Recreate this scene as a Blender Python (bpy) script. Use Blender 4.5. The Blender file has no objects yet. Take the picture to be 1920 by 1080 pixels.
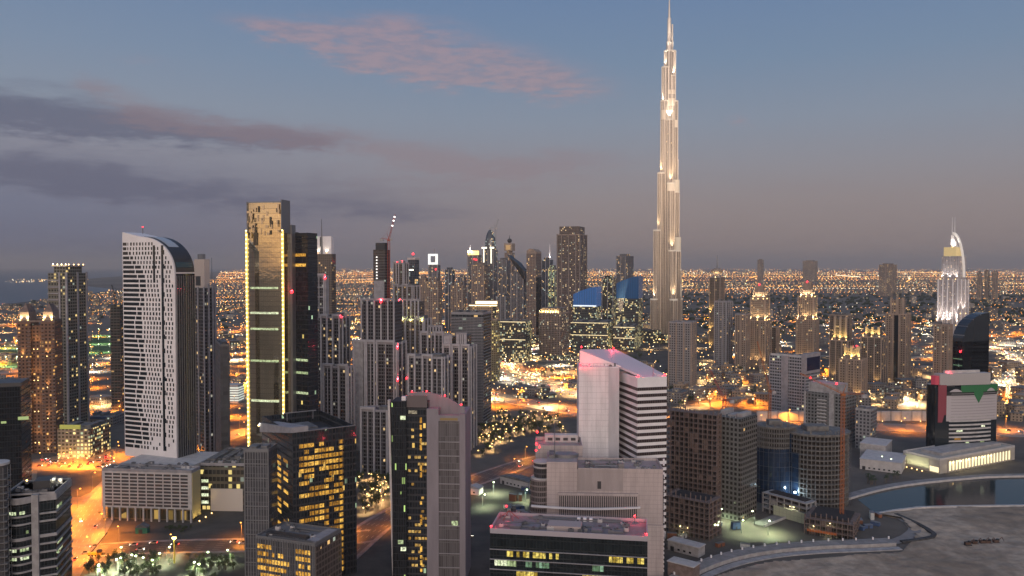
import bpy, bmesh, math, random
from mathutils import Vector
R = math.radians
random.seed(7)
scene = bpy.context.scene
col = scene.collection

# ------------------------------------------------------------------ camera
F, PITCH, HC = 1500.0, math.atan(40/1500.0), 180.0      # focal length in photo pixels, tilt, height above ground
cam_d = bpy.data.cameras.new("camera")
cam = bpy.data.objects.new("camera", cam_d)
col.objects.link(cam)
cam_d.sensor_width = 36
cam_d.lens = 36*F/1920
cam_d.clip_start, cam_d.clip_end = 1.0, 200000.0
cam.location = (0, 0, HC)
cam.rotation_euler = (R(90)-PITCH, 0, 0)
scene.camera = cam

# ------------------------------------------------------------------ view + sampling
scene.view_settings.view_transform = 'Standard'
scene.view_settings.look = 'None'
scene.view_settings.exposure = 0.12
scene.view_settings.gamma = 1.0
scene.render.engine = 'CYCLES'
cy = scene.cycles
cy.max_bounces = 5
cy.diffuse_bounces = 2
cy.glossy_bounces = 3
cy.transmission_bounces = 2
cy.volume_bounces = 0
cy.sample_clamp_indirect = 3.0
cy.use_light_tree = True
cy.use_denoising = True
cy.use_adaptive_sampling = True
cy.adaptive_threshold = 0.02
cy.caustics_reflective = False
cy.caustics_refractive = False

# ------------------------------------------------------------------ node helper
class NT:
    def __init__(s, tree):
        s.t = tree; s.n = tree.nodes; s.l = tree.links
    def new(s, typ, **kw):
        nd = s.n.new(typ)
        for k, v in kw.items(): setattr(nd, k, v)
        return nd
    def put(s, sock, v):
        if isinstance(v, bpy.types.NodeSocket): s.l.new(v, sock)
        else: sock.default_value = v
    def m(s, op, a, b=None, c=None, clamp=False):
        nd = s.new('ShaderNodeMath', operation=op); nd.use_clamp = clamp
        s.put(nd.inputs[0], a)
        if b is not None: s.put(nd.inputs[1], b)
        if c is not None: s.put(nd.inputs[2], c)
        return nd.outputs[0]
    def mix(s, f, a, b):
        nd = s.new('ShaderNodeMix', data_type='RGBA')
        s.put(nd.inputs[0], f)
        s.put(nd.inputs[6], a if isinstance(a, bpy.types.NodeSocket) else (*a, 1))
        s.put(nd.inputs[7], b if isinstance(b, bpy.types.NodeSocket) else (*b, 1))
        return nd.outputs[2]
    def smooth(s, x, lo, hi):
        nd = s.new('ShaderNodeMapRange', interpolation_type='SMOOTHSTEP')
        s.put(nd.inputs[0], x); s.put(nd.inputs[1], lo); s.put(nd.inputs[2], hi)
        return nd.outputs[0]
    def noise(s, vec, scale, detail=4, rough=.55, dims='3D'):
        nd = s.new('ShaderNodeTexNoise', noise_dimensions=dims)
        if vec is not None: s.l.new(vec, nd.inputs['Vector'])
        nd.inputs['Scale'].default_value = scale
        nd.inputs['Detail'].default_value = detail
        nd.inputs['Roughness'].default_value = rough
        return nd.outputs[0]
    def ramp(s, fac, stops):
        nd = s.new('ShaderNodeValToRGB')
        cr = nd.color_ramp
        while len(cr.elements) < len(stops): cr.elements.new(0.5)
        for e, (p, c) in zip(cr.elements, stops): e.position = p; e.color = (*c, 1)
        s.put(nd.inputs[0], fac)
        return nd.outputs[0]

# ------------------------------------------------------------------ sky: dusk, the sun just set behind the camera
SUN_AZ = R(190)        # direction to the afterglow: behind the camera, slightly to its left
world = bpy.data.worlds.new("World"); scene.world = world; world.use_nodes = True
w = NT(world.node_tree); w.n.clear()
tc = w.new('ShaderNodeTexCoord').outputs['Generated']
sep = w.new('ShaderNodeSeparateXYZ'); w.l.new(tc, sep.inputs[0])
dx, dy, dz = sep.outputs
az = w.m('ARCTAN2', dx, dy)
el = w.m('ARCSINE', dz)
t_el = w.m('DIVIDE', el, R(60), clamp=True)
# elevation ramps: east right of the photo, east left, and the west behind the camera
def es(d): return d/60.0
right = w.ramp(t_el, [(0, (.250,.195,.178)), (es(1.5), (.265,.212,.203)), (es(4.5), (.268,.232,.240)), (es(7), (.250,.248,.285)), (es(10), (.218,.258,.330)), (es(14), (.165,.236,.345)), (es(20), (.120,.198,.350)), (1, (.06,.12,.26))])
left = w.ramp(t_el, [(0, (.098,.118,.190)), (es(1.5), (.120,.138,.216)), (es(4), (.150,.167,.246)), (es(7.5), (.228,.233,.290)), (es(10.5), (.228,.268,.340)), (es(14), (.185,.248,.352)), (es(20), (.128,.205,.350)), (1, (.06,.12,.26))])
side = w.smooth(az, R(-34), R(10))
east = w.mix(side, left, right)
west = w.ramp(t_el, [(0, (1.05,.58,.24)), (es(2), (1.7,1.05,.48)), (es(4.5), (1.25,.90,.62)), (es(12), (1.25,1.05,.96)), (es(30), (.70,.74,.86)), (1, (.2,.28,.42))])
cw_ = w.m('COSINE', w.m('SUBTRACT', az, SUN_AZ))
wmask = w.smooth(cw_, -.15, .85)
skyc = w.mix(wmask, east, west)
# clouds: ellipses of noise in azimuth and elevation
def px_az(px): return math.atan((px-960)/F)
def py_el(py): return math.atan((540-py)/F)-PITCH
comb = w.new('ShaderNodeCombineXYZ'); w.put(comb.inputs[0], az); w.put(comb.inputs[1], w.m('MULTIPLY', el, 4.5))
n1 = w.noise(comb.outputs[0], 9, 7, .62)
n2 = w.noise(comb.outputs[0], 32, 7, .68)
wx = w.m('MULTIPLY', w.m('SUBTRACT', n1, .5), .10)
wy = w.m('MULTIPLY', w.m('SUBTRACT', n2, .5), .035)
azw = w.m('ADD', az, wx); elw = w.m('ADD', el, wy)
def blobs(lst):
    tot = None
    for (px, py, rx, ry, amp, tilt) in lst:
        ex = w.m('SUBTRACT', azw, px_az(px)); ey = w.m('SUBTRACT', elw, py_el(py))
        ey = w.m('ADD', ey, w.m('MULTIPLY', ex, tilt))
        qx = w.m('POWER', w.m('DIVIDE', ex, rx/F), 2.0); qy = w.m('POWER', w.m('DIVIDE', ey, ry/F), 2.0)
        g = w.m('MULTIPLY', w.m('EXPONENT', w.m('MULTIPLY', w.m('ADD', qx, qy), -1.0)), amp)
        tot = g if tot is None else w.m('ADD', tot, g)
    return tot
def cloud(lst, lo, hi):
    g = blobs(lst)
    nn = w.m('ADD', w.m('MULTIPLY', w.smooth(n1, .30, .70), .85), w.m('MULTIPLY', w.smooth(n2, .22, .78), .36))
    return w.smooth(w.m('MULTIPLY', g, w.m('ADD', .18, nn)), lo, hi)
pink = cloud([(560,78,100,20,.75,.1), (700,100,150,36,1.0,.14), (870,126,170,44,1.05,.10), (1020,156,110,26,.95,.12), (770,52,110,20,.8,0), (900,110,280,46,.40,.1), (250,22,90,18,.55,0), (1390,238,22,9,.8,0), (290,148,70,14,.45,0)], .10, 1.05)
mauve = cloud([(930,312,210,28,1.0,-.05), (1000,340,520,60,.40,0), (520,262,260,24,.8,.05), (760,285,170,22,.6,.1), (230,215,60,26,.9,.3), (370,250,150,20,.7,.15), (1480,362,120,10,.5,0)], .12, 1.1)
dark = cloud([(60,245,230,40,1.05,.0), (300,268,260,26,1.0,.0), (560,272,120,18,.6,.0), (60,345,240,28,.9,.05), (330,372,300,28,.8,.06), (700,400,320,26,.55,0), (150,470,500,44,.5,0), (620,340,420,34,.40,.02)], .12, 1.0)
skyc = w.mix(w.m('MULTIPLY', dark, .72), skyc, (.090,.098,.160))
skyc = w.mix(w.m('MULTIPLY', mauve, .50), skyc, (.255,.185,.205))
pc0 = w.mix(w.smooth(n2, .35, .62), (.262,.215,.268), (.42,.262,.268))
skyc = w.mix(w.m('MULTIPLY', pink, .54), skyc, pc0)
ns = w.new('ShaderNodeTexSky', sky_type='NISHITA')
ns.sun_disc = False; ns.sun_elevation = R(1.0); ns.sun_rotation = SUN_AZ
add = w.new('ShaderNodeMix', data_type='RGBA', blend_type='ADD'); add.inputs[0].default_value = 0.006
w.l.new(skyc, add.inputs[6]); w.l.new(ns.outputs[0], add.inputs[7])
bg = w.new('ShaderNodeBackground'); w.l.new(add.outputs[2], bg.inputs[0]); bg.inputs[1].default_value = 1.0
wo = w.new('ShaderNodeOutputWorld'); w.l.new(bg.outputs[0], wo.inputs[0])
world.cycles.sampling_method = 'MANUAL'
world.cycles.sample_map_resolution = 1024

# last glow of the sun, already spread wide by the evening haze
sd = bpy.data.lights.new("sun", 'SUN'); sd.energy = 0.80; sd.angle = R(26); sd.color = (1, .80, .66)
sun = bpy.data.objects.new("sun", sd); col.objects.link(sun)
S_AZ, S_EL = R(180), R(11)
s_dir = Vector((math.sin(S_AZ)*math.cos(S_EL), math.cos(S_AZ)*math.cos(S_EL), math.sin(S_EL)))
sun.rotation_euler = (-s_dir).to_track_quat('-Z', 'Y').to_euler()

# ------------------------------------------------------------------ photo geometry: where a line of sight meets a given distance or the ground
def ray(px, py):
    a, b = (px-960)/F, (540-py)/F
    return a, math.cos(PITCH)+b*math.sin(PITCH), -math.sin(PITCH)+b*math.cos(PITCH)
def at(px, py, Y):
    a, b, c = ray(px, py); k = Y/b
    return Vector((a*k, Y, HC+c*k))
def G(px, py):
    a, b, c = ray(px, py); k = -HC/c
    return Vector((a*k, b*k, 0))

# ------------------------------------------------------------------ materials
MATS = {}
def mat(name, color, rough=.7, metal=0.0, spec=.5, emit=None, es_=0.0, sample=False, noise=0.0, nscale=.3, noise2=None):
    if name in MATS: return MATS[name]
    m = bpy.data.materials.new(name); m.use_nodes = True
    t = NT(m.node_tree); b = t.n['Principled BSDF']
    b.inputs['Base Color'].default_value = (*color, 1)
    b.inputs['Roughness'].default_value = rough
    b.inputs['Metallic'].default_value = metal
    b.inputs['Specular IOR Level'].default_value = spec
    if noise:
        o = t.new('ShaderNodeTexCoord').outputs['Object']
        n = t.noise(o, nscale, 5, .6)
        c2 = noise2 or tuple(c*(1-noise) for c in color)
        t.l.new(t.mix(t.smooth(n, .3, .7), c2, tuple(min(1, c*(1+noise*.5)) for c in color)), b.inputs['Base Color'])
    if emit:
        b.inputs['Emission Color'].default_value = (*emit, 1)
        b.inputs['Emission Strength'].default_value = es_
        m.cycles.emission_sampling = 'FRONT' if sample else 'NONE'
    MATS[name] = m
    return m

def facade(name, wall=(.3,.28,.27), glass=(.018,.022,.028), cw=3.4, fh=3.5, wf=.6, hf=.6, lit=.05, warm=(1,.60,.22), cool=(.85,1,.80),
           coolp=.25, st=1.0, flit=0.0, wrough=.75, grough=.10, gspec=.6, wmetal=0.0, roof=None, voff=0.0, var=.5, gmetal=0.0, band=0.0, bandcol=None):
    """wall with a grid of panes, laid out in metres on the mesh's own map; some panes have the light on"""
    if name in MATS: return MATS[name]
    m = bpy.data.materials.new(name); m.use_nodes = True
    t = NT(m.node_tree); b = t.n['Principled BSDF']
    uv = t.new('ShaderNodeUVMap').outputs[0]
    s = t.new('ShaderNodeSeparateXYZ'); t.l.new(uv, s.inputs[0])
    u = t.m('DIVIDE', s.outputs[0], cw); v = t.m('DIVIDE', t.m('ADD', s.outputs[1], voff), fh)
    fu, fv = t.m('FRACT', u), t.m('FRACT', v)
    iu, iv = t.m('FLOOR', u), t.m('FLOOR', v)
    wu = t.m('LESS_THAN', t.m('ABSOLUTE', t.m('SUBTRACT', fu, .5)), wf/2)
    wv = t.m('LESS_THAN', t.m('ABSOLUTE', t.m('SUBTRACT', fv, .5)), hf/2)
    win = t.m('MULTIPLY', wu, wv)
    geo = t.new('ShaderNodeNewGeometry')
    sn = t.new('ShaderNodeSeparateXYZ'); t.l.new(geo.outputs['True Normal'], sn.inputs[0])
    side = t.m('LESS_THAN', t.m('ABSOLUTE', sn.outputs[2]), .6)
    win = t.m('MULTIPLY', win, side)
    rnd = t.m('MULTIPLY', t.new('ShaderNodeObjectInfo').outputs['Random'], 91.7)
    cv = t.new('ShaderNodeCombineXYZ'); t.l.new(iu, cv.inputs[0]); t.l.new(iv, cv.inputs[1]); t.l.new(rnd, cv.inputs[2])
    wn = t.new('ShaderNodeTexWhiteNoise', noise_dimensions='3D'); t.l.new(cv.outputs[0], wn.inputs[0])
    r1 = wn.outputs[0]
    sc = t.new('ShaderNodeSeparateColor'); t.l.new(wn.outputs[1], sc.inputs[0])
    r2, r3 = sc.outputs[1], sc.outputs[2]
    cl = t.noise(t.new('ShaderNodeTexCoord').outputs['Object'], .035, 2, .5)      # lights on come in patches
    thr = t.m('MULTIPLY', t.smooth(cl, .30, .70), lit*2.0)
    on = t.m('LESS_THAN', r1, thr)
    if flit:
        cv2 = t.new('ShaderNodeCombineXYZ'); t.l.new(iv, cv2.inputs[0]); t.l.new(rnd, cv2.inputs[1])
        t.put(cv2.inputs[2], t.m('FLOOR', t.m('DIVIDE', u, 7.0)))
        w2 = t.new('ShaderNodeTexWhiteNoise', noise_dimensions='3D'); t.l.new(cv2.outputs[0], w2.inputs[0])
        on = t.m('MAXIMUM', on, t.m('MULTIPLY', t.m('LESS_THAN', w2.outputs[0], flit), t.m('LESS_THAN', r2, .8)))
    on = t.m('MULTIPLY', on, win)
    gl = t.mix(t.m('MULTIPLY', r2, var), glass, tuple(min(1, g*2.6+.004) for g in glass))
    wn2 = t.noise(t.new('ShaderNodeTexCoord').outputs['Object'], .12, 4, .6)
    wc = t.mix(t.m('MULTIPLY', wn2, .45), wall, tuple(c*.62 for c in wall))
    if band:
        bm_ = t.m('LESS_THAN', fv, band)
        wc = t.mix(bm_, wc, bandcol)
    c = t.mix(win, wc, gl)
    mp3 = t.new('ShaderNodeMapping'); mp3.inputs['Scale'].default_value = (1, 1, .16); t.l.new(t.new('ShaderNodeTexCoord').outputs['Object'], mp3.inputs[0])
    wn3 = t.smooth(t.noise(mp3.outputs[0], .16, 7, .7), .38, .64)
    c = t.mix(t.m('MULTIPLY', wn3, .30), c, tuple(x*.45 for x in wall))
    if roof is not None: c = t.mix(side, roof, c)
    t.l.new(c, b.inputs['Base Color'])
    t.put(b.inputs['Roughness'], t.m('ADD', t.m('MULTIPLY', win, grough-wrough), wrough))
    t.put(b.inputs['Specular IOR Level'], t.m('ADD', t.m('MULTIPLY', win, gspec-.4), .4))
    t.put(b.inputs['Metallic'], t.m('ADD', t.m('MULTIPLY', win, gmetal-wmetal), wmetal))
    ec = t.mix(t.m('LESS_THAN', r3, coolp), warm, cool)
    t.l.new(ec, b.inputs['Emission Color'])
    t.put(b.inputs['Emission Strength'], t.m('MULTIPLY', on, t.m('MULTIPLY', t.m('ADD', .25, t.m('MULTIPLY', r3, 1.0)), st)))
    m.cycles.emission_sampling = 'NONE'
    MATS[name] = m
    return m

# ------------------------------------------------------------------ mesh builder
class MB:
    def __init__(s): s.v = []; s.f = []; s.uv = []; s.mi = []
    def face(s, pts, uvs=None, mi=0):
        i = len(s.v); s.v += [tuple(p) for p in pts]; s.f.append(list(range(i, i+len(pts))))
        s.uv.append(uvs or [(p[0], p[1]) for p in pts]); s.mi.append(mi)
    def _sides(s, rings, closed, mi):
        """quads between successive rings of equal length, sharing vertices"""
        n = len(rings[0]); base = len(s.v)
        for r in rings: s.v += [tuple(p) for p in r]
        acc = [0.0]
        r0 = rings[0]
        for i in range(n):
            a, b = r0[i], r0[(i+1) % n]; acc.append(acc[-1]+math.dist(a[:2], b[:2]))
        for k in range(len(rings)-1):
            for i in range(n if closed else n-1):
                j = (i+1) % n
                s.f.append([base+k*n+i, base+k*n+j, base+(k+1)*n+j, base+(k+1)*n+i])
                z0, z1 = rings[k][i][2], rings[k+1][i][2]
                s.uv.append([(acc[i], z0), (acc[i+1], rings[k][j][2]), (acc[i+1], rings[k+1][j][2]), (acc[i], z1)])
                s.mi.append(mi)
        return base
    def loft(s, rings, mi=0, cap=True, capmi=None, bottom=True):
        base = s._sides(rings, True, mi); n = len(rings[0]); k = len(rings)-1
        if cap:
            cm = mi if capmi is None else capmi
            s.f.append([base+k*n+i for i in range(n)]); s.uv.append([(p[0], p[1]) for p in rings[k]]); s.mi.append(cm)
            if bottom:
                s.f.append([base+i for i in range(n)][::-1]); s.uv.append([(p[0], p[1]) for p in rings[0]][::-1]); s.mi.append(cm)
        return s
    def prism(s, poly, z0, z1, mi=0, capmi=None):
        return s.loft([[(x, y, z0) for x, y in poly], [(x, y, z1) for x, y in poly]], mi, True, capmi)
    def box(s, x0, x1, y0, y1, z0, z1, mi=0, capmi=None):
        return s.prism([(x0, y0), (x1, y0), (x1, y1), (x0, y1)], z0, z1, mi, capmi)
    def extr(s, prof, y0, y1, mi=0):
        """a profile in x,z pushed along y (profile counter-clockwise seen from -y)"""
        n = len(prof); b = len(s.v)
        s.v += [(x, y0, z) for x, z in prof]+[(x, y1, z) for x, z in prof]
        s.f.append([b+i for i in range(n)]); s.uv.append([(x, z) for x, z in prof]); s.mi.append(mi)
        s.f.append([b+n+i for i in range(n)][::-1]); s.uv.append([(x, z) for x, z in prof][::-1]); s.mi.append(mi)
        for i in range(n):
            j = (i+1) % n
            s.f.append([b+i, b+n+i, b+n+j, b+j])
            (xa, za), (xb, zb) = prof[i], prof[j]
            s.uv.append([(y0, za), (y1, za), (y1, zb), (y0, zb)]); s.mi.append(mi)
        return s
    def tube(s, p0, p1, r0, r1=None, n=6, mi=0):
        p0, p1 = Vector(p0), Vector(p1); r1 = r0 if r1 is None else r1
        d = (p1-p0).normalized(); a = d.orthogonal().normalized(); c = d.cross(a)
        rings = []
        for p, r in ((p0, r0), (p1, r1)):
            rings.append([tuple(p+(a*math.cos(2*math.pi*i/n)+c*math.sin(2*math.pi*i/n))*r) for i in range(n)])
        return s.loft(rings, mi)
    def ball(s, c, r, n=8, m=5, mi=0, sz=1.0):
        rings = []
        for k in range(m+1):
            a = -math.pi/2+math.pi*k/m
            rr = max(r*math.cos(a), r*.02)
            rings.append([(c[0]+rr*math.cos(2*math.pi*i/n), c[1]+rr*math.sin(2*math.pi*i/n), c[2]+r*sz*math.sin(a)) for i in range(n)])
        return s.loft(rings, mi)
    def mesh(s, name, mats):
        me = bpy.data.meshes.new(name); me.from_pydata(s.v, [], s.f)
        ul = me.uv_layers.new(name="UVMap")
        flat = [c for f in s.uv for p in f for c in p]
        ul.data.foreach_set("uv", flat)
        for m in (mats if isinstance(mats, (list, tuple)) else [mats]): me.materials.append(m)
        me.polygons.foreach_set("material_index", s.mi)
        me.update()
        return me
    def build(s, name, mats, parent=None, label=None, smooth=False):
        me = s.mesh(name, mats)
        if smooth: me.polygons.foreach_set("use_smooth", [True]*len(me.polygons))
        o = bpy.data.objects.new(name, me); col.objects.link(o)
        if parent: o.parent = parent
        if label: o["label"] = label
        return o

def tag(o, label=None, cat=None, group=None, kind=None):
    if label: o["label"] = label
    if cat: o["category"] = cat
    if group: o["group"] = group
    if kind: o["kind"] = kind
    return o
def empty(name, loc, rz=0.0):
    o = bpy.data.objects.new(name, None); col.objects.link(o)
    o.location = loc; o.rotation_euler = (0, 0, rz); o.empty_display_size = 5
    return o
def point(parent, loc, power, color, radius=.4, kind='POINT', aim=None, spot=70, name='lamp_light', blend=.6):
    ld = bpy.data.lights.new(name, kind); ld.energy = power; ld.color = color; ld.shadow_soft_size = radius
    o = bpy.data.objects.new(name, ld); col.objects.link(o); o.parent = parent; o.location = loc
    if kind == 'SPOT':
        ld.spot_size = R(spot); ld.spot_blend = blend
        o.rotation_euler = Vector(aim).to_track_quat('-Z', 'Y').to_euler()
    return o
def circle(cx, cy_, r, n=24, a0=0.0, a1=2*math.pi, ry=None):
    ry = ry or r
    full = abs(a1-a0-2*math.pi) < 1e-6
    k = n if full else n-1
    return [(cx+r*math.cos(a0+(a1-a0)*i/k), cy_+ry*math.sin(a0+(a1-a0)*i/k)) for i in range(n)]

# ------------------------------------------------------------------ a building placed from its near corner
TURN_TO_VIEW = False
class Bld:
    """near vertical corner C, left end L and right end Rr in photo pixels at height py; Y metres away; th = turn of the left face"""
    def __init__(s, name, label, cat, L, C, Rr, py, Y, th=0.0, group=None, W=None, D=None):
        s.C, s.py, s.Y = C, py, Y
        b = ray(0, py)[1]
        k = lambda px: (px-960)/F/b
        if TURN_TO_VIEW and 0 < th < 60: th += math.degrees(math.atan(k(C)))
        th = R(th)
        s.k = k
        cx, cyy = k(C)*Y, Y
        dL = (-math.cos(th), math.sin(th)); dR = (math.sin(th), math.cos(th))
        def ln(px, d): kk = k(px); return (kk*cyy-cx)/(d[0]-kk*d[1])
        s.W = W if W else ln(L, dL); s.D = D if D else ln(Rr, dR)
        assert s.W > 0 and s.D > 0 and s.W < 400 and s.D < 400, (label, s.W, s.D)
        s.ex, s.ey = (math.cos(th), -math.sin(th)), (math.sin(th), math.cos(th))
        s.cx, s.cy = cx, cyy
        s.o = empty(name, (cx-s.ex[0]*s.W/2+s.ey[0]*s.D/2, cyy-s.ex[1]*s.W/2+s.ey[1]*s.D/2, 0), -th)
        tag(s.o, label, cat, group)
        s.x0, s.x1, s.y0, s.y1 = -s.W/2, s.W/2, -s.D/2, s.D/2
    def z(s, py): return at(s.C, py, s.Y).z
    def xf(s, px):                       # local x of a pixel on the front (left) face
        kk = s.k(px); t = (s.cx-kk*s.cy)/(s.ex[0]-kk*s.ex[1]); return s.W/2-t
    def yf(s, px):                       # local y of a pixel on the right face
        kk = s.k(px); t = (kk*s.cy-s.cx)/(s.ey[0]-kk*s.ey[1]); return -s.D/2+t
    def zf(s, px, py):                   # height of a pixel on the front face
        t = s.W/2-s.xf(px); return at(px, py, s.cy-s.ex[1]*t).z
    def zr(s, px, py):
        t = s.yf(px)+s.D/2; return at(px, py, s.cy+s.ey[1]*t).z
    def part(s, name, boxes, m, label=None, parent=None, **kw):
        mb = MB()
        for bx in boxes: mb.box(*bx)
        return mb.build(name, m, parent or s.o, label, **kw)
    def each(s, name, boxes, m, label=None, parent=None):
        """every box a part of its own; boxes of one size share a mesh"""
        cache = {}
        out = []
        for b in boxes:
            c = ((b[0]+b[1])/2, (b[2]+b[3])/2, b[4]); sz = (round(b[1]-b[0], 2), round(b[3]-b[2], 2), round(b[5]-b[4], 2))
            if sz not in cache:
                cache[sz] = MB().box(-sz[0]/2, sz[0]/2, -sz[1]/2, sz[1]/2, 0, sz[2]).mesh(name, m)
            o = bpy.data.objects.new(name, cache[sz]); col.objects.link(o); o.parent = parent or s.o; o.location = c
            if label: o["label"] = label
            out.append(o)
        return out
    def many(s, name, boxes, m, most=100):
        """the largest as parts, what is left as one part of kind stuff"""
        boxes = sorted(boxes, key=lambda b: -(b[1]-b[0]+b[3]-b[2])*(b[5]-b[4]))
        s.each(name, boxes[:most], m)
        if boxes[most:]:
            o = s.part(name, boxes[most:], m); o["kind"] = "stuff"
    def body(s, z1, m, z0=0.0, name='facade', inset=0.0, label=None):
        return s.part(name, [(s.x0+inset, s.x1-inset, s.y0+inset, s.y1-inset, z0, z1)], m, label)
    def parapet(s, z, h=1.4, t=.5, m=None, x0=None, x1=None, y0=None, y1=None):
        x0 = s.x0 if x0 is None else x0; x1 = s.x1 if x1 is None else x1; y0 = s.y0 if y0 is None else y0; y1 = s.y1 if y1 is None else y1
        e = .06
        mb = MB(); o_ = [(x0-e, y0-e), (x1+e, y0-e), (x1+e, y1+e), (x0-e, y1+e)]; i_ = [(x0+t, y0+t), (x1-t, y0+t), (x1-t, y1-t), (x0+t, y1-t)]
        rings = [[(*p, z-.8) for p in o_], [(*p, z+h) for p in o_], [(*p, z+h) for p in i_], [(*p, z+.05) for p in i_]]
        mb.loft(rings, cap=False)
        return mb.build('parapet', m, s.o)
    def plant(s, z, n=3, m=None, hmax=4.0, seed=0, x0=None, x1=None, y0=None, y1=None):
        rn = random.Random(seed+int(s.Y))
        x0 = s.x0 if x0 is None else x0; x1 = s.x1 if x1 is None else x1; y0 = s.y0 if y0 is None else y0; y1 = s.y1 if y1 is None else y1
        for i in range(n):
            w_ = (x1-x0)/n
            a = x0+w_*(i+.12+rn.random()*.1); b = x0+w_*(i+.62+rn.random()*.25)
            c = y0+(y1-y0)*(.15+rn.random()*.2); d = y1-(y1-y0)*(.12+rn.random()*.25)
            s.part('roof_plant', [(a, b, c, d, z+.02, z+1.2+rn.random()*(hmax-1.2))], m)
    def clutter(s, z, n, seed=1, x0=None, x1=None, y0=None, y1=None):
        """air handlers, ducts and rails on a near roof"""
        rn = random.Random(seed)
        x0 = s.x0+1.5 if x0 is None else x0; x1 = s.x1-1.5 if x1 is None else x1; y0 = s.y0+1.5 if y0 is None else y0; y1 = s.y1-1.5 if y1 is None else y1
        for i in range(n):
            w_, d_, h_ = rn.uniform(1.2, 3.4), rn.uniform(1.0, 2.4), rn.uniform(.8, 2.1); x, y = rn.uniform(x0, x1-w_), rn.uniform(y0, y1-d_)
            u_ = s.part('air_handler', [(x, x+w_, y, y+d_, z+.06+i*.003, z+h_)], rn.choice((M['grey_metal'], M['pale_concrete'], M['roof_grey'])))
            MB().prism(circle(x+w_*.5, y+d_*.5, min(w_, d_)*.36, 10), z+h_+.003, z+h_+.25).build('fan', M['dark_metal'], u_)
        for i in range(max(2, n//4)):
            y = rn.uniform(y0, y1-.5); xa = rn.uniform(x0, (x0+x1)/2); s.part('duct', [(xa, rn.uniform(xa+3, x1), y, y+.6, z+.3+i*.01, z+.9+i*.01)], M['grey_metal'])
        mb = MB()
        for (pa, pb) in (((s.x0+.6, s.y0+.6), (s.x1-.6, s.y0+.6)), ((s.x0+.6, s.y1-.6), (s.x1-.6, s.y1-.6))):
            for hh in (1.9, 2.4): mb.tube((*pa, z+hh), (*pb, z+hh), .05, n=3)
            for k in range(12): mb.tube((pa[0]+(pb[0]-pa[0])*k/11, pa[1], z), (pa[0]+(pb[0]-pa[0])*k/11, pa[1], z+2.4), .05, n=3)
        mb.build('railing', M['grey_metal'], s.o)
    def red(s, locs, power=0, r=.8):
        for p in locs: warning(s.o, p, power, r)
    def flood(s, loc, power, color=(1,.72,.36), r=.5, aim=None, spot=80):
        o = MB().ball((0,0,0), r, 6, 4).build('floodlight', M['warm_lamp'], s.o); o.location = loc
        if power:
            if aim: point(o, (0,0,r+.3), power, color, .4, 'SPOT', aim, spot)
            else: point(o, (0,0,r+.5), power, color, .4)
        return o

def pane(name, c1, c2, st):
    """a lit room behind glass: every pane its own brightness, blinds and furniture breaking the light up"""
    m = bpy.data.materials.new(name); m.use_nodes = True; t = NT(m.node_tree); b = t.n['Principled BSDF']
    r = t.new('ShaderNodeObjectInfo').outputs['Random']
    pos = t.new('ShaderNodeNewGeometry').outputs['Position']
    n = t.noise(pos, .75, 4, .7)
    b.inputs['Base Color'].default_value = (.06,.05,.03,1); b.inputs['Roughness'].default_value = .2
    t.l.new(t.mix(r, c1, c2), b.inputs['Emission Color'])
    k = t.m('MULTIPLY', t.m('ADD', .35, t.m('MULTIPLY', r, .9)), t.m('ADD', .25, t.m('MULTIPLY', t.smooth(n, .32, .66), 1.15)))
    t.put(b.inputs['Emission Strength'], t.m('MULTIPLY', k, st)); m.cycles.emission_sampling = 'NONE'
    MATS[name] = m
    return m
M = {}
M['pier_pale'] = mat('pier_pale', (.40,.38,.395), .75, noise=.15, nscale=.2)
M['balcony_dark'] = mat('balcony_dark', (.17,.165,.17), .8)
M['concrete'] = mat('concrete', (.36,.34,.335), .85, noise=.25, nscale=.25)
M['pale_concrete'] = mat('pale_concrete', (.50,.47,.455), .8, noise=.15, nscale=.2)
M['white_paint'] = mat('white_paint', (.80,.765,.765), .6, noise=.08, nscale=.1)
M['frame_grey'] = mat('frame_grey', (.30,.285,.30), .75, noise=.2, nscale=.2)
M['dark_metal'] = mat('dark_metal', (.055,.055,.06), .45, .3)
M['grey_metal'] = mat('grey_metal', (.22,.22,.23), .45, .5)
M['roof_grey'] = mat('roof_grey', (.17,.165,.165), .9, noise=.4, nscale=.25)
M['black_glass'] = mat('black_glass', (.012,.015,.018), .08, 0, .8)
M['dark_glass'] = mat('dark_glass', (.018,.024,.03), .10, 0, .7)
M['warm_lamp'] = mat('warm_lamp', (.9,.8,.6), emit=(1,.60,.20), es_=5)
M['orange_lamp'] = mat('orange_lamp', (.9,.6,.3), emit=(1,.40,.06), es_=4.5)
M['white_lamp'] = mat('white_lamp', (.9,.9,.9), emit=(1,.86,.58), es_=5)
M['green_lamp'] = mat('green_lamp', (.8,.9,.8), emit=(.82,1,.55), es_=9)
M['red_lamp'] = mat('red_lamp', (.7,.05,.05), emit=(1,.02,.03), es_=6)
M['amber_window'] = pane('amber_window', (1,.43,.035), (1,.56,.10), .82)
M['green_window'] = pane('green_window', (.70,.95,.42), (.95,1,.70), .8)
M['gold_strip'] = mat('gold_strip', (.5,.4,.2), emit=(1,.72,.22), es_=1.6)
M['brown_concrete'] = mat('brown_concrete', (.20,.145,.125), .85, noise=.3, nscale=.3)
M['beige'] = mat('beige', (.33,.255,.205), .8, noise=.2, nscale=.15)
M['orange_steel'] = mat('orange_steel', (.40,.125,.035), .6)
M['red_steel'] = mat('red_steel', (.35,.06,.04), .5)

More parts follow.
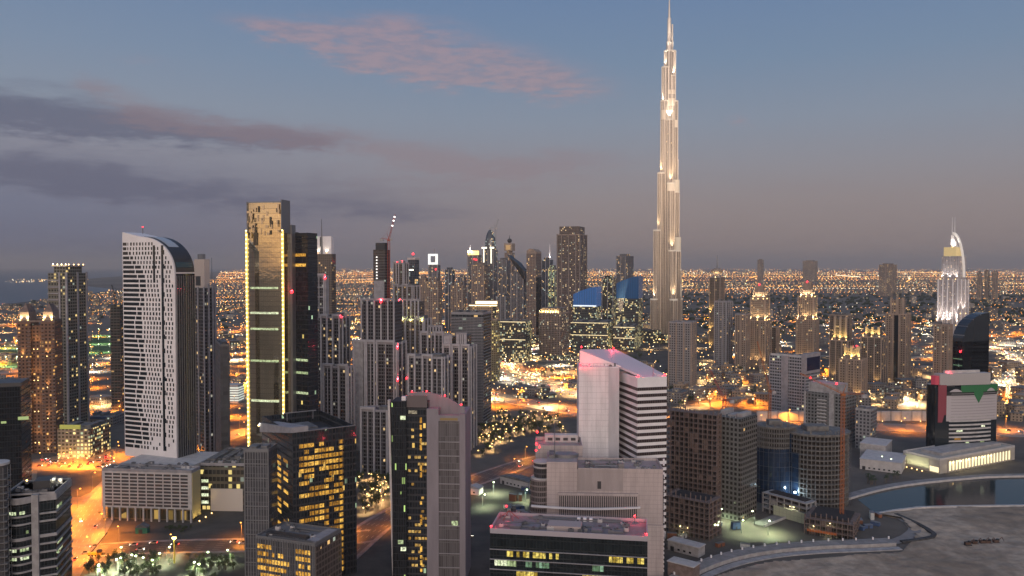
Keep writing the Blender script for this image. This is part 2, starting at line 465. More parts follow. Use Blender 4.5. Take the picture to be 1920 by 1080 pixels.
WARN = {}
def warning(parent, p, power=0, r=.8):
    key = round(r, 2)
    if key not in WARN: WARN[key] = MB().ball((0,0,0), r, 8, 5).mesh('warning_light', M['red_lamp'])
    o = bpy.data.objects.new('warning_light', WARN[key]); col.objects.link(o); o.parent = parent; o.location = p
    if power: point(o, (0,0,r+.4), power, (1,.06,.09), .3)
    return o
# ================================================================== SETTING: ground, roads, water
def struct(o): o["kind"] = "structure"; return o
def sheet(name, pts, z, m, kind='structure'):
    mb = MB(); mb.face([(p[0], p[1], z) for p in pts], [(p[0], p[1]) for p in pts])
    o = mb.build(name, m); o["kind"] = kind; return o

def ground_mat():
    m = bpy.data.materials.new('ground'); m.use_nodes = True
    t = NT(m.node_tree); b = t.n['Principled BSDF']
    pos = t.new('ShaderNodeNewGeometry').outputs['Position']
    a = t.smooth(t.noise(pos, .0012, 6, .6), .40, .60)
    c = t.smooth(t.noise(pos, .012, 5, .6), .35, .65)
    d = t.smooth(t.noise(pos, .05, 4, .6), .3, .7)
    col1 = t.mix(a, (.045,.042,.038), (.16,.13,.105))
    col2 = t.mix(t.m('MULTIPLY', c, .6), col1, (.06,.054,.048))
    col3 = t.mix(t.m('MULTIPLY', d, .4), col2, (.19,.16,.13))
    t.l.new(col3, b.inputs['Base Color']); b.inputs['Roughness'].default_value = .95
    return m
def sand_mat(name, c1, c2, c3):
    m = bpy.data.materials.new(name); m.use_nodes = True
    t = NT(m.node_tree); b = t.n['Principled BSDF']
    pos = t.new('ShaderNodeNewGeometry').outputs['Position']
    mp = t.new('ShaderNodeMapping'); mp.inputs['Scale'].default_value = (1, .55, 1); t.l.new(pos, mp.inputs[0])
    a = t.smooth(t.noise(mp.outputs[0], .018, 8, .66), .40, .60)
    d = t.smooth(t.noise(pos, .11, 6, .65), .32, .68)
    e = t.smooth(t.noise(pos, .03, 3, .5), .62, .72)
    c = t.mix(a, c1, c2); c = t.mix(t.m('MULTIPLY', d, .6), c, c3)
    c = t.mix(t.m('MULTIPLY', e, .5), c, tuple(x*.45 for x in c1))
    t.l.new(c, b.inputs['Base Color']); b.inputs['Roughness'].default_value = .95
    bp = t.new('ShaderNodeBump'); bp.inputs['Strength'].default_value = .5; bp.inputs['Distance'].default_value = 1.2
    t.l.new(t.noise(pos, .09, 7, .65), bp.inputs['Height']); t.l.new(bp.outputs[0], b.inputs['Normal'])
    return m
gm = ground_mat()
sheet('ground', [(-90000,-30000),(90000,-30000),(90000,90000),(-90000,90000)], 0, gm)
M['sand'] = sand_mat('sand', (.31,.235,.17), (.50,.39,.295), (.15,.115,.085))
M['lot_sand'] = sand_mat('lot_sand', (.26,.20,.14), (.38,.30,.21), (.16,.12,.09))
M['dark_lot'] = sand_mat('dark_lot', (.085,.075,.07), (.12,.105,.09), (.055,.05,.05))

def road_mat(name, base, line=(.6,.58,.52), width=20.0, dash=True):
    m = bpy.data.materials.new(name); m.use_nodes = True
    t = NT(m.node_tree); b = t.n['Principled BSDF']
    s = t.new('ShaderNodeSeparateXYZ'); t.l.new(t.new('ShaderNodeUVMap').outputs[0], s.inputs[0])
    u, v = s.outputs[0], s.outputs[1]
    pos = t.new('ShaderNodeNewGeometry').outputs['Position']
    lane = t.m('ABSOLUTE', t.m('SUBTRACT', t.m('FRACT', t.m('DIVIDE', u, 3.6)), .5))
    ln = t.m('GREATER_THAN', lane, .475)
    ds = t.m('LESS_THAN', t.m('FRACT', t.m('DIVIDE', v, 12)), .4)
    mk = t.m('MULTIPLY', ln, ds)
    n = t.noise(pos, .15, 5, .6); n2 = t.noise(pos, .02, 4, .6)
    c = t.mix(t.m('MULTIPLY', t.smooth(n, .35, .65), .5), base, tuple(x*.62 for x in base))
    c = t.mix(t.m('MULTIPLY', t.smooth(n2, .4, .65), .5), c, tuple(min(1, x*1.8) for x in base))
    c = t.mix(mk, c, line)
    t.l.new(c, b.inputs['Base Color']); b.inputs['Roughness'].default_value = .55
    return m
M['asphalt'] = road_mat('asphalt', (.065,.060,.056))
M['pale_road'] = road_mat('pale_road', (.22,.19,.15))
M['paving'] = mat('paving', (.27,.25,.24), .85, noise=.25, nscale=.2)

def curve(pts, step=8.0):
    """smooth line through ground points"""
    P_ = [Vector(p) for p in pts]; P_ = [2*P_[0]-P_[1]]+P_+[2*P_[-1]-P_[-2]]
    out = []
    for i in range(1, len(P_)-2):
        a, b, c, d = P_[i-1:i+3]; n = max(2, int((c-b).length/step))
        for k in range(n):
            t = k/n
            out.append(.5*((2*b)+(-a+c)*t+(2*a-5*b+4*c-d)*t*t+(-a+3*b-3*c+d)*t**3))
    out.append(P_[-2]); return out
def sides(line):
    r = []
    for i, p in enumerate(line):
        d = (line[min(i+1, len(line)-1)]-line[max(i-1, 0)]); d.z = 0; d.normalize()
        r.append(Vector((d.y, -d.x, 0)))
    return r
def ribbon(name, line, w, z, m, off=0.0, h=None):
    sd_ = sides(line); mb = MB(); L_ = 0
    n = len(line); b = 0
    for i in range(n):
        mb.v.append(tuple(line[i]+sd_[i]*(off-w/2)+Vector((0,0,z)))); mb.v.append(tuple(line[i]+sd_[i]*(off+w/2)+Vector((0,0,z))))
    for i in range(n-1):
        l2 = L_+(line[i+1]-line[i]).length
        mb.f.append([2*i, 2*i+1, 2*i+3, 2*i+2]); mb.uv.append([(-w/2, L_), (w/2, L_), (w/2, l2), (-w/2, l2)]); mb.mi.append(0); L_ = l2
    o = mb.build(name, m); o["kind"] = "structure"; return o
def kerb(name, line, w, off, h, m, z0=0.0, kind='structure', parent=None):
    """a raised strip with real height along a line"""
    sd_ = sides(line); mb = MB(); n = len(line)
    for i in range(n):
        for a, z in ((off-w/2, z0), (off-w/2, z0+h), (off+w/2, z0+h), (off+w/2, z0)):
            mb.v.append(tuple(line[i]+sd_[i]*a+Vector((0,0,z))))
    L_ = 0
    for i in range(n-1):
        l2 = L_+(line[i+1]-line[i]).length
        for k in range(3):
            mb.f.append([4*i+k, 4*i+k+1, 4*i+5+k, 4*i+4+k]); mb.uv.append([(L_, z0), (L_, z0+h), (l2, z0+h), (l2, z0)]); mb.mi.append(0)
        L_ = l2
    for i in (0, n-1):
        mb.f.append([4*i, 4*i+1, 4*i+2, 4*i+3]); mb.uv.append([(0,0)]*4); mb.mi.append(0)
    o = mb.build(name, m, parent)
    if kind: o["kind"] = kind
    return o

def gp(*pxs): return [G(*p) for p in pxs]
# the open lots
sheet('sand_lot', gp((40,1020),(62,862),(215,838),(262,850),(236,905),(200,985),(150,1080),(-40,1120)), .03, M['lot_sand'])
sheet('dark_lot', gp((64,932),(70,884),(150,880),(206,884),(190,915),(150,932)), .10, M['dark_lot'])
def relief(name, pts, z, m, step, amp):
    """an open lot with humps and hollows of its own, cut to the outline"""
    import mathutils.noise as mn
    xs = [p[0] for p in pts]; ys = [p[1] for p in pts]
    nx, ny = int((max(xs)-min(xs))/step)+2, int((max(ys)-min(ys))/step)+2
    def inside(x, y):
        r = False; j = len(pts)-1
        for i in range(len(pts)):
            if (pts[i][1] > y) != (pts[j][1] > y) and x < (pts[j][0]-pts[i][0])*(y-pts[i][1])/(pts[j][1]-pts[i][1])+pts[i][0]: r = not r
            j = i
        return r
    mb = MB(); idx = {}
    for j in range(ny):
        for i in range(nx):
            x, y = min(xs)+i*step, min(ys)+j*step
            n_ = mn.fractal(Vector((x*.03, y*.03, 1.7)), 1.0, 2.0, 5)+.5*mn.fractal(Vector((x*.11, y*.11, 4.2)), .9, 2.1, 4)
            if inside(x, y): idx[i, j] = len(mb.v); mb.v.append((x, y, z+max(0, amp*(.45+n_))))
    for (i, j) in list(idx):
        if all(k in idx for k in ((i+1, j), (i+1, j+1), (i, j+1))):
            q_ = [idx[i, j], idx[i+1, j], idx[i+1, j+1], idx[i, j+1]]; mb.f.append(q_); mb.uv.append([mb.v[k][:2] for k in q_]); mb.mi.append(0)
    o = mb.build(name, m, smooth=True); o["kind"] = "structure"
SAND = gp((1640,964),(1700,956),(1800,952),(2300,948),(2300,1200),(1180,1200),(1330,1085),(1420,1058),(1540,1046),(1690,1036),(1716,1004),(1690,975))
relief('sand_mounds', SAND, .06, M['sand'], 1.5, 1.1)
sheet('sand', gp((1640,962),(1700,953),(1800,949),(2300,944),(2300,1200),(1180,1200),(1330,1085),(1420,1058),(1540,1046),(1690,1036),(1716,1004),(1690,975)), .05, M['sand'])
# floodlit playing fields far left
for k_, pts_ in enumerate((((163,630),(208,628),(210,664),(160,666)), ((-20,652),(36,650),(36,690),(-20,692)))):
    sheet('sports_field', gp(*pts_), .85+.1*k_, mat('pitch_grass', (.05,.11,.03), .9, noise=.3, nscale=.05))
# water
wm = bpy.data.materials.new('water'); wm.use_nodes = True
t = NT(wm.node_tree); b = t.n['Principled BSDF']
b.inputs['Base Color'].default_value = (.008,.022,.026,1); b.inputs['Roughness'].default_value = .05; b.inputs['Specular IOR Level'].default_value = .25
bp = t.new('ShaderNodeBump'); bp.inputs['Strength'].default_value = .10; bp.inputs['Distance'].default_value = .5
mp = t.new('ShaderNodeMapping'); mp.inputs['Scale'].default_value = (.22,.5,1); t.l.new(t.new('ShaderNodeNewGeometry').outputs['Position'], mp.inputs[0])
t.l.new(t.noise(mp.outputs[0], 1.0, 4, .6), bp.inputs['Height']); t.l.new(bp.outputs[0], b.inputs['Normal'])
sheet('canal_water', gp((1602,932),(1690,913),(1790,903),(1900,898),(2300,894),(2300,944),(1800,949),(1700,953),(1640,962)), .12, wm)
sea = bpy.data.materials.new('sea'); sea.use_nodes = True
sb = sea.node_tree.nodes['Principled BSDF']; sb.inputs['Base Color'].default_value = (.03,.04,.055,1); sb.inputs['Roughness'].default_value = .35
sheet('sea', [(-30000,3500),(-2350,3560),(-3050,6200),(-5500,9500),(-9000,20000),(-16000,60000),(-80000,60000),(-80000,4000)], .6, sea)

ROADS = {}
def road(name, pxs, w, m, z=.15, pave=True):
    ln = curve(gp(*pxs)); ROADS[name] = ln
    ribbon(name, ln, w, z, m)
    if pave:
        for sgn in (-1, 1): kerb('pavement', ln, 3.0, sgn*(w/2+1.5), .14+z, M['paving'])
    return ln
r_front = road('road', [(20,1052),(140,1036),(250,1028),(360,1024),(470,1022),(600,1016),(700,1004)], 20, M['asphalt'], .15)
r_orange = road('avenue', [(110,1068),(165,985),(205,925),(250,885),(330,850),(450,812),(600,775)], 24, M['pale_road'], .19)
r_diag = road('road', [(560,1100),(640,1040),(700,990),(780,945),(880,905),(950,880),(1010,862),(1100,845),(1240,832),(1420,830)], 20, M['asphalt'], .23)
r_high = road('highway', [(850,728),(900,738),(960,750),(1040,765),(1120,778),(1280,790),(1450,797),(1650,801),(1780,806),(2000,816)], 40, M['pale_road'], .27)
r_loop = road('boulevard', [(1130,652),(1060,650),(1000,656),(950,668),(930,686),(950,706),(1010,722),(1090,732),(1200,738)], 30, M['pale_road'], .31, True)
r_loop2 = road('boulevard', [(1110,668),(1050,676),(990,676),(968,686),(985,702),(1040,716),(1090,720)], 20, M['pale_road'], .35, True)
r_szr = road('highway', [(700,660),(770,628),(830,602),(900,585),(990,570),(1100,556)], 60, M['pale_road'], .39, False)
r_right = road('highway', [(1780,660),(1850,648),(1920,640),(2060,630)], 50, M['pale_road'], .43, False)
r_right2 = road('highway', [(1780,640),(1860,629),(1920,625),(2060,618)], 60, M['pale_road'], .47, False)
r_right3 = road('road', [(1850,740),(1880,712),(1905,690),(1900,672),(1875,660),(1850,655)], 24, M['pale_road'], .51, False)
r_old = road('road', [(1180,705),(1250,712),(1340,722),(1440,735),(1560,742),(1720,748)], 22, M['pale_road'], .55, False)
r_west = road('highway', [(-60,706),(60,694),(165,684),(250,672),(420,664),(560,650)], 40, M['pale_road'], .59, False)
r_west2 = road('highway', [(-60,648),(60,640),(200,630),(420,622),(640,600)], 50, M['pale_road'], .63, False)
r_west3 = road('road', [(150,792),(190,776),(240,764),(330,745),(430,730),(520,700),(640,640)], 26, M['pale_road'], .67, False)
r_mid = road('road', [(1200,655),(1300,652),(1420,660),(1540,668),(1700,672),(1780,662)], 26, M['pale_road'], .71, False)
r_east = road('highway', [(1240,596),(1400,600),(1560,604),(1760,600),(1960,596)], 46, M['pale_road'], .75, False)
r_prom = curve(gp((1420,985),(1500,955),(1570,937),(1640,918),(1710,906),(1800,897),(1900,892),(2300,888)))
ribbon('promenade', r_prom, 9, .6, M['paving'])
kerb('canal_quay', r_prom, .9, 5.2, 1.6, M['pale_concrete'])
r_south = curve(gp((1636,966),(1700,956),(1800,951),(2300,946)))
kerb('canal_quay', r_south, 2.2, 0, 1.2, M['pale_concrete'])
# the curved dry quay in front of the building sites
r_quay = curve(gp((1230,1120),(1290,1078),(1360,1050),(1440,1034),(1530,1026),(1610,1023),(1672,1020)))
ribbon('quay_road', r_quay, 9, 2.42, M['paving'])
kerb('quay_wall', r_quay, 9.6, 0, 2.4, M['concrete'])
kerb('quay_ledge', r_quay, 5, 9.0, .6, M['concrete'])
r_spur = curve(gp((1672,1018),(1700,1008),(1716,990),(1690,972),(1660,960)))
ribbon('haul_road', r_spur, 8, .4, mat('haul_dust', (.24,.22,.21), .9, noise=.2, nscale=.1))
kerb('sea_wall', curve(gp((1680,966),(1720,984),(1752,1004),(1735,1012),(1690,1018))), 3, 0, 1.4, mat('dark_rock', (.06,.058,.06), .9, noise=.4, nscale=.4))

# ------------------------------------------------------------------ far city: nobody could count it
OCT = [((0,1,4)), ((1,2,4)), ((2,3,4)), ((3,0,4)), ((1,0,5)), ((2,1,5)), ((3,2,5)), ((0,3,5))]
def diamond(mb, p, r, mi):
    b = len(mb.v); x, y, z = p
    mb.v += [(x-r,y,z), (x,y-r,z), (x+r,y,z), (x,y+r,z), (x,y,z+r), (x,y,z-r)]
    for f in OCT: mb.f.append([b+i for i in f]); mb.uv.append([(0,0)]*3); mb.mi.append(mi)
def light_slots(k):
    return [mat('far_orange_%d' % k, (.5,.3,.1), emit=(1,.36,.06), es_=k), mat('far_warm_%d' % k, (.5,.4,.2), emit=(1,.56,.18), es_=k),
            mat('far_white_%d' % k, (.5,.5,.5), emit=(1,.82,.55), es_=k), mat('far_green_%d' % k, (.3,.5,.3), emit=(.72,1,.60), es_=k),
            mat('far_red_%d' % k, (.5,.1,.1), emit=(1,.12,.08), es_=k)]
rn = random.Random(3)
def in_sea(x, y):
    return x < -2300-(y-3500)*.24 and y > 3500 and y < 60000 and x < -2350-(max(0, y-6200))*.36
def in_park(x, y):      # dark open ground with little light, to the right
    return x > 100+rn.uniform(-200, 200) and 3000 < y < 4900
mb = MB()
for i in range(260):                                   # far streets: lines of lamps
    Y0 = 2700*math.exp(rn.random()*2.25); X0 = rn.uniform(-.72, .72)*Y0
    a = rn.choice([rn.gauss(.06, .05), rn.gauss(-.10, .06), rn.gauss(1.25, .2), rn.gauss(-.5, .15)])
    n = rn.randint(24, 90); st = rn.uniform(24, 36)*(Y0/5000)**.6
    mi = rn.choices([0, 1, 2], [.62, .28, .10])[0]
    for k in range(n):
        x = X0+math.cos(a)*st*(k-n/2); y = Y0+math.sin(a)*st*(k-n/2)
        if y < 2500 or in_sea(x, y) or (in_park(x, y) and rn.random() < .8): continue
        diamond(mb, (x+rn.gauss(0, 1.5), y+rn.gauss(0, 1.5), 9), .00034*y+.25, mi)
for i in range(9000):                                  # lamps and lit windows among the far blocks
    Y0 = 2500*math.exp(rn.random()**.75*2.45); X0 = rn.uniform(-.72, .72)*Y0
    if in_sea(X0, Y0) or (in_park(X0, Y0) and rn.random() < .78): continue
    mi = rn.choices([0, 1, 2, 3, 4], [.40, .34, .17, .05, .04])[0]
    diamond(mb, (X0, Y0, rn.uniform(3, 22)), (.00015+.00026*rn.random()**3)*Y0+.15, mi)
for i in range(420):                                   # a few strong ones
    Y0 = 2800*math.exp(rn.random()**.6*2.4); X0 = rn.uniform(-.72, .72)*Y0
    if in_sea(X0, Y0) or in_park(X0, Y0): continue
    diamond(mb, (X0, Y0, rn.uniform(8, 25)), .0007*Y0, rn.choice([1, 1, 2, 0]))
for i in range(90):                                    # the harbour over the water, far left
    diamond(mb, (rn.uniform(-5700,-4900), rn.uniform(8900, 9300), rn.uniform(5, 40)), rn.uniform(2, 5), rn.choice([1,1,2]))
for i in range(2600):                                  # the last rows before the horizon
    Y0 = 11000*math.exp(rn.random()*1.6); X0 = rn.uniform(-.35 if rn.random() < .8 else -.7, .72)*Y0
    if in_sea(X0, Y0): continue
    diamond(mb, (X0, Y0, rn.uniform(8, 60)), (.00022+.00042*rn.random()**3)*Y0, rn.choices([0, 1, 2], [.45, .42, .13])[0])
o = mb.build('distant_street_lights', light_slots(4)); tag(o, 'carpet of orange and white lamps over the far plain to the horizon', 'city lights', kind='stuff')
mb = MB()
for i in range(3400):
    Y0 = 2500*math.exp(rn.random()**.8*2.0); X0 = rn.uniform(-.72, .72)*Y0
    if in_sea(X0, Y0) or (in_park(X0, Y0) and rn.random() < .85): continue
    a, d, h = rn.uniform(10, 34), rn.uniform(10, 30), rn.choice([6, 8, 10, 12, 14, 20, 30])*rn.uniform(.8, 1.2)
    mb.box(X0-a/2, X0+a/2, Y0-d/2, Y0+d/2, -.5, h, rn.randint(0, 2))
fk = dict(cw=5, fh=4, wf=.5, hf=.5, st=1.6)
o = mb.build('distant_city_blocks', [facade('far_block_beige', (.22,.18,.15), lit=.16, **fk), facade('far_block_grey', (.15,.145,.15), lit=.12, **fk), facade('far_block_white', (.36,.33,.31), lit=.12, **fk)])
tag(o, 'low pale city blocks spread over the far plain', 'city blocks', kind='stuff')
mb = MB()
for i in range(2600):                                  # far parkland and gardens: dark clumps of trees
    Y0 = rn.uniform(2300, 5200); X0 = rn.uniform(-.7, .72)*Y0
    if in_sea(X0, Y0) or (X0 < 0 and rn.random() < .75): continue
    r = rn.uniform(5, 13); mb.ball((X0, Y0, r*.35), r, 6, 4, 0, .6)
tag(mb.build('distant_parkland', mat('far_leaves', (.030,.042,.026), .9, noise=.4, nscale=.05)), 'dark belt of trees and gardens beyond the towers', 'parkland', kind='stuff')
# ================================================================== BUILDINGS, near ones first
fc = facade
F_office = fc('office_glass', (.045,.045,.05), (.014,.018,.022), cw=1.6, fh=3.8, wf=.86, hf=.72, lit=.02, warm=(1,.62,.15), cool=(.75,1,.62), coolp=.4, st=.8, gspec=.8)
F_mull = fc('mullion_glass', (.20,.195,.20), (.045,.045,.05), cw=1.5, fh=3.9, wf=.72, hf=.95, lit=.0, gspec=.5)
F_white = fc('plain_panels', (.66,.63,.63), (.80,.765,.765), cw=3.0, fh=3.8, wf=.95, hf=.93, lit=0, wrough=.55, grough=.5, gspec=.4, var=.0)
F_pink = fc('pink_panels', (.40,.34,.325), (.50,.425,.405), cw=2.6, fh=2.6, wf=.94, hf=.92, lit=0, grough=.7, gspec=.3, var=.0)
F_strip = fc('strip_window', (.10,.075,.075), (.028,.022,.022), cw=1.3, fh=50, wf=.62, hf=1.0, lit=.0, gspec=.5)
F_exec = fc('recessed_flats', (.115,.11,.115), (.010,.010,.013), cw=2.6, fh=3.4, wf=.66, hf=.66, lit=.045, warm=(1,.68,.30), cool=(1,.95,.75), st=.9)
F_execw = fc('frame_flats', (.34,.325,.34), (.022,.022,.027), cw=3.6, fh=3.4, wf=.40, hf=.56, lit=.03, warm=(1,.66,.28), st=.9)
F_old = fc('town_stone', (.30,.235,.19), (.03,.026,.024), cw=3.6, fh=3.5, wf=.42, hf=.52, lit=.09, warm=(1,.62,.24), st=1.0)
F_oldd = fc('town_stone_dark', (.17,.14,.12), (.028,.026,.025), cw=3.2, fh=3.4, wf=.5, hf=.55, lit=.08, warm=(1,.62,.24), st=1.0)
F_brown = fc('brown_flats', (.21,.12,.085), (.026,.020,.018), cw=3.2, fh=3.4, wf=.50, hf=.52, lit=.10, warm=(1,.52,.14), coolp=.05, st=1.0)
F_olive = fc('olive_flats', (.22,.205,.17), (.022,.026,.026), cw=3.4, fh=3.4, wf=.66, hf=.6, lit=.07, warm=(1,.72,.26), st=.9)
F_slab = fc('slab_bands', (.20,.20,.21), (.016,.018,.022), cw=4.5, fh=3.5, wf=.94, hf=.62, lit=.03, st=.9)
F_grey = fc('grey_flats', (.27,.26,.265), (.026,.028,.034), cw=3.4, fh=3.5, wf=.55, hf=.6, lit=.05, st=.9)
F_far1 = fc('far_tower_beige', (.30,.235,.20), (.05,.045,.05), cw=4.2, fh=3.8, wf=.5, hf=.7, lit=.10, st=1.1)
F_far2 = fc('far_tower_grey', (.22,.21,.22), (.04,.045,.055), cw=4.2, fh=3.8, wf=.6, hf=.75, lit=.08, st=1.1)
F_far3 = fc('far_tower_glass', (.12,.12,.135), (.035,.045,.06), cw=4.5, fh=3.9, wf=.85, hf=.8, lit=.08, cool=(.85,1,.9), coolp=.5, st=1.0)
F_low = fc('low_rise_stone', (.36,.275,.205), (.03,.026,.022), cw=3.6, fh=3.4, wf=.42, hf=.5, lit=.22, warm=(1,.60,.22), coolp=.1, st=1.3)
F_low2 = fc('low_rise_grey', (.26,.24,.23), (.03,.03,.032), cw=3.8, fh=3.4, wf=.5, hf=.5, lit=.14, warm=(1,.66,.28), st=1.1)
F_dotel = fc('office_lit_dots', (.10,.10,.10), (.022,.026,.03), cw=3.0, fh=3.8, wf=.8, hf=.7, lit=.22, warm=(1,.78,.34), cool=(.85,1,.72), coolp=.35, st=1.0)
F_burj = fc('steel_glass', (.46,.40,.35), (.085,.075,.068), cw=3.0, fh=3.6, wf=.60, hf=.90, lit=.006, warm=(1,.75,.4), st=.7, wrough=.34, wmetal=.55, grough=.16, gspec=.8)

# ---- white perforated tower with the sloping curved roof, on its louvred podium
b = Bld('office_tower', 'tall white office tower pierced by rows of dark slots, with a curved roof', 'tower', 232, 329, 366, 660, 600, 22)
zt = b.z(433); zc = b.z(512)
prof = [(b.x0, 33), (b.x1, 33)]
n = 12
rx, rz = b.W*.62, zt-4-zc
for i in range(n+1):
    a = math.pi/2*i/n; prof.append((b.x1-rx+rx*math.cos(a), zc+rz*math.sin(a)))
prof.append((b.x0, zt))
M['white_skin'] = mat('white_skin', (.80,.75,.74), .6, noise=.08, nscale=.08)
mb = MB(); mb.extr(prof, b.y0, b.y1-.0); mb.build('shell', M['white_skin'], b.o)
fl = MB(); fl.box(b.x1+.02, b.x1+.6, b.y0+1.2, b.y1-.3, 33, zc-.5)
fl.build('glass_flank', fc('flank_glass', (.03,.03,.034), (.016,.018,.022), cw=3.2, fh=3.6, wf=.92, hf=.9, lit=.0), b.o)
b.each('flank_fin', [(b.x1+.6, b.x1+1.2, y-.25, y+.25, 33, zc-2) for y in [b.y0+1.2+(b.D-2)*k/8 for k in range(9)]], M['grey_metal'])
# dark roof skin over the curve with a pale glazed panel
def skin(f0, f1, dy0, dy1, off):
    mb = MB(); pts = []
    for i in range(17):
        a = math.pi/2*(f0+(f1-f0)*i/16); pts.append((b.x1-rx+(rx+off)*math.cos(a), zc+(rz+off)*math.sin(a)))
    inner = [(x-off*.5*math.cos(math.pi/4), z-off*.5) for x, z in pts]
    mb.extr(pts+inner[::-1], dy0, dy1); return mb
skin(.02, .98, b.y0+1.2, b.y1-.2, .35).build('roof_skin', M['dark_metal'], b.o)
skin(.50, .90, b.y0+4, b.y1-6, .55).build('roof_glazing', mat('pale_glazing', (.40,.42,.45), .25), b.o)
skin(.10, .19, b.y0+2, b.y1-2, .6).build('sign_panel', mat('blue_sign', (.02,.045,.06), .3, emit=(.05,.28,.42), es_=.02), b.o)
slots = []
yf = b.y0-.05
rowz = 3.55; z = 40.0; r = 0
S = random.Random(5)
def top_at(x):                       # underside of the curved roof line at x
    if x < b.x1-rx: return zt-3.0
    q = (x-(b.x1-rx))/rx; return zc+rz*math.sqrt(max(0, 1-q*q))
sx = b.W/96.0                        # metres to one photo pixel on this face
while z < zt-5:
    ph = math.sin(r*.55)+.4*math.sin(r*1.7); zz = z; hh = 2.35
    wide1 = (25+6*math.sin(r*.42)+S.uniform(-2, 2))*sx; wide2 = (10+3*ph)*sx
    if zz > zt-28: wide1 *= max(.3, (zt-6-zz)/24); wide2 *= max(.2, (zt-6-zz)/26)
    if zz < 46: wide1 *= .6
    x = b.x0+1.0*sx
    sl = [(x, x+wide1)]; x += wide1+1.8*sx
    sl.append((x, x+wide2)); x += wide2+2.8*sx+((r*37) % 5)*.3*sx
    while x < b.x1-5*sx:
        w_ = (2.5+S.uniform(-.3, .5))*sx
        if abs(x-(b.x0+73*sx)) < 4.5*sx: w_ = 0
        elif x > b.x0+78*sx: w_ = 2.3*sx
        if w_ and not (x > b.x0+90*sx and zz > zc-8) and not (zz < 48 and x > b.x0+40*sx and S.random() < .5): sl.append((x, x+w_))
        x += 5.6*sx
    for (xa, xb) in sl:
        if zz+hh < top_at(xb)-2.5: slots.append((xa, xb, yf, yf+.3, zz, zz+hh))
    for xa, wv in ((b.x0+72*sx, 4.2+1.6*((r*7) % 3 == 0)), ) :
        if zz+rowz < top_at(xa)-1: slots.append((xa, xa+wv*sx, yf-.004, yf+.3, zz, zz+rowz-.02))
    if zz > zt-40 and zz+rowz < top_at(b.x0+60*sx)-1: slots.append((b.x0+57*sx, b.x0+61*sx, yf-.004, yf+.3, zz, zz+rowz-.02))
    z += rowz; r += 1
b.many('window', slots, M['dark_glass'])
b.part('roof_mast', [(b.x0+10, b.x0+10.5, 0, .5, zt-1, zt+4)], M['grey_metal'])
b.red([(b.x0+10.2, .2, zt+4.2)], r=.5)

p = Bld('podium_car_park', 'wide beige car park podium of ten dark louvred rows below the white slotted tower', 'car park', 190, 358, 376, 930, 556, 6)
zp = p.z(886)
p.part('wall', [(p.x0, p.x1, p.y0+1, p.y1, 9.5, zp)], M['pale_concrete'])
p.part('ground_storey', [(p.x0+1, p.x1-1, p.y0+5, p.y1-1, 0, 9.5)], fc('lobby', (.20,.16,.10), (.05,.045,.03), cw=5, fh=8, wf=.8, hf=.8, lit=.35, warm=(1,.62,.16), coolp=0, st=.35))
p.each('column', [(x-.5, x+.5, p.y0+1.3, p.y0+2.6, 0, 9.5) for x in [p.x0+1+(p.W-2)*k/11 for k in range(12)]], M['pale_concrete'])
lv = []
for i in range(10):
    for k in range(10):
        x = p.x0+2.2+(p.W-4)*k/10; lv.append((x, x+(p.W-4)/10-1.0, p.y0+.9, p.y0+1.4, 10.8+i*(zp-12)/10, 10.8+i*(zp-12)/10+(zp-12)/10*.60))
p.each('louvre', lv, M['dark_metal'])
p.part('end_wall', [(p.x1, p.x1+.5, p.y0+1.5, p.y1-1, 3, zp-1)], mat('yellow_wall', (.45,.38,.20), .8))
p.part('podium_deck', [(p.x0+.5, p.x1-9, p.y1+.01, p.y1+50, 0, zp-.5)], M['pale_concrete'])
p.parapet(zp, 1.2, .4, M['frame_grey'], y0=p.y0+1)
p.plant(zp, 2, M['roof_grey'], 2.5, x1=p.x0+18); p.clutter(zp, 26, 6, y1=p.y1+8)
for k in range(4): p.flood((p.x1+4, p.y0+4+k*9, .8), 1500, (1,.72,.24), aim=(-.5, 0, 1), spot=110)

# ---- second podium with the blank billboard
q = Bld('shopping_podium', 'low dark podium with a blank cream billboard and yellow lit storeys', 'podium', 376, 462, None, 930, 585, 3, D=50)
zq = q.z(872)
q.body(zq, fc('podium_glass', (.16,.14,.10), (.03,.03,.03), cw=3, fh=5.2, wf=.85, hf=.62, lit=.16, warm=(1,.78,.25), coolp=.2, st=.7))
q.part('billboard', [(q.xf(396), q.xf(456), q.y0-.9, q.y0-.2, q.zf(420, 962), q.zf(420, 916))], mat('billboard_cream', (.66,.58,.50), .7))
q.part('billboard_edge', [(q.xf(396), q.xf(456), q.y0-1.0, q.y0-.2, q.zf(420, 970), q.zf(420, 963))], mat('billboard_blue', (.03,.05,.16), .6))
q.each('lit_floor', [(q.xf(378), q.xf(391), q.y0-.15, q.y0+.2, z, z+2.2) for z in (5, 10.4, 15.6, 20.8)], M['green_window'])
q.each('shop_window', [(x, x+2.4, q.y0-.14, q.y0+.2, .8, 3.4) for x in [q.x0+1.5+3.2*i for i in range(int(q.W/3.2)-1)]], mat('shop_window', (.3,.25,.1), .3, emit=(1,.72,.24), es_=.8))
q.parapet(zq, 1.3, .4, M['frame_grey'])
q.plant(zq, 4, M['roof_grey'], 3.5); q.clutter(zq, 30, 5)

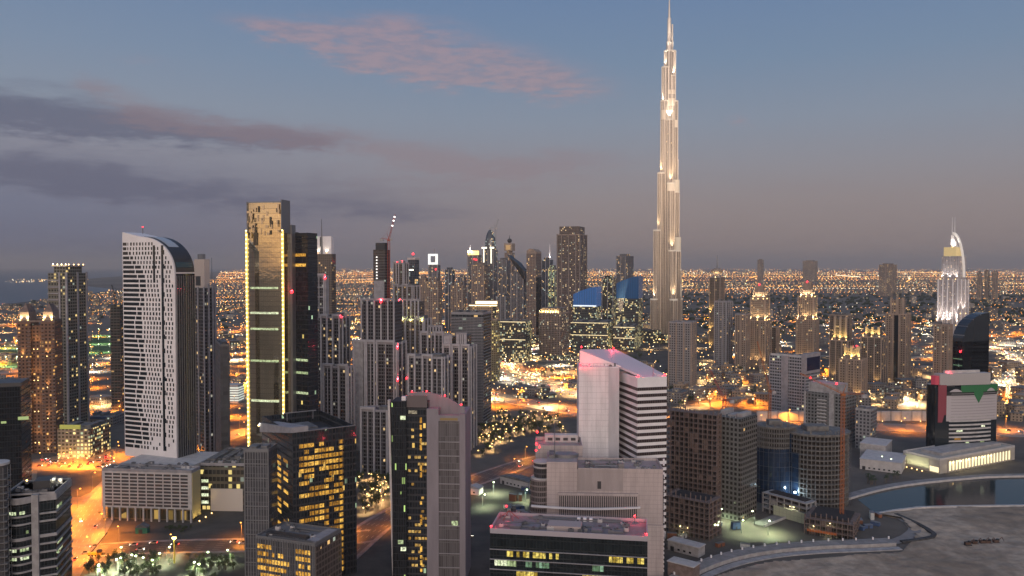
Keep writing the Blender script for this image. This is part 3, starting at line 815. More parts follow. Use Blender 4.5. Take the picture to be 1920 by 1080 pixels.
# ---- dark flats behind the slotted tower
b = Bld('apartment_tower', 'dark apartment tower with a cream top block behind the white slotted tower', 'tower', 361, 385, 406, 660, 760, 40)
b.body(b.z(540), F_exec)
b.part('crown', [(b.x0+1, b.x1-4, b.y0+2, b.y1-4, b.z(540), b.z(486))], mat('cream_block', (.50,.42,.37), .8))
b.part('crown_recess', [(b.x0+4, b.x0+13, b.y0+1.8, b.y0+3, b.z(536), b.z(518))], M['dark_metal'])
b.each('pilaster', [(x-.8, x+.8, b.y0-.9, b.y0+.3, 0, b.z(538)) for x in (b.x0+1, b.x0+b.W*.5, b.x1-1)]+[(b.x1-.3, b.x1+.9, y-.8, y+.8, 0, b.z(532)) for y in (b.y0+b.D*.33, b.y0+b.D*.7, b.y1-1)], M['frame_grey'])
b.part('plant_room', [(b.x0+5, b.x1-9, b.y0+6, b.y1-8, b.z(486), b.z(476))], M['grey_metal'])
b.part('roof_mast', [(b.x1-2.3, b.x1-2, b.y1-3, b.y1-2.7, b.z(535), b.z(483))], M['grey_metal'])
b = Bld('office_block', 'plain narrow grey slab at the foot of the dark cream topped tower', 'building', 404, 414, 431, 740, 690, 65)
b.body(b.z(648), fc('blank_slab', (.17,.17,.18), (.10,.10,.105), cw=4, fh=3.6, wf=.95, hf=.9, lit=0, grough=.5, gspec=.4))
b.parapet(b.z(648), 1.2, .4, M['grey_metal']); b.plant(b.z(648), 2, M['roof_grey'])

# ---- gold glass tower with the two strips of lamps
b = Bld('glass_tower', 'tall gold mirrored glass tower edged by two strips of yellow lamps', 'tower', 466, 530, 545, 640, 640, 12)
z1 = b.z(452)
# the front swells outward a little from top to waist
def gold_ring(z, zt_):
    sw = 1.0+.055*math.sin(min(1, z/zt_)*math.pi*.55+.15) if z < zt_ else 1.0
    r = []
    for i in range(9):
        f = i/8; x = (b.x0+b.W*f)*sw; r.append((x, b.y0-2.4*math.sin(math.pi*f)*1.0, z))
    return r+[(b.x1, b.y1, z), (b.x0, b.y1, z)]
zf_ = b.z(380)
gold = bpy.data.materials.new('gold_mirror_glass'); gold.use_nodes = True
t = NT(gold.node_tree); g_ = t.n['Principled BSDF']
s_ = t.new('ShaderNodeSeparateXYZ'); t.l.new(t.new('ShaderNodeUVMap').outputs[0], s_.inputs[0])
fu = t.m('FRACT', t.m('DIVIDE', s_.outputs[0], 1.7)); fv = t.m('FRACT', t.m('DIVIDE', s_.outputs[1], 3.9))
frm = t.m('MAXIMUM', t.m('LESS_THAN', fu, .08), t.m('LESS_THAN', fv, .10))
floor_ = t.m('FLOOR', t.m('DIVIDE', s_.outputs[1], 3.9))
wn = t.new('ShaderNodeTexWhiteNoise', noise_dimensions='1D'); t.l.new(floor_, wn.inputs['W'])
c_ = t.mix(t.m('MULTIPLY', wn.outputs[0], .35), (.60,.52,.38), (.36,.32,.25))
t.l.new(t.mix(t.m('MULTIPLY', frm, .45), c_, (.16,.13,.10)), g_.inputs['Base Color'])
g_.inputs['Metallic'].default_value = .92; g_.inputs['Roughness'].default_value = .045
bp = t.new('ShaderNodeBump'); bp.inputs['Strength'].default_value = .05; bp.inputs['Distance'].default_value = 1.0
t.l.new(t.noise(t.new('ShaderNodeTexCoord').outputs['Object'], .16, 3, .6), bp.inputs['Height']); t.l.new(bp.outputs[0], g_.inputs['Normal'])
mb = MB(); mb.loft([gold_ring(z, z1) for z in [z1*k/10 for k in range(11)]]+[gold_ring(zf_*.999, z1), gold_ring(zf_, z1)])
mb.build('glass_front', gold, b.o)
zs0, zs1 = b.z(450), b.z(380)
# glazed screen at the top: open frame standing above the roof
b.part('top_screen', [(b.x0-.4, b.x1+.4, b.y0-.9, b.y0-.5, zf_, zf_+1.0), (b.x0-.4, b.x0+.4, b.y0-.9, b.y1, zf_-24, zf_+1.02), (b.x1-.4, b.x1+.42, b.y0-.9, b.y1, zf_-24, zf_+2.5)], M['grey_metal'])
rs = []
S = random.Random(11)
for k in range(46):                     # small pale and dark panes painted as the broken reflections near the top
    x = b.x0+1+S.random()*(b.W-3); z = b.z(447)+S.random()*(b.z(392)-b.z(447)); rs.append((x, x+S.choice([.8,1.5,1.5,2.4]), b.y0-2.75, b.y0-2.5, z, z+S.choice([1.9,3.4,5])))
b.each('pale_reflection_pane', rs[:30], mat('pale_reflection_pane', (.50,.42,.32), .18, .8)); b.each('dark_pane', rs[30:], M['black_glass'])
b.each('opening', [(b.xf(480), b.xf(487), b.y0-2.9, b.y0-2.4, b.z(460), b.z(436))], M['black_glass'])
lampm = MB().ball((0,0,0), .62, 6, 4).mesh('strip_lamp', mat('strip_lamp', (.8,.7,.4), emit=(1,.80,.30), es_=5))
for side_ in (0, 1):
    mb = MB(); x = b.x0 if side_ == 0 else b.x1
    pts = []
    for k in range(31):
        z = 1+(b.z(432)-1)*k/30; sw = 1.0+.055*math.sin(z/z1*math.pi*.55+.15); pts.append((x*sw, b.y0-.7, z))
    for k in range(30):
        pa, pb = pts[k], pts[k+1]
        mb.loft([[(pa[0]-.85, pa[1], pa[2]), (pa[0]+.85, pa[1], pa[2]), (pa[0]+.85, pa[1]+.8, pa[2]), (pa[0]-.85, pa[1]+.8, pa[2])], [(pb[0]-.85, pb[1], pb[2]), (pb[0]+.85, pb[1], pb[2]), (pb[0]+.85, pb[1]+.8, pb[2]), (pb[0]-.85, pb[1]+.8, pb[2])]], cap=(k in (0, 29)))
    st_ = mb.build('light_strip', mat('strip_back', (.5,.4,.2), .5, emit=(1,.66,.15), es_=1.0), b.o)
    for k in range(60):
        z = 3+(b.z(432)-3)*k/59; sw = 1.0+.055*math.sin(z/z1*math.pi*.55+.15)
        o = bpy.data.objects.new('strip_lamp', lampm); col.objects.link(o); o.parent = st_; o.location = (x*sw, b.y0-.95, z)
b.each('lit_floor', [(b.x0+3.5, b.x1-3, b.y0-2.85, b.y0-1.0, b.z(y)-.8, b.z(y)+.8) for y in (540, 587, 617, 677, 752)], M['green_window'])
b.part('stair_core', [(b.x1-3, b.x1+2, b.y1-.5, b.y1+6, 0, b.z(420))], M['grey_metal'])
b.red([(b.x1+9, b.y0-1.5, b.z(547))], 4000, 1.3)

d = Bld('glass_tower', 'dark glass tower with greenish lit floors attached to the right of the gold tower', 'tower', 532, 578, 596, 640, 652, 28)
d.body(d.z(440), fc('dark_curtain', (.035,.035,.04), (.014,.018,.024), cw=1.7, fh=3.9, wf=.9, hf=.8, lit=.025, warm=(1,.75,.2), cool=(.7,1,.62), coolp=.6, st=.8, gspec=.9))
d.each('lit_floor', [(d.x0+.5, d.x1-.5, d.y0-.12, d.y0+.2, d.z(y)-1.0, d.z(y)+1.0) for y in (676, 700, 738)], M['green_window'])
d.each('amber_floor', [(d.x0+.5, d.x1-2, d.y0-.12, d.y0+.2, d.z(y)-1.2, d.z(y)+1.2) for y in (478, 497)], M['amber_window'])
d.parapet(d.z(440), 1.5, .5, M['dark_metal']); d.plant(d.z(440), 2, M['dark_metal'], 3)
d.part('side_strip', [(d.x0+.1, d.x0+1.3, d.y0-.35, d.y0+.1, 0, d.z(560))], mat('olive_strip', (.2,.2,.05), .5, emit=(.85,.75,.12), es_=.25))
d.red([(d.x0+9, d.y0-.9, d.z(552))], 2500, 1.2); d.red([(d.x0+8, d.y0-.9, d.z(570))], 0, .7)

# ---- dark brown tower with the white box crown and mast
b = Bld('office_tower', 'dark brown tower with a floodlit white box crown and tall mast behind the gold tower', 'tower', 586, 623, 630, 540, 1150, 14)
b.body(b.z(476), F_oldd)
b.part('crown', [(b.x0, b.xf(621)-.5, b.y0+2, b.y1-2, b.z(476), b.z(443))], M['white_paint'])
mb = MB(); mb.tube((b.xf(603), b.y0+1.2, b.z(476)), (b.xf(603), b.y0+1.2, b.z(410)), 1.6, .4, 6); mb.build('mast', M['grey_metal'], b.o)
for px in (596, 603, 612): b.flood((b.xf(px), b.y0+.6, b.z(474)), 4200, (1,.86,.66), aim=(0,.25,1), spot=100)
b.part('crown_slot', [(b.xf(600)-.7, b.xf(600)+.9, b.y0+1.8, b.y0+2.2, b.z(462), b.z(444))], M['dark_metal'])

# ---- the family of pale framed, dark recessed residential towers
def exec_tower(label, L, C, Rr, py, Y, th, top, fr, rfr=(.05, .5, .95), crown=None, lit=True, fm=None, group='framed residential towers', base=None):
    b = Bld('apartment_tower', label, 'tower', L, C, Rr, py, Y, th, group)
    z = b.z(top)
    b.body(z, fm or F_exec, inset=.0)
    pw = .85
    PP_ = M['pier_pale']
    b.each('pilaster', [(b.x0+b.W*f-pw, b.x0+b.W*f+pw, b.y0-1.3, b.y0+.2, 0, z+1.5) for f in fr], PP_)
    b.each('side_pilaster', [(b.x1-.2, b.x1+1.1, b.y0+b.D*f-pw, b.y0+b.D*f+pw, 0, z+1.5) for f in rfr], PP_)
    for i in range(0, len(fr)-1, 2):
        b.each('crown_beam', [(b.x0+b.W*fr[i]-pw-.02, b.x0+b.W*fr[i+1]+pw+.02, b.y0-1.33, b.y0+.9, z+1.5, z+3.6)], PP_)
    # balcony slabs in the bays
    nb = []
    for i in range(len(fr)-1):
        if (fr[i+1]-fr[i])*b.W < 5: continue
        k = 0; zz = 7.0
        while zz < z-3: nb.append((b.x0+b.W*fr[i]+pw, b.x0+b.W*fr[i+1]-pw, b.y0-.85, b.y0+.1, zz, zz+.55)); zz += 3.4*2; k += 1
    b.many('balcony', nb, M['balcony_dark'], 60)
    b.each('rib', [(b.x0+b.W*(fr[i]+fr[i+1])/2-.35, b.x0+b.W*(fr[i]+fr[i+1])/2+.35, b.y0-1.0, b.y0+.1, 0, z) for i in range(len(fr)-1) if (fr[i+1]-fr[i])*b.W > 8], PP_)
    b.parapet(z, 1.4, .5, M['frame_grey']); b.plant(z, 2, M['roof_grey'], 4.5)
    if crown:
        for (a, c, ty) in crown:
            zz = b.z(ty)
            o = b.part('upper_storeys', [(b.x0+b.W*a, b.x0+b.W*c, b.y0+2.5, b.y1-2.5, z, zz)], fm or F_exec)
            b.each('pilaster', [(b.x0+b.W*f-.7, b.x0+b.W*f+.7, b.y0+1.4, b.y0+2.7, z, zz+1.2) for f in [a+.02, a+(c-a)*.2, a+(c-a)*.4, a+(c-a)*.6, a+(c-a)*.8, c-.02]], PP_)
            b.each('crown_beam', [(b.x0+b.W*a-.4, b.x0+b.W*c+.4, b.y0+1.36, b.y0+3, zz+1.2, zz+3.2)], M['frame_grey'])
    return b
e1 = exec_tower('pale framed apartment tower with a slot of lit stairs, right of the gold tower', 598, 642, 656, 720, 800, 18, 596, (.12, .38, .62, .9))
e1.each('stair_window', [(e1.x0+e1.W*.47, e1.x0+e1.W*.53, e1.y0-.15, e1.y0+.2, z, z+1.3) for z in [20+6.8*k for k in range(15)]], M['amber_window'])
e1b = exec_tower('lower pale framed apartment block with olive lit bays in front of the slotted flats', 606, 652, 664, 780, 735, 18, 690, (.04, .36, .66, .97))
e0 = exec_tower('slim pale ladder framed tower squeezed between the brown tower and the gold tower', 588, 610, 615, 620, 900, 15, 519, (.08, .92))
e0.each('crown_beam', [(e0.x0+1, e0.x1-1, e0.y0-1.2, e0.y0-.1, z, z+1.6) for z in (e0.z(540), e0.z(558), e0.z(578), e0.z(600))], M['frame_grey'])
e0.red([(e0.x1+1, e0.y0-1.5, e0.z(522))], 2500, 1.2)
e2 = exec_tower('broad grey twin framed apartment tower with a taller slimmer block rising behind its roof', 664, 745, 762, 740, 770, 14, 645, (.0, .26, .30, .48, .54, .93, .99), crown=[(.14, .93, 566)])
e2.part('blank_wall', [(e2.x0-.1, e2.x0+e2.W*.22, e2.y0-1.0, e2.y0+.3, 0, e2.z(642))], M['concrete'])
e2.red([(e2.x1+.6, e2.y0-1, e2.z(652)), (e2.x1+.8, e2.y0-1, e2.z(713))], 3000, 1.1)
e2.red([(e2.x0+e2.W*.62, e2.y0+1, e2.z(566))], 3000, 1.3)
e3 = exec_tower('dark apartment tower with yellow green lamps under its roof, behind the broad twin framed tower', 742, 795, 808, 640, 880, 16, 600, (.05, .35, .7, .98), crown=[(.1, .8, 566)], fm=F_oldd)
for f in (.1, .25, .55, .95): e3.flood((e3.x0+e3.W*f, e3.y0-2, e3.z(601)), 900, (.85,1,.25), r=1.0)
e3.red([(e3.x1, e3.y0-1, e3.z(640)), (e3.x0+4, e3.y0, e3.z(566))], 1200, 1.0)
e1.red([(e1.x1, e1.y0-1.5, e1.z(594))], 1500, 1.0)
e4 = exec_tower('grey apartment tower with a pale boxed crown left of the dark banded slab', 790, 832, 842, 700, 830, 16, 628, (.0, .3, .62, .97), crown=[(.25, .9, 616)])
e5 = exec_tower('pale notched apartment tower with twin lantern tops in front of the dark banded slab', 828, 882, 893, 720, 780, 12, 652, (.06, .30, .38, .62, .70, .95), crown=[(.08, .34, 634), (.5, .85, 630)])
e6 = exec_tower('low framed apartment block with dark bays at the foot of the grey towers', 765, 832, 846, 720, 740, 16, 672, (.02, .2, .42, .68, .96))
e6.red([(e6.x0-1, e6.y0-1.4, e6.z(712))], 1500, .9)
e7 = exec_tower('short pale framed block left of the dark curved tower, below the broad twin tower', 676, 728, 744, 800, 690, 14, 772, (.03, .5, .97))

# ---- dark banded slab
b = Bld('apartment_slab', 'broad dark slab with thin pale floor bands, standing before the bright highway', 'building', 846, 906, 921, 660, 900, 14)
z = b.z(588); b.body(z, F_slab)
b.each('floor_band', [(b.x0-.5, b.x1+.4, b.y0-.6, b.y0+.1, 5+3.5*k, 5.7+3.5*k) for k in range(int((z-8)/3.5))], M['frame_grey'])
b.parapet(z, 1.3, .4, M['frame_grey']); b.plant(z, 4, M['roof_grey'], 4)

# ---- unfinished dark tower and neighbours
b = Bld('unfinished_tower', 'dark unfinished tower with a string of white work lamps under a raised crane', 'tower', 700, 722, 731, 540, 1080, 20)
b.body(b.z(468), fc('bare_floors', (.105,.095,.095), (.03,.028,.03), cw=4, fh=3.7, wf=.9, hf=.6, lit=.02, st=.8))
b.part('core', [(b.x0+2, b.x1-2, b.y0+3, b.y1-3, b.z(468), b.z(455))], mat('dark_formwork', (.05,.05,.055), .8))
b.part('cladding', [(b.x0+1, b.x1-1, b.y0-.5, b.y0+.2, 0, b.z(526))], M['frame_grey'])
b.each('work_lamp', [(b.x0+5, b.x0+6.6, b.y0-1.2, b.y0-.3, zz, zz+1.5) for zz in [b.z(523)+k*4.1 for k in range(8)]], mat('work_lamp', (.8,.8,.8), emit=(1,.95,.85), es_=1.6))
def crane(name_label, base, zt_, jib_to, m, r=1.0, counter=None, cat='crane', lamps=False):
    """luffing tower crane: lattice mast, slewing cab, raised jib, counter jib with weight"""
    o = empty('tower_crane', base); tag(o, name_label, cat)
    mb = MB(); h = zt_-base[2]
    for sx_, sy_ in ((-r,-r), (r,-r), (r,r), (-r,r)): mb.tube((sx_, sy_, 0), (sx_, sy_, h), r*.16, n=4)
    k = int(h/(r*2.6))
    for i in range(k):
        za, zb = h*i/k, h*(i+1)/k
        for (xa, ya, xb, yb) in ((-r,-r,r,-r), (r,-r,r,r), (r,r,-r,r), (-r,r,-r,-r)):
            mb.tube((xa, ya, za), (xb, yb, zb), r*.09, n=3); mb.tube((xa, ya, zb), (xb, yb, zb), r*.09, n=3)
    mb.build('mast', m, o)
    MB().box(-r*1.3, r*1.3, -r*1.3, r*1.3, h, h+r*1.5).build('slewing_ring', m, o)
    j = Vector(jib_to)-Vector(base); top = Vector((0, 0, h+r*1.5))
    def lattice(a, c, wd):
        mb = MB(); a, c = Vector(a), Vector(c); d = (c-a).normalized(); s_ = d.cross(Vector((0,0,1))).normalized(); u_ = s_.cross(d)
        offs = [s_*wd-u_*wd*.5, -s_*wd-u_*wd*.5, u_*wd]
        for q_ in offs: mb.tube(a+q_, c+q_*.5, wd*.2, wd*.15, n=4)
        kk = max(4, int((c-a).length/(wd*3)))
        for i in range(kk):
            pa, pb = a+(c-a)*(i/kk), a+(c-a)*((i+1)/kk)
            for q1, q2 in ((0,1), (1,2), (2,0)): mb.tube(pa+offs[q1]*.9, pb+offs[q2]*.9, wd*.1, n=3)
        return mb
    lattice(top, j, r*.8).build('jib', m, o)
    fl_ = Vector((j.x, j.y, 0)); fl_ = fl_.normalized() if fl_.length > .1 else Vector((1,0,0))
    ct = top-fl_*(counter or r*9)+Vector((0,0,r*1.2))
    lattice(top, ct, r*.7).build('counter_jib', m, o)
    MB().box(ct.x-r*1.6, ct.x+r*1.6, ct.y-r, ct.y+r, ct.z-r*2.6, ct.z-r*.3).build('counterweight', M['concrete'], o)
    MB().box(r*1.3, r*3.0, -r*1.2, r*.4, h+r*.2, h+r*2.4).build('cab', M['grey_metal'], o)
    ap = top+Vector((0,0,r*6))-fl_*r*2
    mb = MB(); mb.tube(top, ap, r*.3, r*.15, 4); mb.tube(ap, j, r*.06, n=3); mb.tube(ap, ct, r*.06, n=3); mb.build('stay', m, o)
    if lamps:
        for f in (.55, .75, .9): 
            w_ = MB().ball((0,0,0), r*.8, 6, 4).build('jib_lamp', mat('jib_lamp', (.8,.8,.8), emit=(1,.97,.9), es_=3), o); w_.location = top+(j-top)*f
    return o
c0 = b.o.matrix_world if False else None
crane('luffing crane with white lamps along its raised jib on the dark unfinished tower', (at(729, 470, 1085).x, 1085, 40), at(729, 452, 1085).z, at(741, 402, 1080), M['red_steel'], 1.5, 12, lamps=True)

b = exec_tower('pale framed tower with dark slots and a red lit roof right of the unfinished tower', 737, 757, 766, 520, 1250, 20, 494, (.05, .32, .55, .95), group=None, fm=F_oldd)
b.red([(b.x1-2, b.y0, b.z(491)), (b.x1-10, b.y0+2, b.z(492))], 3000, 1.5)
b = Bld('office_tower', 'slim dark glass tower with a flat pale cap beside the red lit framed tower', 'tower', 765, 778, 786, 520, 1300, 30)
b.body(b.z(487), F_far3); b.part('roof_cap', [(b.x0-1, b.x1+1, b.y0-1, b.y1+1, b.z(487), b.z(483))], M['pale_concrete'])
b.part('lit_band', [(b.x0-.1, b.x1-3, b.y0-.2, b.y0+.2, b.z(507), b.z(505))], M['white_lamp'])
b.red([(b.x0+6, 0, b.z(476))], 2500, 1.8); b.part('mast', [(b.x0+5.5, b.x0+6.5, -.5, .5, b.z(483), b.z(477))], M['grey_metal'])
exec_tower('pale framed shoulder block with dark slots below the slim red beacon tower', 738, 775, 787, 560, 1120, 18, 537, (.04, .22, .46, .70, .95), fm=F_oldd)

# ---- amber office tower in front
b = Bld('office_building', 'black glass office tower with many amber lit windows and a sloping grey roof', 'office', 492, 549, 668, 900, 446, 57)
zr_ = b.z(812)
b.body(zr_-7, F_office)
b.each('glass_screen', [(b.x1-.6, b.x1, b.y0, b.y1, zr_-7, zr_), (b.x0, b.x0+.6, b.y0, b.y1, zr_-7, zr_), (b.x0+.6, b.x1-.6, b.y0, b.y0+.6, zr_-7, zr_), (b.x0+.6, b.x1-.6, b.y1-.6, b.y1, zr_-7, zr_)], F_office)
b.each('roof_edge', [(b.x1-.7, b.x1+.2, b.y0-.2, b.y1+.2, zr_, zr_+.5)], M['grey_metal'])
win = []
S = random.Random(21)
ncol, y_a, y_b = 9, b.yf(561), b.yf(644); fh = 3.55
rows = ['111010001', '010111101', '111111111', '111111111', '111011111', '011000111', '110001101', '001111011', '111111111', '000000101', '111110111', '001111011', '111111001', '000001011', '111001111', '001111111', '111111101', '011010111', '111111101', '100111111', '111111011', '011111101']
zz = b.zr(600, 830)
for r, row in enumerate(rows):
    for c in range(ncol):
        on = row[c] == '1'
        if on:
            ya = y_a+(y_b-y_a)*c/ncol; win.append((b.x1-.1, b.x1+.12, ya+.15, ya+(y_b-y_a)/ncol-.15, zz-r*fh-1.9, zz-r*fh+.35))
b.each('lit_window', win, M['amber_window'])
lw = []
for r in range(19):
    for c in range(3):
        if S.random() < .72: lw.append((b.xf(506+c*13), b.xf(506+c*13+8), b.y0-.12, b.y0+.1, zz-12-r*fh, zz-10.2-r*fh))
b.each('side_window', lw, M['amber_window'])
b.each('mullion', [(b.x1, b.x1+.35, y-.12, y+.12, 0, zr_) for y in [b.y0+b.D*k/18 for k in range(1, 18)]], M['dark_metal'])
mb = MB(); mb.extr([(b.x0-1, zr_-10), (b.x1+.3, zr_+.2), (b.x1+.3, zr_+3.2), (b.x0-1, zr_-4.2)], b.y0-1.2, b.y0+9); mb.build('sloping_roof', M['frame_grey'], b.o)
mb = MB()
for yy in (b.y0+8, b.y0+24): mb.tube((-5, yy, zr_), (-5, yy, zr_+5), .25, n=5)
mb.tube((-5, b.y0+6, zr_+5), (-5, b.y0+26, zr_+5), .3, n=5); mb.build('roof_gantry', M['grey_metal'], b.o)
b.plant(zr_-7, 2, M['roof_grey'], 4)
b.flood((b.x0-1.5, b.y0-1.6, zr_-6), 500, (1,.97,.85), .55)
a = Bld('office_wing', 'slim grey wing with fine vertical mullions on the left flank of the amber lit office', 'office', 459, 503, None, 900, 436, 4, D=14)
za = a.z(845)
a.body(za, F_mull)
a.each('floor_line', [(a.x0-.15, a.x1+.15, a.y0-.2, a.y0+.1, za-7.6-7.8*k, za-7.2-7.8*k) for k in range(int(za/7.8))], M['grey_metal'])
a.each('edge_post', [(x-.3, x+.3, a.y0-.3, a.y0+.3, 0, za+1) for x in (a.x0, a.x1)], M['grey_metal'])
a.parapet(za, 1.0, .3, M['grey_metal']); a.plant(za, 2, M['roof_grey'], 2)
l = Bld('office_annexe', 'low dark annexe with rows of amber windows in front of the amber lit office', 'office', 480, 591, 640, 1040, 402, 20)
zl = l.z(1022)
l.body(zl, F_mull)
l.part('side_wall', [(l.x1, l.x1+.5, l.y0+.3, l.y1-.2, 0, zl-1.2)], fc('annexe_side', (.16,.125,.105), (.05,.042,.04), cw=2.6, fh=3.2, wf=.8, hf=.7, lit=.05))
rows = ['1111100000000111110', '1111010110000111110', '1111111111100011010', '1111111111000111110', '0111111100000111110', '1111111111000111110']
cw_l = l.W/20
wl = []
for r, row in enumerate(rows):
    for c, ch in enumerate(row):
        if ch == '1': wl.append((l.x0+cw_l*(c+.6), l.x0+cw_l*(c+.6)+cw_l*.86, l.y0-.12, l.y0+.1, zl-5.6-r*3.75, zl-3.4-r*3.75))
l.each('lit_window', wl, M['amber_window'])
l.each('mullion', [(x-.1, x+.1, l.y0-.35, l.y0, 0, zl) for x in [l.x0+cw_l*(c+.52) for c in range(20)]], M['grey_metal'])
l.parapet(zl, .9, .35, M['grey_metal'])
l.clutter(zl, 14, 4)
l.part('roof_plant', [(l.x0+4, l.x1-8, l.y0+3, l.y0+7, zl+.02, zl+1.8)], M['dark_metal']); l.part('roof_slab', [(l.x1-7, l.x1-1, l.y0+2, l.y1-2, zl+.02, zl+.9)], M['frame_grey'])

# ---- curved dark tower with lilac concrete fin
b = Bld('office_tower', 'dark curved glass tower with lilac concrete fin and red lamps along its arched screen', 'tower', 731, 873, None, 900, 452, 4, D=24)
X = b.xf; zz_ = lambda px, py: b.zf(px, py)
zt = zz_(845, 790)
b.part('core', [(X(762), X(803), b.y0+.6, b.y1, 0, zz_(780, 752)), (X(803)+.01, b.x1-.3, b.y0+.6, b.y1, 0, zt)], F_office)
fin = fc('lilac_concrete', (.28,.25,.275), (.26,.235,.255), cw=3, fh=3.9, wf=.98, hf=.98, lit=0, grough=.7, gspec=.3, var=0)
# left: bowed glass bay with a slanted white edge
zb_ = zz_(748, 752)
def bay(z): return [(X(735)+(X(763)-X(735))*i/8, b.y0-1.6*math.sin(math.pi*(.25+.5*i/8)), z) for i in range(9)]+[(X(763), b.y0+14, z), (X(735), b.y0+14, z)]
MB().loft([bay(0), bay(zb_)]).build('glass_bay', fc('bay_glass', (.03,.032,.035), (.012,.014,.017), cw=1.0, fh=4, wf=.78, hf=.92, lit=.02, cool=(.7,1,.3), coolp=1, st=.7, gspec=.8), b.o)
mb = MB(); e0_, e1_ = X(732), X(729.5)
mb.loft([[(e0_+1.2, b.y0-1.2, 0), (e0_+2.2, b.y0-1.2, 0), (e0_+2.2, b.y0+2, 0), (e0_+1.2, b.y0+2, 0)], [(e1_-.4, b.y0-1.2, zb_+.6), (e1_+.8, b.y0-1.2, zb_+.6), (e1_+.8, b.y0+2, zb_+.6), (e1_-.4, b.y0+2, zb_+.6)]]); mb.build('slanted_edge', M['pale_concrete'], b.o)
S = random.Random(4)
b.each('lit_window', [(X(787), X(791), b.y0+.45, b.y0+.7, z, z+S.choice([1.8, 2.8, 3.2])) for z in [5+3.9*k for k in range(23)] if S.random() < .75], M['amber_window'])
b.each('room_window', [(xa, xa+1.5, b.y0+.45, b.y0+.7, z, z+1.5) for z in [8+3.9*k for k in range(21)] for xa in [X(765)+1.9*i for i in range(9)] if S.random() < (.55 if z < 40 or 62 < z < 74 else .08)], pane('dim_amber', (1,.5,.08), (1,.66,.2), .6))
b.each('green_window', [(X(px), X(px)+3, b.y0-1.75, b.y0-1.0, zz_(px, py), zz_(px, py)+2.2) for px, py in ((752, 786), (747, 1018), (752, 1031))], M['green_window'])
b.part('brown_screen', [(X(763), X(801), b.y0+.2, b.y0+.8, zz_(780, 764), zz_(780, 742))], mat('brown_screen', (.13,.105,.105), .6))
b.part('lit_strip', [(X(766), X(782), b.y0+.1, b.y0+.5, zz_(770, 776), zz_(770, 770))], pane('pale_pane_lit', (1,.85,.6), (1,.95,.8), .7))
# right: lilac frame round a grey curtain wall
b.part('front_fin', [(X(801), X(823), b.y0-1.2, b.y0+6, 0, zz_(812, 766))], fin)
b.part('frame_jamb', [(X(862), b.x1, b.y0-1.2, b.y1, 0, zz_(866, 776))], fin)
b.part('curtain_wall', [(X(823), X(862), b.y0-.6, b.y0+.5, 0, zz_(845, 789))], fc('grey_curtain', (.17,.16,.165), (.085,.078,.08), cw=1.25, fh=7.6, wf=.82, hf=.96, lit=0, grough=.25))
b.each('floor_line', [(X(823), X(862), b.y0-.95, b.y0-.6, zz_(845, 829)-8.0*k, zz_(845, 829)-8.0*k+.45) for k in range(10) if zz_(845, 829)-8.0*k > 2], M['frame_grey'])
b.part('frame_head', [(X(823), X(862), b.y0-1.2, b.y0+2, zz_(845, 789), zz_(845, 778))], fin)
b.part('sign_slot', [(X(826), X(859), b.y0-1.35, b.y0-1.15, zz_(845, 787.5), zz_(845, 783))], mat('ochre_slot', (.28,.20,.08), .6))
b.each('lit_bay', [(X(847), X(859), b.y0-.8, b.y0-.55, zz_(850, 985), zz_(850, 976))], M['green_window'])
# arched screen wall on the roof, sweeping back and down to the right
pts = []
for i in range(17):
    f = i/16; px = 765+(871-765)*f
    pts.append((X(px), b.y0+2+9*math.sin(math.pi*min(1, f*1.1))*f, zz_(px, 738+27*max(0, (f-.15)/.85)**1.5-4*math.sin(math.pi*f)*(1-f))))
mb = MB(); mb.loft([[(x, y, zt-6), (x, y+.9, zt-6), (x, y+.9, z), (x, y, z)] for (x, y, z) in pts]); mb.build('arched_screen', fin, b.o)
for i in (1, 5, 10, 15): warning(b.o, (pts[i][0], pts[i][1], pts[i][2]+.7), 1100, .5)
b.part('roof_unit', [(X(842), X(858), b.y0+2, b.y0+6, zt+.02, zt+3)], M['grey_metal']); b.part('roof_plant', [(X(824), X(838), b.y0+8, b.y1-3, zt+.02, zt+2)], M['roof_grey'])
b.part('antenna_box', [(X(752), X(760), b.y0+2, b.y0+5, zb_, zb_+2.2)], M['white_paint'])

# ---- white tower with black striped flank
b = Bld('office_tower', 'white tower with black window bands and a sloping red lit roof plate, centre front', 'tower', 1160, 1195, 1250, 760, 520, 75)
zt = b.z(712); zb = b.z(878)
b.part('wall', [(b.x0, b.x1, b.y0, b.y1, 0, zt)], M['white_paint'])
bands = []
fhb = (b.z(727)-b.z(866))/11.4
for k in range(26):
    z1 = b.z(727)-fhb*k; z0 = z1-fhb*.50
    if z0 < 2: break
    bands.append((b.x0+.6, b.x1+.14, b.y0-.12, b.y1-.02, z0, z1))
b.each('window_band', bands, F_strip)
b.parapet(zt, 1.5, .6, M['white_paint'])
pl = Bld('stair_tower', 'blank white panelled shaft on the left of the white striped tower', 'tower', 1085, 1160, None, 780, 538, 2, D=26)
zpl = pl.z(688)
pl.body(zpl, F_white, name='panelled_wall')
pl.clutter(zpl, 4, 9)
pl.part('corner_panel', [(pl.xf(1141), pl.x1+.25, pl.y0-.5, pl.y0+.2, 0, zpl-.6)], fc('corner_panels', (.60,.575,.60), (.55,.53,.55), cw=3.0, fh=3.8, wf=.97, hf=.97, lit=0, grough=.5, gspec=.4, var=0))
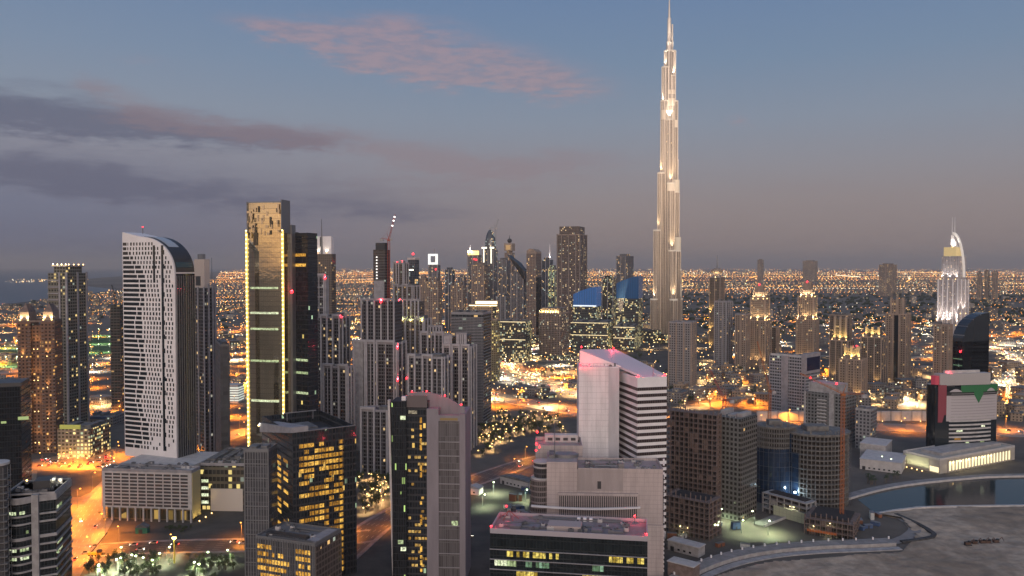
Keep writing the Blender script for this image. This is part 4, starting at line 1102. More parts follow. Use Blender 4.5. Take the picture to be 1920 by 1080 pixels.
# sloping plate over both: high at the back left, low at the front right
P0, P1 = at(1088, 655, 560), at(1155, 655, 578); Pf = at(1250, 703, 545); Pm = at(1192, 694, 524); Pl = at(1088, 678, 540)
rp = empty('roof_canopy', (P0.x, P0.y, zpl)); tag(rp, 'sloping pale roof plate with red lamps on the white striped tower', 'roof canopy')
inv = lambda v, dz=0: (v.x-P0.x, v.y-P0.y, v.z-zpl+dz)
mb = MB(); top = [P0, Vector((Pf.x-13, Pf.y-14, Pf.z-1.2)), Pf, P1]
mb.loft([[inv(v, -1.6) for v in top], [inv(v) for v in top]]); mb.build('sloping_plate', mat('lilac_plate', (.56,.50,.55), .55), rp)
# triangular white screen below its left edge
A0, A1 = at(1087, 657, 548), at(1164, 690, 540)
mb = MB(); tri = [Vector((A0.x, A0.y, zpl-.4)), Vector((A1.x, A1.y, zpl-.4)), Vector((A1.x, A1.y, zpl+.3)), A0]
nrm = Vector((0, .8, 0)); mb.loft([[inv(v) for v in tri], [inv(v+nrm) for v in tri]]); mb.build('gable_screen', M['white_paint'], rp)
mb = MB(); tri = [Vector((Pf.x-.5, Pf.y-.5, zt+.4)), Vector((P1.x, P1.y, zpl)), P1-Vector((0,0,1.7)), Pf-Vector((.5,.5,1.7))]
mb.loft([[inv(v) for v in tri], [inv(v+nrm) for v in tri]]); mb.build('back_screen', M['frame_grey'], rp)
mb = MB()
for f in (.2, .5, .8): mb.tube(inv(top[0].lerp(top[1], f)-Vector((0,0,1.6))), inv(Vector((top[0].lerp(top[1], f).x, top[0].lerp(top[1], f).y, min(zpl, zt)-1))), .5, n=6)
mb.build('strut', M['dark_metal'], rp)
for v, pw in ((at(1090, 652, 547), 3500), (at(1150, 654, 575), 3000), (at(1089, 684, 536), 3500), (at(1105, 684, 536), 800)): warning(rp, inv(v, .4), pw*.9, .6)
b.red([(b.x1-.4, b.y0+.8, zt+2.2), (b.x1-.6, b.y1-1, zt+2.4)], 2600, .7)
mb = MB(); mb.tube((b.x1-4, b.y1-8, zt), (b.x1-4, b.y1-8, zt+9), .25, .12, 5); mb.build('mast', M['grey_metal'], b.o)

# ---- pink wing in front of the white tower
w = Bld('office_wing', 'pinkish concrete wing with a dark slatted balcony grid in front of the white striped tower', 'office', 1025, 1243, None, 950, 462, 3, D=26)
zw = w.z(884)
w.part('wall', [(w.xf(1082), w.x1, w.y0, w.y1, 0, zw)], F_pink)
w.part('stub_tower', [(w.x0, w.xf(1082), w.y0-1.0, w.y1-.5, 0, w.z(868))], F_pink)
w.parapet(zw, 1.4, .5, M['pink_panels'] if 'pink_panels' in M else F_pink, x0=w.xf(1084))
w.part('recess', [(w.xf(1082), w.xf(1168), w.y0-.14, w.y0+.1, w.z(922), w.z(878)-1)], fc('recess_panels', (.40,.345,.33), (.36,.31,.30), cw=8.5, fh=30, wf=.97, hf=.99, lit=0, grough=.7, var=0))
w.each('recess_door', [(w.xf(1120), w.xf(1127), w.y0-.3, w.y0+.1, w.z(918), w.z(904))], M['dark_metal'])
g0, g1 = w.xf(1048), w.xf(1194)
w.part('balcony_back', [(g0, g1, w.y0-1.3, w.y0-.9, w.z(977), w.z(930))], mat('recess_dark', (.035,.03,.032), .6))
w.each('slat', [(x-.22, x+.22, w.y0-2.2, w.y0-1.3, w.z(976), w.z(930)) for x in [g0+(g1-g0)*k/42 for k in range(43)]], F_pink)
w.part('balcony_head', [(g0-.6, g1+.6, w.y0-2.3, w.y0-.9, w.z(930), w.z(925))], F_pink)
# bowed white band running round the front
mb = MB(); rg = []
for i in range(21):
    f = i/20; x = w.x0-9+(w.xf(1200)-w.x0+9)*f; yy = w.y0-2.6-4.2*math.sin(math.pi*f); rg.append([(x, yy, w.z(952)), (x, yy+1.6, w.z(952)), (x, yy+1.6, w.z(949)), (x, yy, w.z(949))])
mb.loft(rg); mb.build('bowed_band', M['white_paint'], w.o)
w.part('lower_wall', [(w.xf(1205), w.x1+.3, w.y0-1.4, w.y0+.2, 0, w.z(984))], F_pink)
w.each('edge_notch', [(w.x1+.02, w.x1+.9, w.y0+.2, w.y0+1.6, z, z+1.1) for z in [2+2.6*k for k in range(26)]], M['white_paint'])
w.part('edge_glass', [(w.x1, w.x1+.4, w.y0+.1, w.y1-1, 0, zw-2)], M['black_glass'])
mb = MB(); cxr, cyr = w.x0-3.5, w.y0+6
mb.prism(circle(cxr, cyr, 6.5, 24), 0, w.z(905), 0); mb.build('drum', fc('drum_grid', (.26,.22,.21), (.04,.035,.035), cw=1.2, fh=3.2, wf=.75, hf=.7, lit=0), w.o)
mb = MB(); mb.prism(circle(cxr+1, cyr+2, 5.2, 24), w.z(905), w.z(875), 0); mb.build('upper_drum', fc('drum_dark', (.10,.09,.095), (.03,.03,.034), cw=1.2, fh=3.2, wf=.8, hf=.7, lit=0), w.o)
for zz in (w.z(905), w.z(884), w.z(875)):
    mb = MB(); mb.prism(circle(cxr+1, cyr+1.6, 6.9 if zz < w.z(890) else 5.6, 24), zz, zz+.8); mb.build('drum_ring', M['pale_concrete'], w.o)
mb = MB(); mb.prism(circle(w.xf(1062), w.y0+13, 7.5, 20, ry=5), w.z(868), w.z(862)); mb.build('helipad_disc', M['grey_metal'], w.o)
mb = MB(); mb.tube((w.xf(1040), w.y0+8, w.z(868)), (w.xf(1040), w.y0+8, w.z(778)), .35, .12, 5); mb.build('mast', M['grey_metal'], w.o)
mb = MB(); mb.tube((w.xf(1122), w.y0+6, w.z(884)+1.5), (w.xf(1165), w.y0+2, w.z(884)+2.2), .5, .35, 5); mb.box(w.xf(1160), w.xf(1170), w.y0+1, w.y0+4, zw, zw+4); mb.build('window_cradle', M['grey_metal'], w.o)
w.clutter(zw, 26, 7, x0=w.xf(1090))
w.plant(w.z(868), 1, M['roof_grey'], 2, x1=w.xf(1050))
v = Bld('plant_building', 'low pink edged roof block with red lamps left of the blank white shaft', 'building', 1004, 1092, None, 850, 500, 2, D=26)
zv = v.z(842)
v.body(zv, F_pink); v.parapet(zv, 2.2, .6, F_pink)
v.part('roof_room', [(v.x0+6, v.x1-2, v.y1-7, v.y1-1, zv+.02, v.z(828))], M['pale_concrete'])
v.each('roof_window', [(v.x0+8+5*k, v.x0+11+5*k, v.y1-7.2, v.y1-6.9, zv+1.2, zv+3) for k in range(4)], M['dark_metal'])
v.red([(v.x0+.6, v.y0+.5, zv+2.8), (v.x0+.4, v.y0+.3, zv-1), (v.x0+2.5, v.y0+.2, zv+1)], 2200, .7)
v.red([(v.x0+1, v.y1-1, v.z(826))], 2000, .7)

# ---- front black glass office with red lamps
f = Bld('office_building', 'black glass office block with yellow and green windows and red roof corner lamps', 'office', 919, 1214, 1219, 1050, 368, 9, D=26)
zf0 = f.z(1012)
f.body(zf0, fc('black_curtain', (.02,.024,.026), (.010,.014,.016), cw=1.6, fh=4.2, wf=.92, hf=.9, lit=0, gspec=.9))
f.each('floor_line', [(f.x0-.2, f.x1+.2, f.y0-.45, f.y0+.1, zf0-z-.35, zf0-z) for z in (8.2, 13.0, 17.8, 22.6, 27.4)], M['frame_grey'])
S = random.Random(8)
def wrow(pa, pb, zoff, m, nm, gap=.25):
    xa, xb = f.xf(pa), f.xf(pb); n_ = max(1, round((xb-xa)/1.6)); w_ = (xb-xa)/n_
    f.each(nm, [(xa+w_*i+.1, xa+w_*(i+1)-.1, f.y0-.14, f.y0+.1, zf0-zoff-2.7, zf0-zoff) for i in range(n_) if S.random() > gap], m)
yw = pane('yellow_window', (1,.66,.05), (1,.80,.20), .72)
wrow(950, 1048, 8.9, yw, 'lit_window', .22); wrow(1135, 1208, 8.9, yw, 'lit_window', .12)
wrow(927, 980, 13.5, M['green_window'], 'green_window', .15); wrow(985, 1030, 13.5, pane('dim_green', (.35,.8,.42), (.5,.9,.6), .32), 'dim_window', .4)
wrow(1110, 1132, 13.5, MATS['dim_green'], 'dim_window', .2)
wrow(968, 1008, 18.2, yw, 'lit_window', .05); wrow(1092, 1134, 18.2, yw, 'lit_window', .05)
f.parapet(zf0, 1.6, .5, mat('lilac_rim', (.38,.34,.37), .7))
f.part('roof_deck', [(f.x0+.6, f.x1-.6, f.y0+.6, f.y1-.6, zf0+.02, zf0+.3)], mat('roof_deck', (.26,.225,.225), .9, noise=.2, nscale=.3))
f.clutter(zf0+.3, 34, 3, x1=f.x1-8)
f.part('roof_tank', [(f.x0+27, f.x0+43, f.y0+5, f.y0+14, zf0+.3, zf0+2.6)], mat('beige_unit', (.40,.33,.31), .8))
f.each('roof_unit', [(f.x0+x, f.x0+x+5, f.y0+4, f.y0+9, zf0+.3, zf0+1.9) for x in (9, 18, 48, 58)], M['grey_metal'])
f.each('roof_fan', [(f.x0+x, f.x0+x+1.6, f.y1-5, f.y1-3.4, zf0+.3, zf0+2.0) for x in (40, 43, 46)], M['white_paint'])
mb = MB()
for k in range(6): mb.tube((f.x0+6, f.y1-6, zf0+4.4), (f.x0+6+5*math.cos(k*1.05), f.y1-6+5*math.sin(k*1.05), zf0+.3), .16, n=4)
mb.build('roof_tripod', M['red_steel'], f.o)
f.red([(f.x0+.4, f.y0+.4, zf0+2.3), (f.x0+4, f.y1-2, zf0+5.2), (f.x1-6, f.y1-3, zf0+3.6), (f.x1-.6, f.y0+.6, zf0+2.3)], 1500, .5)
mb = MB(); mb.tube((f.x1-6, f.y1-3, zf0), (f.x1-6, f.y1-3, zf0+3.2), .2, n=5); mb.build('lamp_post', M['grey_metal'], f.o)

# ---- far left: black tower, curved office, scaffolded stair tower
b = Bld('office_tower', 'black glass tower with one small greenish lit window at the left edge of the picture', 'tower', -80, 40, 58, 800, 545, -20)
b.body(b.z(725), fc('black_tower', (.012,.013,.016), (.008,.010,.013), cw=1.6, fh=3.8, wf=.9, hf=.85, lit=.004, gspec=.7))
b.part('roof_ledge', [(b.x0, b.x1, b.y0+2, b.y1-2, b.z(725), b.z(718))], M['dark_metal'])
b.each('lit_window', [(b.xf(34), b.xf(54), b.y0-.15, b.y0+.1, b.zf(44, 787), b.zf(44, 781)), (b.xf(2), b.xf(12), b.y0-.15, b.y0+.1, b.zf(6, 794), b.zf(6, 790))], mat('dim_lime', (.2,.25,.1), .2, emit=(.75,.95,.4), es_=.35))
c = Bld('office_building', 'curved grey office with banded balconies and greenish lit windows, bottom left corner', 'office', 8, 104, 134, 1000, 420, -14)
zc_ = c.z(925)
def bow(z, e=0.0):
    r = []
    for i in range(13):
        f_ = i/12; r.append((c.x0+(c.W-9)*f_, c.y0-e-5.5*math.sin(math.pi*f_*.9+.15), z))
    return r+[(c.x1-8.8, c.y0-1.5-e, z), (c.x1+e, c.y0+1-e, z), (c.x1+e, c.y1, z), (c.x0, c.y1, z)]
MB().loft([bow(0), bow(zc_)]).build('curved_wall', fc('curved_glass', (.05,.05,.055), (.010,.014,.015), cw=1.5, fh=3.7, wf=.9, hf=.94, lit=0, gspec=.8), c.o)
for k, (za_, hb) in enumerate([(0, 3.4), (9.5, .9), (13.6, .9), (21.0, 1.6), (25.6, .9), (30, .9), (34.4, .9), (38.6, .9), (42.8, .9), (47, .9)]):
    z = zc_-za_
    if z-hb < 1: break
    MB().loft([bow(z-hb, .55), bow(z, .55)]).build('balcony_band', M['concrete'], c.o)
c.part('corner_fin', [(c.x1-10.5, c.x1-7.2, c.y0-2.8, c.y0+.5, 0, zc_+.5)], M['concrete'])
lit = []
def on_bow(f_): return c.x0+(c.W-9)*f_, c.y0-.2-5.5*math.sin(math.pi*f_*.9+.15)
for (za_, cells) in ((7.2, (3,4,5,7,8)), (26.6, (1,2,3,4,5,7,8,9)), (31, (2,3,4,5,7,8,9)), (17.6, (9,))):
    for k in cells:
        (xa, ya), (xb, yb) = on_bow(k/12+.01), on_bow((k+1)/12-.01)
        mb = MB(); z0 = zc_-za_-1.6; z1 = zc_-za_
        mb.loft([[(xa, ya, z0), (xb, yb, z0), (xb, yb+.3, z0), (xa, ya+.3, z0)], [(xa, ya, z1), (xb, yb, z1), (xb, yb+.3, z1), (xa, ya+.3, z1)]]); mb.build('lit_window', M['green_window'], c.o)
c.each('side_window', [(c.x1+.02, c.x1+.2, c.y0+3+3*k, c.y0+5.2+3*k, zc_-z, zc_-z+1.6) for z in (9, 28, 32.4) for k in range(3)], M['green_window'])
c.part('roof_room', [(c.x0+12, c.x0+20, c.y0+6, c.y0+16, zc_+.02, zc_+5.5)], M['dark_metal'])
c.part('roof_wall', [(c.x0+20, c.x1-2, c.y0+20, c.y0+21, zc_+.02, zc_+3)], M['pale_concrete'])
c.flood((c.x0+22, c.y0+17, zc_+2.6), 900, (1,1,.8), .5); c.flood((c.x0+10, c.y0+3, zc_+7), 0, r=.5)
c.parapet(zc_, 1.0, .4, M['concrete']); c.clutter(zc_, 16, 8)
g = Bld('stair_tower', 'grey round headed stair tower wrapped in scaffold poles, bottom left corner', 'tower', -36, 14, None, 950, 402, -20, D=12)
zg = g.z(874)
mb = MB(); mb.prism(circle(0, 0, g.W*.42, 28), 0, zg); mb.build('drum', mat('dark_drum', (.10,.095,.095), .85, noise=.3, nscale=.3), g.o)
g.each('landing', [(-g.W*.46, g.W*.46, -g.W*.46, g.W*.46, 3.6*k, 3.6*k+.5) for k in range(2, int(zg/3.6))], mat('landing_grey', (.14,.135,.135), .85))
MB().prism(circle(0, 0, g.W*.5, 28), zg, zg+1.2).build('roof_disc', M['pale_concrete'], g.o)
mb = MB()
rr = g.W*.52
pc = circle(0, 0, rr, 14)
for (x, y) in pc: mb.tube((x, y, 0), (x, y, zg-1), .14, n=4)
for k in range(int(zg/4)):
    for i in range(14): mb.tube((*pc[i], 3+4*k), (*pc[(i+1) % 14], 3+4*k), .10, n=3)
mb.build('scaffold', M['grey_metal'], g.o)
TURN_TO_VIEW = True
# ================================================================== the very tall tower: a bundle of stepped tubes round three wings
B0 = at(1252, 600, 1925)
bj = empty('skyscraper', (B0.x, 1925, 0)); tag(bj, 'tallest tower, a slender stepped steel spire floodlit from its terraces', 'skyscraper')
def bz(py): return at(1253, py, 1925).z
def tier(x, y, r, py, name='tube_module', py0=None, m=F_burj, ry=None, taper=1.0):
    z0 = 0 if py0 is None else bz(py0); z1 = bz(py)
    mb = MB(); n = 16
    mb.loft([[(px, pz, z0) for px, pz in circle(x, y, r/taper if py0 is None else r, n, ry=ry)], [(px, pz, z1) for px, pz in circle(x, y, r, n, ry=ry)]])
    o = mb.build(name, m, bj)
    return o, z1
steel = mat('bright_steel', (.66,.58,.50), .3, .6)
mech = mat('louvre_glow', (.55,.48,.40), .4, .3, emit=(1,.80,.52), es_=.10)  # own glow stands in for floodlight on the louvre bands
tiers = [ # x, y, r, top px, floodlight power
    (0, 0, 11.5, 96, 1), (-9.5, -4, 8.5, 127, 1), (10, 3, 6.5, 95, 1), (8, -5, 7, 143, 1),
    (-12, -6, 8.5, 190, 1), (13, -2, 8.5, 190, 1), (-1, -12, 8.5, 226, 1),
    (14.5, 2, 9, 300, 0), (16, -4, 9.5, 360, 1), (-19, -9, 8.5, 325, 1), (2, -20, 9, 345, 1),
    (-29, -13, 8.5, 432, 1), (19, -6, 10, 470, 1), (22, -2, 10, 505, 0), (4, -30, 9, 470, 1),
    (-36, -16, 8.5, 560, 1), (26, 2, 9.5, 560, 1), (6, -40, 9, 560, 1), (-8, 12, 10, 300, 0), (-10, 24, 10, 450, 0)]
for i, (x, y, r, py, fl) in enumerate(tiers):
    o, z1 = tier(x, y, r, py)
    # vertical fins on the camera side and round it
    mb = MB()
    for k in range(14):
        a = 2*math.pi*k/14; cx_, cy__ = x+(r+.25)*math.cos(a), y+(r+.25)*math.sin(a)
        mb.tube((cx_, cy__, 0), (cx_, cy__, z1+1.5), .55, .5, 4)
    mb.build('fin', steel, bj)
    mb = MB(); mb.prism(circle(x, y, r+.9, 16), z1-2.5, z1+.8); mb.build('terrace_rim', mat('terrace_rim', (.6,.55,.5), .5, emit=(1,.82,.58), es_=.35 if py > 300 else .2), bj)  # rim glows by itself in place of floodlight on the terrace edge
    if fl:
        # terrace lamps throw their light up the next tube
        inx, iny = -x, -y; l_ = max(1, math.hypot(inx, iny))
        pw = 300000 if py < 240 else 330000
        point(bj, (x-inx/l_*r*.55, y-iny/l_*r*.55-r*.3, z1+2), pw, (1,.86,.66) if py < 240 else (1,.72,.42), .6, 'SPOT', (inx/l_*.16, iny/l_*.16+.10, 1), 60, 'terrace_light', .8)
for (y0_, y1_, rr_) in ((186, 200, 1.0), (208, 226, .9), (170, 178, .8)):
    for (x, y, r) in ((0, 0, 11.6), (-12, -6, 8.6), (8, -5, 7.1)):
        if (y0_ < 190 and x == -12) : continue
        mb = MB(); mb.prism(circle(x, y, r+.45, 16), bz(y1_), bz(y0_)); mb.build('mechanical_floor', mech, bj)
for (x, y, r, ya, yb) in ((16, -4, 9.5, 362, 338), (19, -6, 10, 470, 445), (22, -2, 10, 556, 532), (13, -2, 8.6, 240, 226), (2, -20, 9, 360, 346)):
    mb = MB(); mb.prism(circle(x, y, r+.5, 16), bz(ya), bz(yb)); mb.build('mechanical_floor', mat('mechanical_glow', (.5,.45,.4), .5, emit=(1,.80,.52), es_=.24), bj)  # stronger glow put in for the brightest floodlit bands
mb = MB(); mb.loft([[(x, y, bz(96)) for x, y in circle(0, 0, 7.5, 12)], [(x, y, bz(78)) for x, y in circle(0, 0, 7, 12)], [(x, y, bz(78)) for x, y in circle(0, 0, 5.2, 12)], [(x, y, bz(34)) for x, y in circle(0, 0, 4.4, 12)], [(x, y, bz(34)) for x, y in circle(0, 0, 2.9, 12)], [(x, y, bz(18)) for x, y in circle(0, 0, 2.2, 12)], [(x, y, bz(-8)) for x, y in circle(0, 0, .8, 12)]])
mb.build('spire', steel, bj)
mb = MB(); mb.tube((8, 3, bz(95)), (8, 3, bz(45)), 2.6, 2.0, 8); mb.tube((-9.5, -4, bz(127)), (-9.5, -4, bz(118)), 2.0, 1.2, 8); mb.build('fin_spire', steel, bj)
for z_, p_ in ((bz(96), 120000), (bz(78), 70000)):
    for a in (-2.2, -.9): point(bj, (8*math.cos(a)*1.5, 9*math.sin(a)*1.5, z_+1), p_, (1,.9,.76), .5, 'SPOT', (-.10*math.cos(a), -.10*math.sin(a), 1), 50, 'spire_light', .8)
for (xx, yy, h_, ww) in ((-44, -30, 30, 20), (40, -26, 26, 22), (0, -62, 22, 26)):
    mb = MB(); mb.box(xx-ww, xx+ww, yy-14, yy+14, 0, h_); mb.build('podium', F_dotel, bj)
# ground floodlights round the tower's foot, aimed at the shaft
for (xx, yy, pw, tz) in ((-150, -170, 3.4e6, 400), (130, -190, 3.4e6, 400), (10, -230, 5e6, 520), (-60, -220, 5e6, 600)):
    o = empty('floodlight_mast', (B0.x+xx, 1925+yy, 0)); tag(o, 'floodlight mast on the plaza aimed at the tallest tower', 'floodlight', 'floodlight masts round the tallest tower')
    mb = MB(); mb.tube((0,0,0), (0,0,24), .5, .3, 6); mb.build('mast', M['grey_metal'], o)
    MB().box(-2, 2, -.5, .5, 24, 26).build('lamp_head', M['warm_lamp'], o)
    point(o, (0, 1.2, 26), pw*.8, (1,.70,.46), .8, 'SPOT', (-xx, -yy, tz), 30, blend=.9)

# ================================================================== towers right of the tallest tower, and the old town
def simple(name, label, cat, L, C, Rr, py, Y, th, top, m, pil=0, pm=None, plant=2, D=None, W=None, group=None, par=True):
    b = Bld(name, label, cat, L, C, Rr, py, Y, th, group, W, D)
    z = b.z(top); b.body(z, m)
    if pil:
        b.each('pilaster', [(b.x0+b.W*k/pil-.9, b.x0+b.W*k/pil+.9, b.y0-1.0, b.y0+.2, 0, z+1) for k in range(pil+1)], pm or M['beige'])
        b.each('side_pilaster', [(b.x1-.2, b.x1+.9, b.y0+b.D*f-.9, b.y0+b.D*f+.9, 0, z+1) for f in (.33, .66, .97)], pm or M['beige'])
    if par: b.parapet(z, 1.4, .5, pm or M['frame_grey'])
    if plant: b.plant(z, plant, M['roof_grey'], 4.5)
    return b
def crown_tower(label, L, C, Rr, py, Y, th, tops, group='twin beige towers with lit crowns', m=F_old, spire=None, pw=22000):
    """beige stepped tower: wide shaft, narrower lit shaft, lantern"""
    b = Bld('apartment_tower', label, 'tower', L, C, Rr, py, Y, th, group)
    z0, z1, z2, z3 = [b.z(t_) for t_ in tops]
    b.body(z0, m)
    for k, (za_, zb_, ins) in enumerate(((z0, z1, .10), (z1, z2, .22), (z2, z3, .34))):
        i_ = b.W*ins; j_ = b.D*ins
        b.part(('upper_shaft', 'crown', 'lantern')[k], [(b.x0+i_, b.x1-i_, b.y0+j_, b.y1-j_, za_, zb_)], m if k == 0 else M['beige'])
        b.each('turret', [(sx*(b.W/2-i_)-1.3, sx*(b.W/2-i_)+1.3, sy*(b.D/2-j_)-1.3, sy*(b.D/2-j_)+1.3, za_, zb_+(4 if k == 0 else 1.5)) for sx in (-1, 1) for sy in (-1, 1)], M['beige'])
    b.each('pilaster', [(b.x0+b.W*f-1, b.x0+b.W*f+1, b.y0-.9, b.y0+.2, 0, z0+1) for f in (.03, .34, .66, .97)]+[(b.x1-.2, b.x1+.9, b.y0+b.D*f-1, b.y0+b.D*f+1, 0, z0+1) for f in (.33, .66, .97)], M['beige'])
    b.each('cornice', [(b.x0-.7, b.x1+.7, b.y0-1.0, b.y1+.7, z0-1, z0+.6)], M['beige'])
    for sx, sy in ((-.92, -1), (0, -1.0), (.92, -1), (1.0, -.3), (1.0, .5)):
        b.flood((sx*(b.W/2-1), sy*(b.D/2-1), z0+1.4), pw, (1,.68,.32), .9, aim=(-sx*.12, -sy*.12+.02, 1), spot=110)
    for sx, sy in ((-.8, -1), (0, -1), (.8, -1), (1, .2)):
        b.flood((sx*(b.W/2-b.W*.10-.8), sy*(b.D/2-b.D*.10-.8), z1+1.4), pw*.6, (1,.74,.40), .9, aim=(-sx*.1, -sy*.1, 1), spot=120)
    if spire:
        mb = MB(); mb.tube((0, 0, z3), (0, 0, b.z(spire)), 1.2, .3, 6); mb.build('mast', M['grey_metal'], b.o)
    for f in (.12, .5, .88): b.flood((b.x0+b.W*f, b.y0-4, 6), 26000, (1,.62,.26), .7, aim=(0, .07, 1), spot=70)
    b.red([(0, -b.D*.16, z3+1.2)], 0, 1.6)
    return b
crown_tower('left one of the twin beige towers with floodlit lantern crown and red beacon', 1403, 1436, 1446, 640, 1420, 14, (602, 562, 548, 535), spire=528)
crown_tower('right one of the twin beige towers with floodlit lantern crown and red beacon', 1492, 1527, 1535, 640, 1440, 12, (600, 558, 544, 530), spire=523)
simple('apartment_tower', 'grey beige apartment tower with pale corner piers right below the tallest tower', 'tower', 1254, 1296, 1305, 680, 1150, 14, 606, F_grey, 3)
b = simple('apartment_tower', 'slim tower with yellow lit edge under a rounded cap and needle', 'tower', 1330, 1350, 1358, 600, 1700, 22, 520, F_oldd, 2)
mb = MB(); mb.ball((0, 0, b.z(508)), 13, 14, 7, sz=.5); mb.build('cap', M['beige'], b.o)
mb = MB(); mb.tube((0, 0, b.z(506)), (0, 0, b.z(478)), 1.4, .3, 6); mb.build('mast', M['grey_metal'], b.o)
for zz in (8, b.z(620), b.z(585)): b.flood((b.x0+3, b.y0-3, zz), 30000, (1,.62,.18), 1.0, aim=(0, .08, 1), spot=90)
b.flood((2, b.y0-2, b.z(520)), 16000, (1,.75,.4), .9, aim=(0, .5, 1), spot=140)
simple('apartment_tower', 'grey twin slab tower with dark centre slot in front of the needle topped tower', 'tower', 1340, 1362, 1373, 620, 1420, 25, 566, F_grey, 3, M['frame_grey'])
simple('apartment_tower', 'low beige tower left of the twin crowned towers', 'tower', 1379, 1398, 1406, 640, 1380, 20, 590, F_old, 2)
simple('apartment_tower', 'slim dark tower in the gap between the twin crowned towers', 'tower', 1447, 1456, 1461, 640, 1460, 25, 614, F_oldd, 1)
# office with the blue black sign panel
b = Bld('office_building', 'grey banded office with a large dark blue roof panel below the right crowned tower', 'office', 1443, 1510, 1537, 740, 930, 28)
z = b.z(672)
b.body(z, fc('grid_office', (.36,.36,.38), (.03,.035,.045), cw=3.2, fh=3.7, wf=.78, hf=.58, lit=.05, warm=(1,.85,.4), coolp=.6, st=.9))
b.part('shaft', [(b.xf(1465), b.xf(1478), b.y0-1.2, b.y0+.3, 0, z+1)], M['frame_grey'])
b.part('roof_screen', [(b.x0, b.x1-4, b.y0+1, b.y0+1.8, z, z+2.6)], M['pale_concrete'])
b.part('corner_block', [(b.x1-5, b.x1+.8, b.y0-.7, b.y1-1, b.z(700), b.z(664))], M['frame_grey'])
b.part('dark_panel', [(b.x1+.8, b.x1+1.1, b.y0+1.5, b.y1-2.4, b.z(696), b.z(671))], mat('navy_panel', (.015,.018,.05), .25))
b.each('corner_post', [(x-.5, x+.5, b.y0-.8, b.y0+.2, 0, z) for x in (b.x0, b.x1-4.6, b.x1-.4)], M['frame_grey']); b.plant(z, 4, M['roof_grey'], 3.5)
# unfinished concrete block with the orange crane in front
b = Bld('unfinished_block', 'grey unfinished block of square window holes with red roof lamps behind the orange crane', 'building', 1508, 1584, 1606, 760, 800, 24)
z = b.z(742)
b.body(z, fc('raw_holes', (.20,.20,.195), (.02,.02,.022), cw=3.6, fh=3.5, wf=.6, hf=.58, lit=0))
b.part('top_storey', [(b.x0+3, b.x1-8, b.y0+3, b.y1-3, z, b.z(724))], M['concrete'])
b.each('core_wall', [(b.x1-16, b.x1-11, b.y0-.8, b.y0+.2, 0, b.z(736)), (b.x0-.2, b.x0+2, b.y0-.8, b.y0+.2, 0, z)], M['concrete'])
b.each('balcony', [(b.x0+14, b.x0+24, b.y0-1.2, b.y0+.1, zz, zz+1.0) for zz in [8+3.5*k for k in range(int((z-10)/3.5))]], M['pale_concrete'])
b.red([(b.x0+5, b.y0+3, b.z(716)), (b.x1-10, b.y0+3, b.z(722))], 3500, 1.0)
b.each('mast', [(b.x0+4.8, b.x0+5.2, b.y0+3, b.y0+3.4, z, b.z(716)), (b.x1-10.2, b.x1-9.8, b.y0+3, b.y0+3.4, z, b.z(722))], M['grey_metal'])

def town(label, L, C, Rr, py, Y, th, top, lamps=True, m=F_old, step=None, pil=3):
    b = simple('apartment_tower', label, 'tower', L, C, Rr, py, Y, th, top, m, pil, M['beige'] if m is not F_grey else M['frame_grey'])
    z = b.z(top)
    if lamps:
        for f in (.2, .8): b.flood((b.x0+b.W*f, b.y0-3.5, 5), 20000, (1,.62,.22), .6, aim=(0, .07, 1), spot=70)
    if step:
        zs = b.z(step); b.part('upper_block', [(b.x0+b.W*.2, b.x1-b.W*.2, b.y0+b.D*.2, b.y1-b.D*.2, z, zs)], m)
        b.each('turret', [(x-1.6, x+1.6, b.y0+b.D*.2-.5, b.y0+b.D*.2+2.5, z, zs+3) for x in (b.x0+b.W*.2, 0, b.x1-b.W*.2)], M['beige'])
        if lamps:
            for x in (b.x0+b.W*.1, 0, b.x1-b.W*.12): b.flood((x, b.y0+1.2, z+1.8), 14000, (1,.72,.22), .8, aim=(0, .18, 1), spot=130)
    return b
town('beige town tower with a bright yellow lit ledge, left of the red beacon town tower', 1556, 1590, 1601, 660, 1230, 20, 640, step=598, m=F_oldd)
b = town('beige town tower with yellow lit attic and a red beacon on top', 1574, 1615, 1625, 720, 1050, 18, 676, step=654)
b.red([(b.x1-8, b.y0+5, b.z(650))], 3500, 1.1)
town('beige town tower with glowing yellow eaves, just left of the stepped stone tower', 1614, 1652, 1664, 680, 1180, 18, 634, step=618, m=F_oldd)
b = town('tall stepped stone tower with clustered turrets and a dark glass slot, unlit', 1661, 1698, 1707, 640, 1250, 16, 590, lamps=False, step=562)
b.part('glass_slot', [(b.x0+b.W*.42, b.x0+b.W*.62, b.y0-.3, b.y0+.2, 0, b.z(592))], M['dark_glass'])
town('short beige stone tower in front of the white arch topped hotel', 1751, 1778, 1785, 660, 1180, 18, 610, lamps=False, pil=2)
b = town('dark stone town tower between the two yellow lit town towers and the right crowned tower', 1556, 1586, 1597, 620, 1500, 20, 592, lamps=False, m=F_oldd)
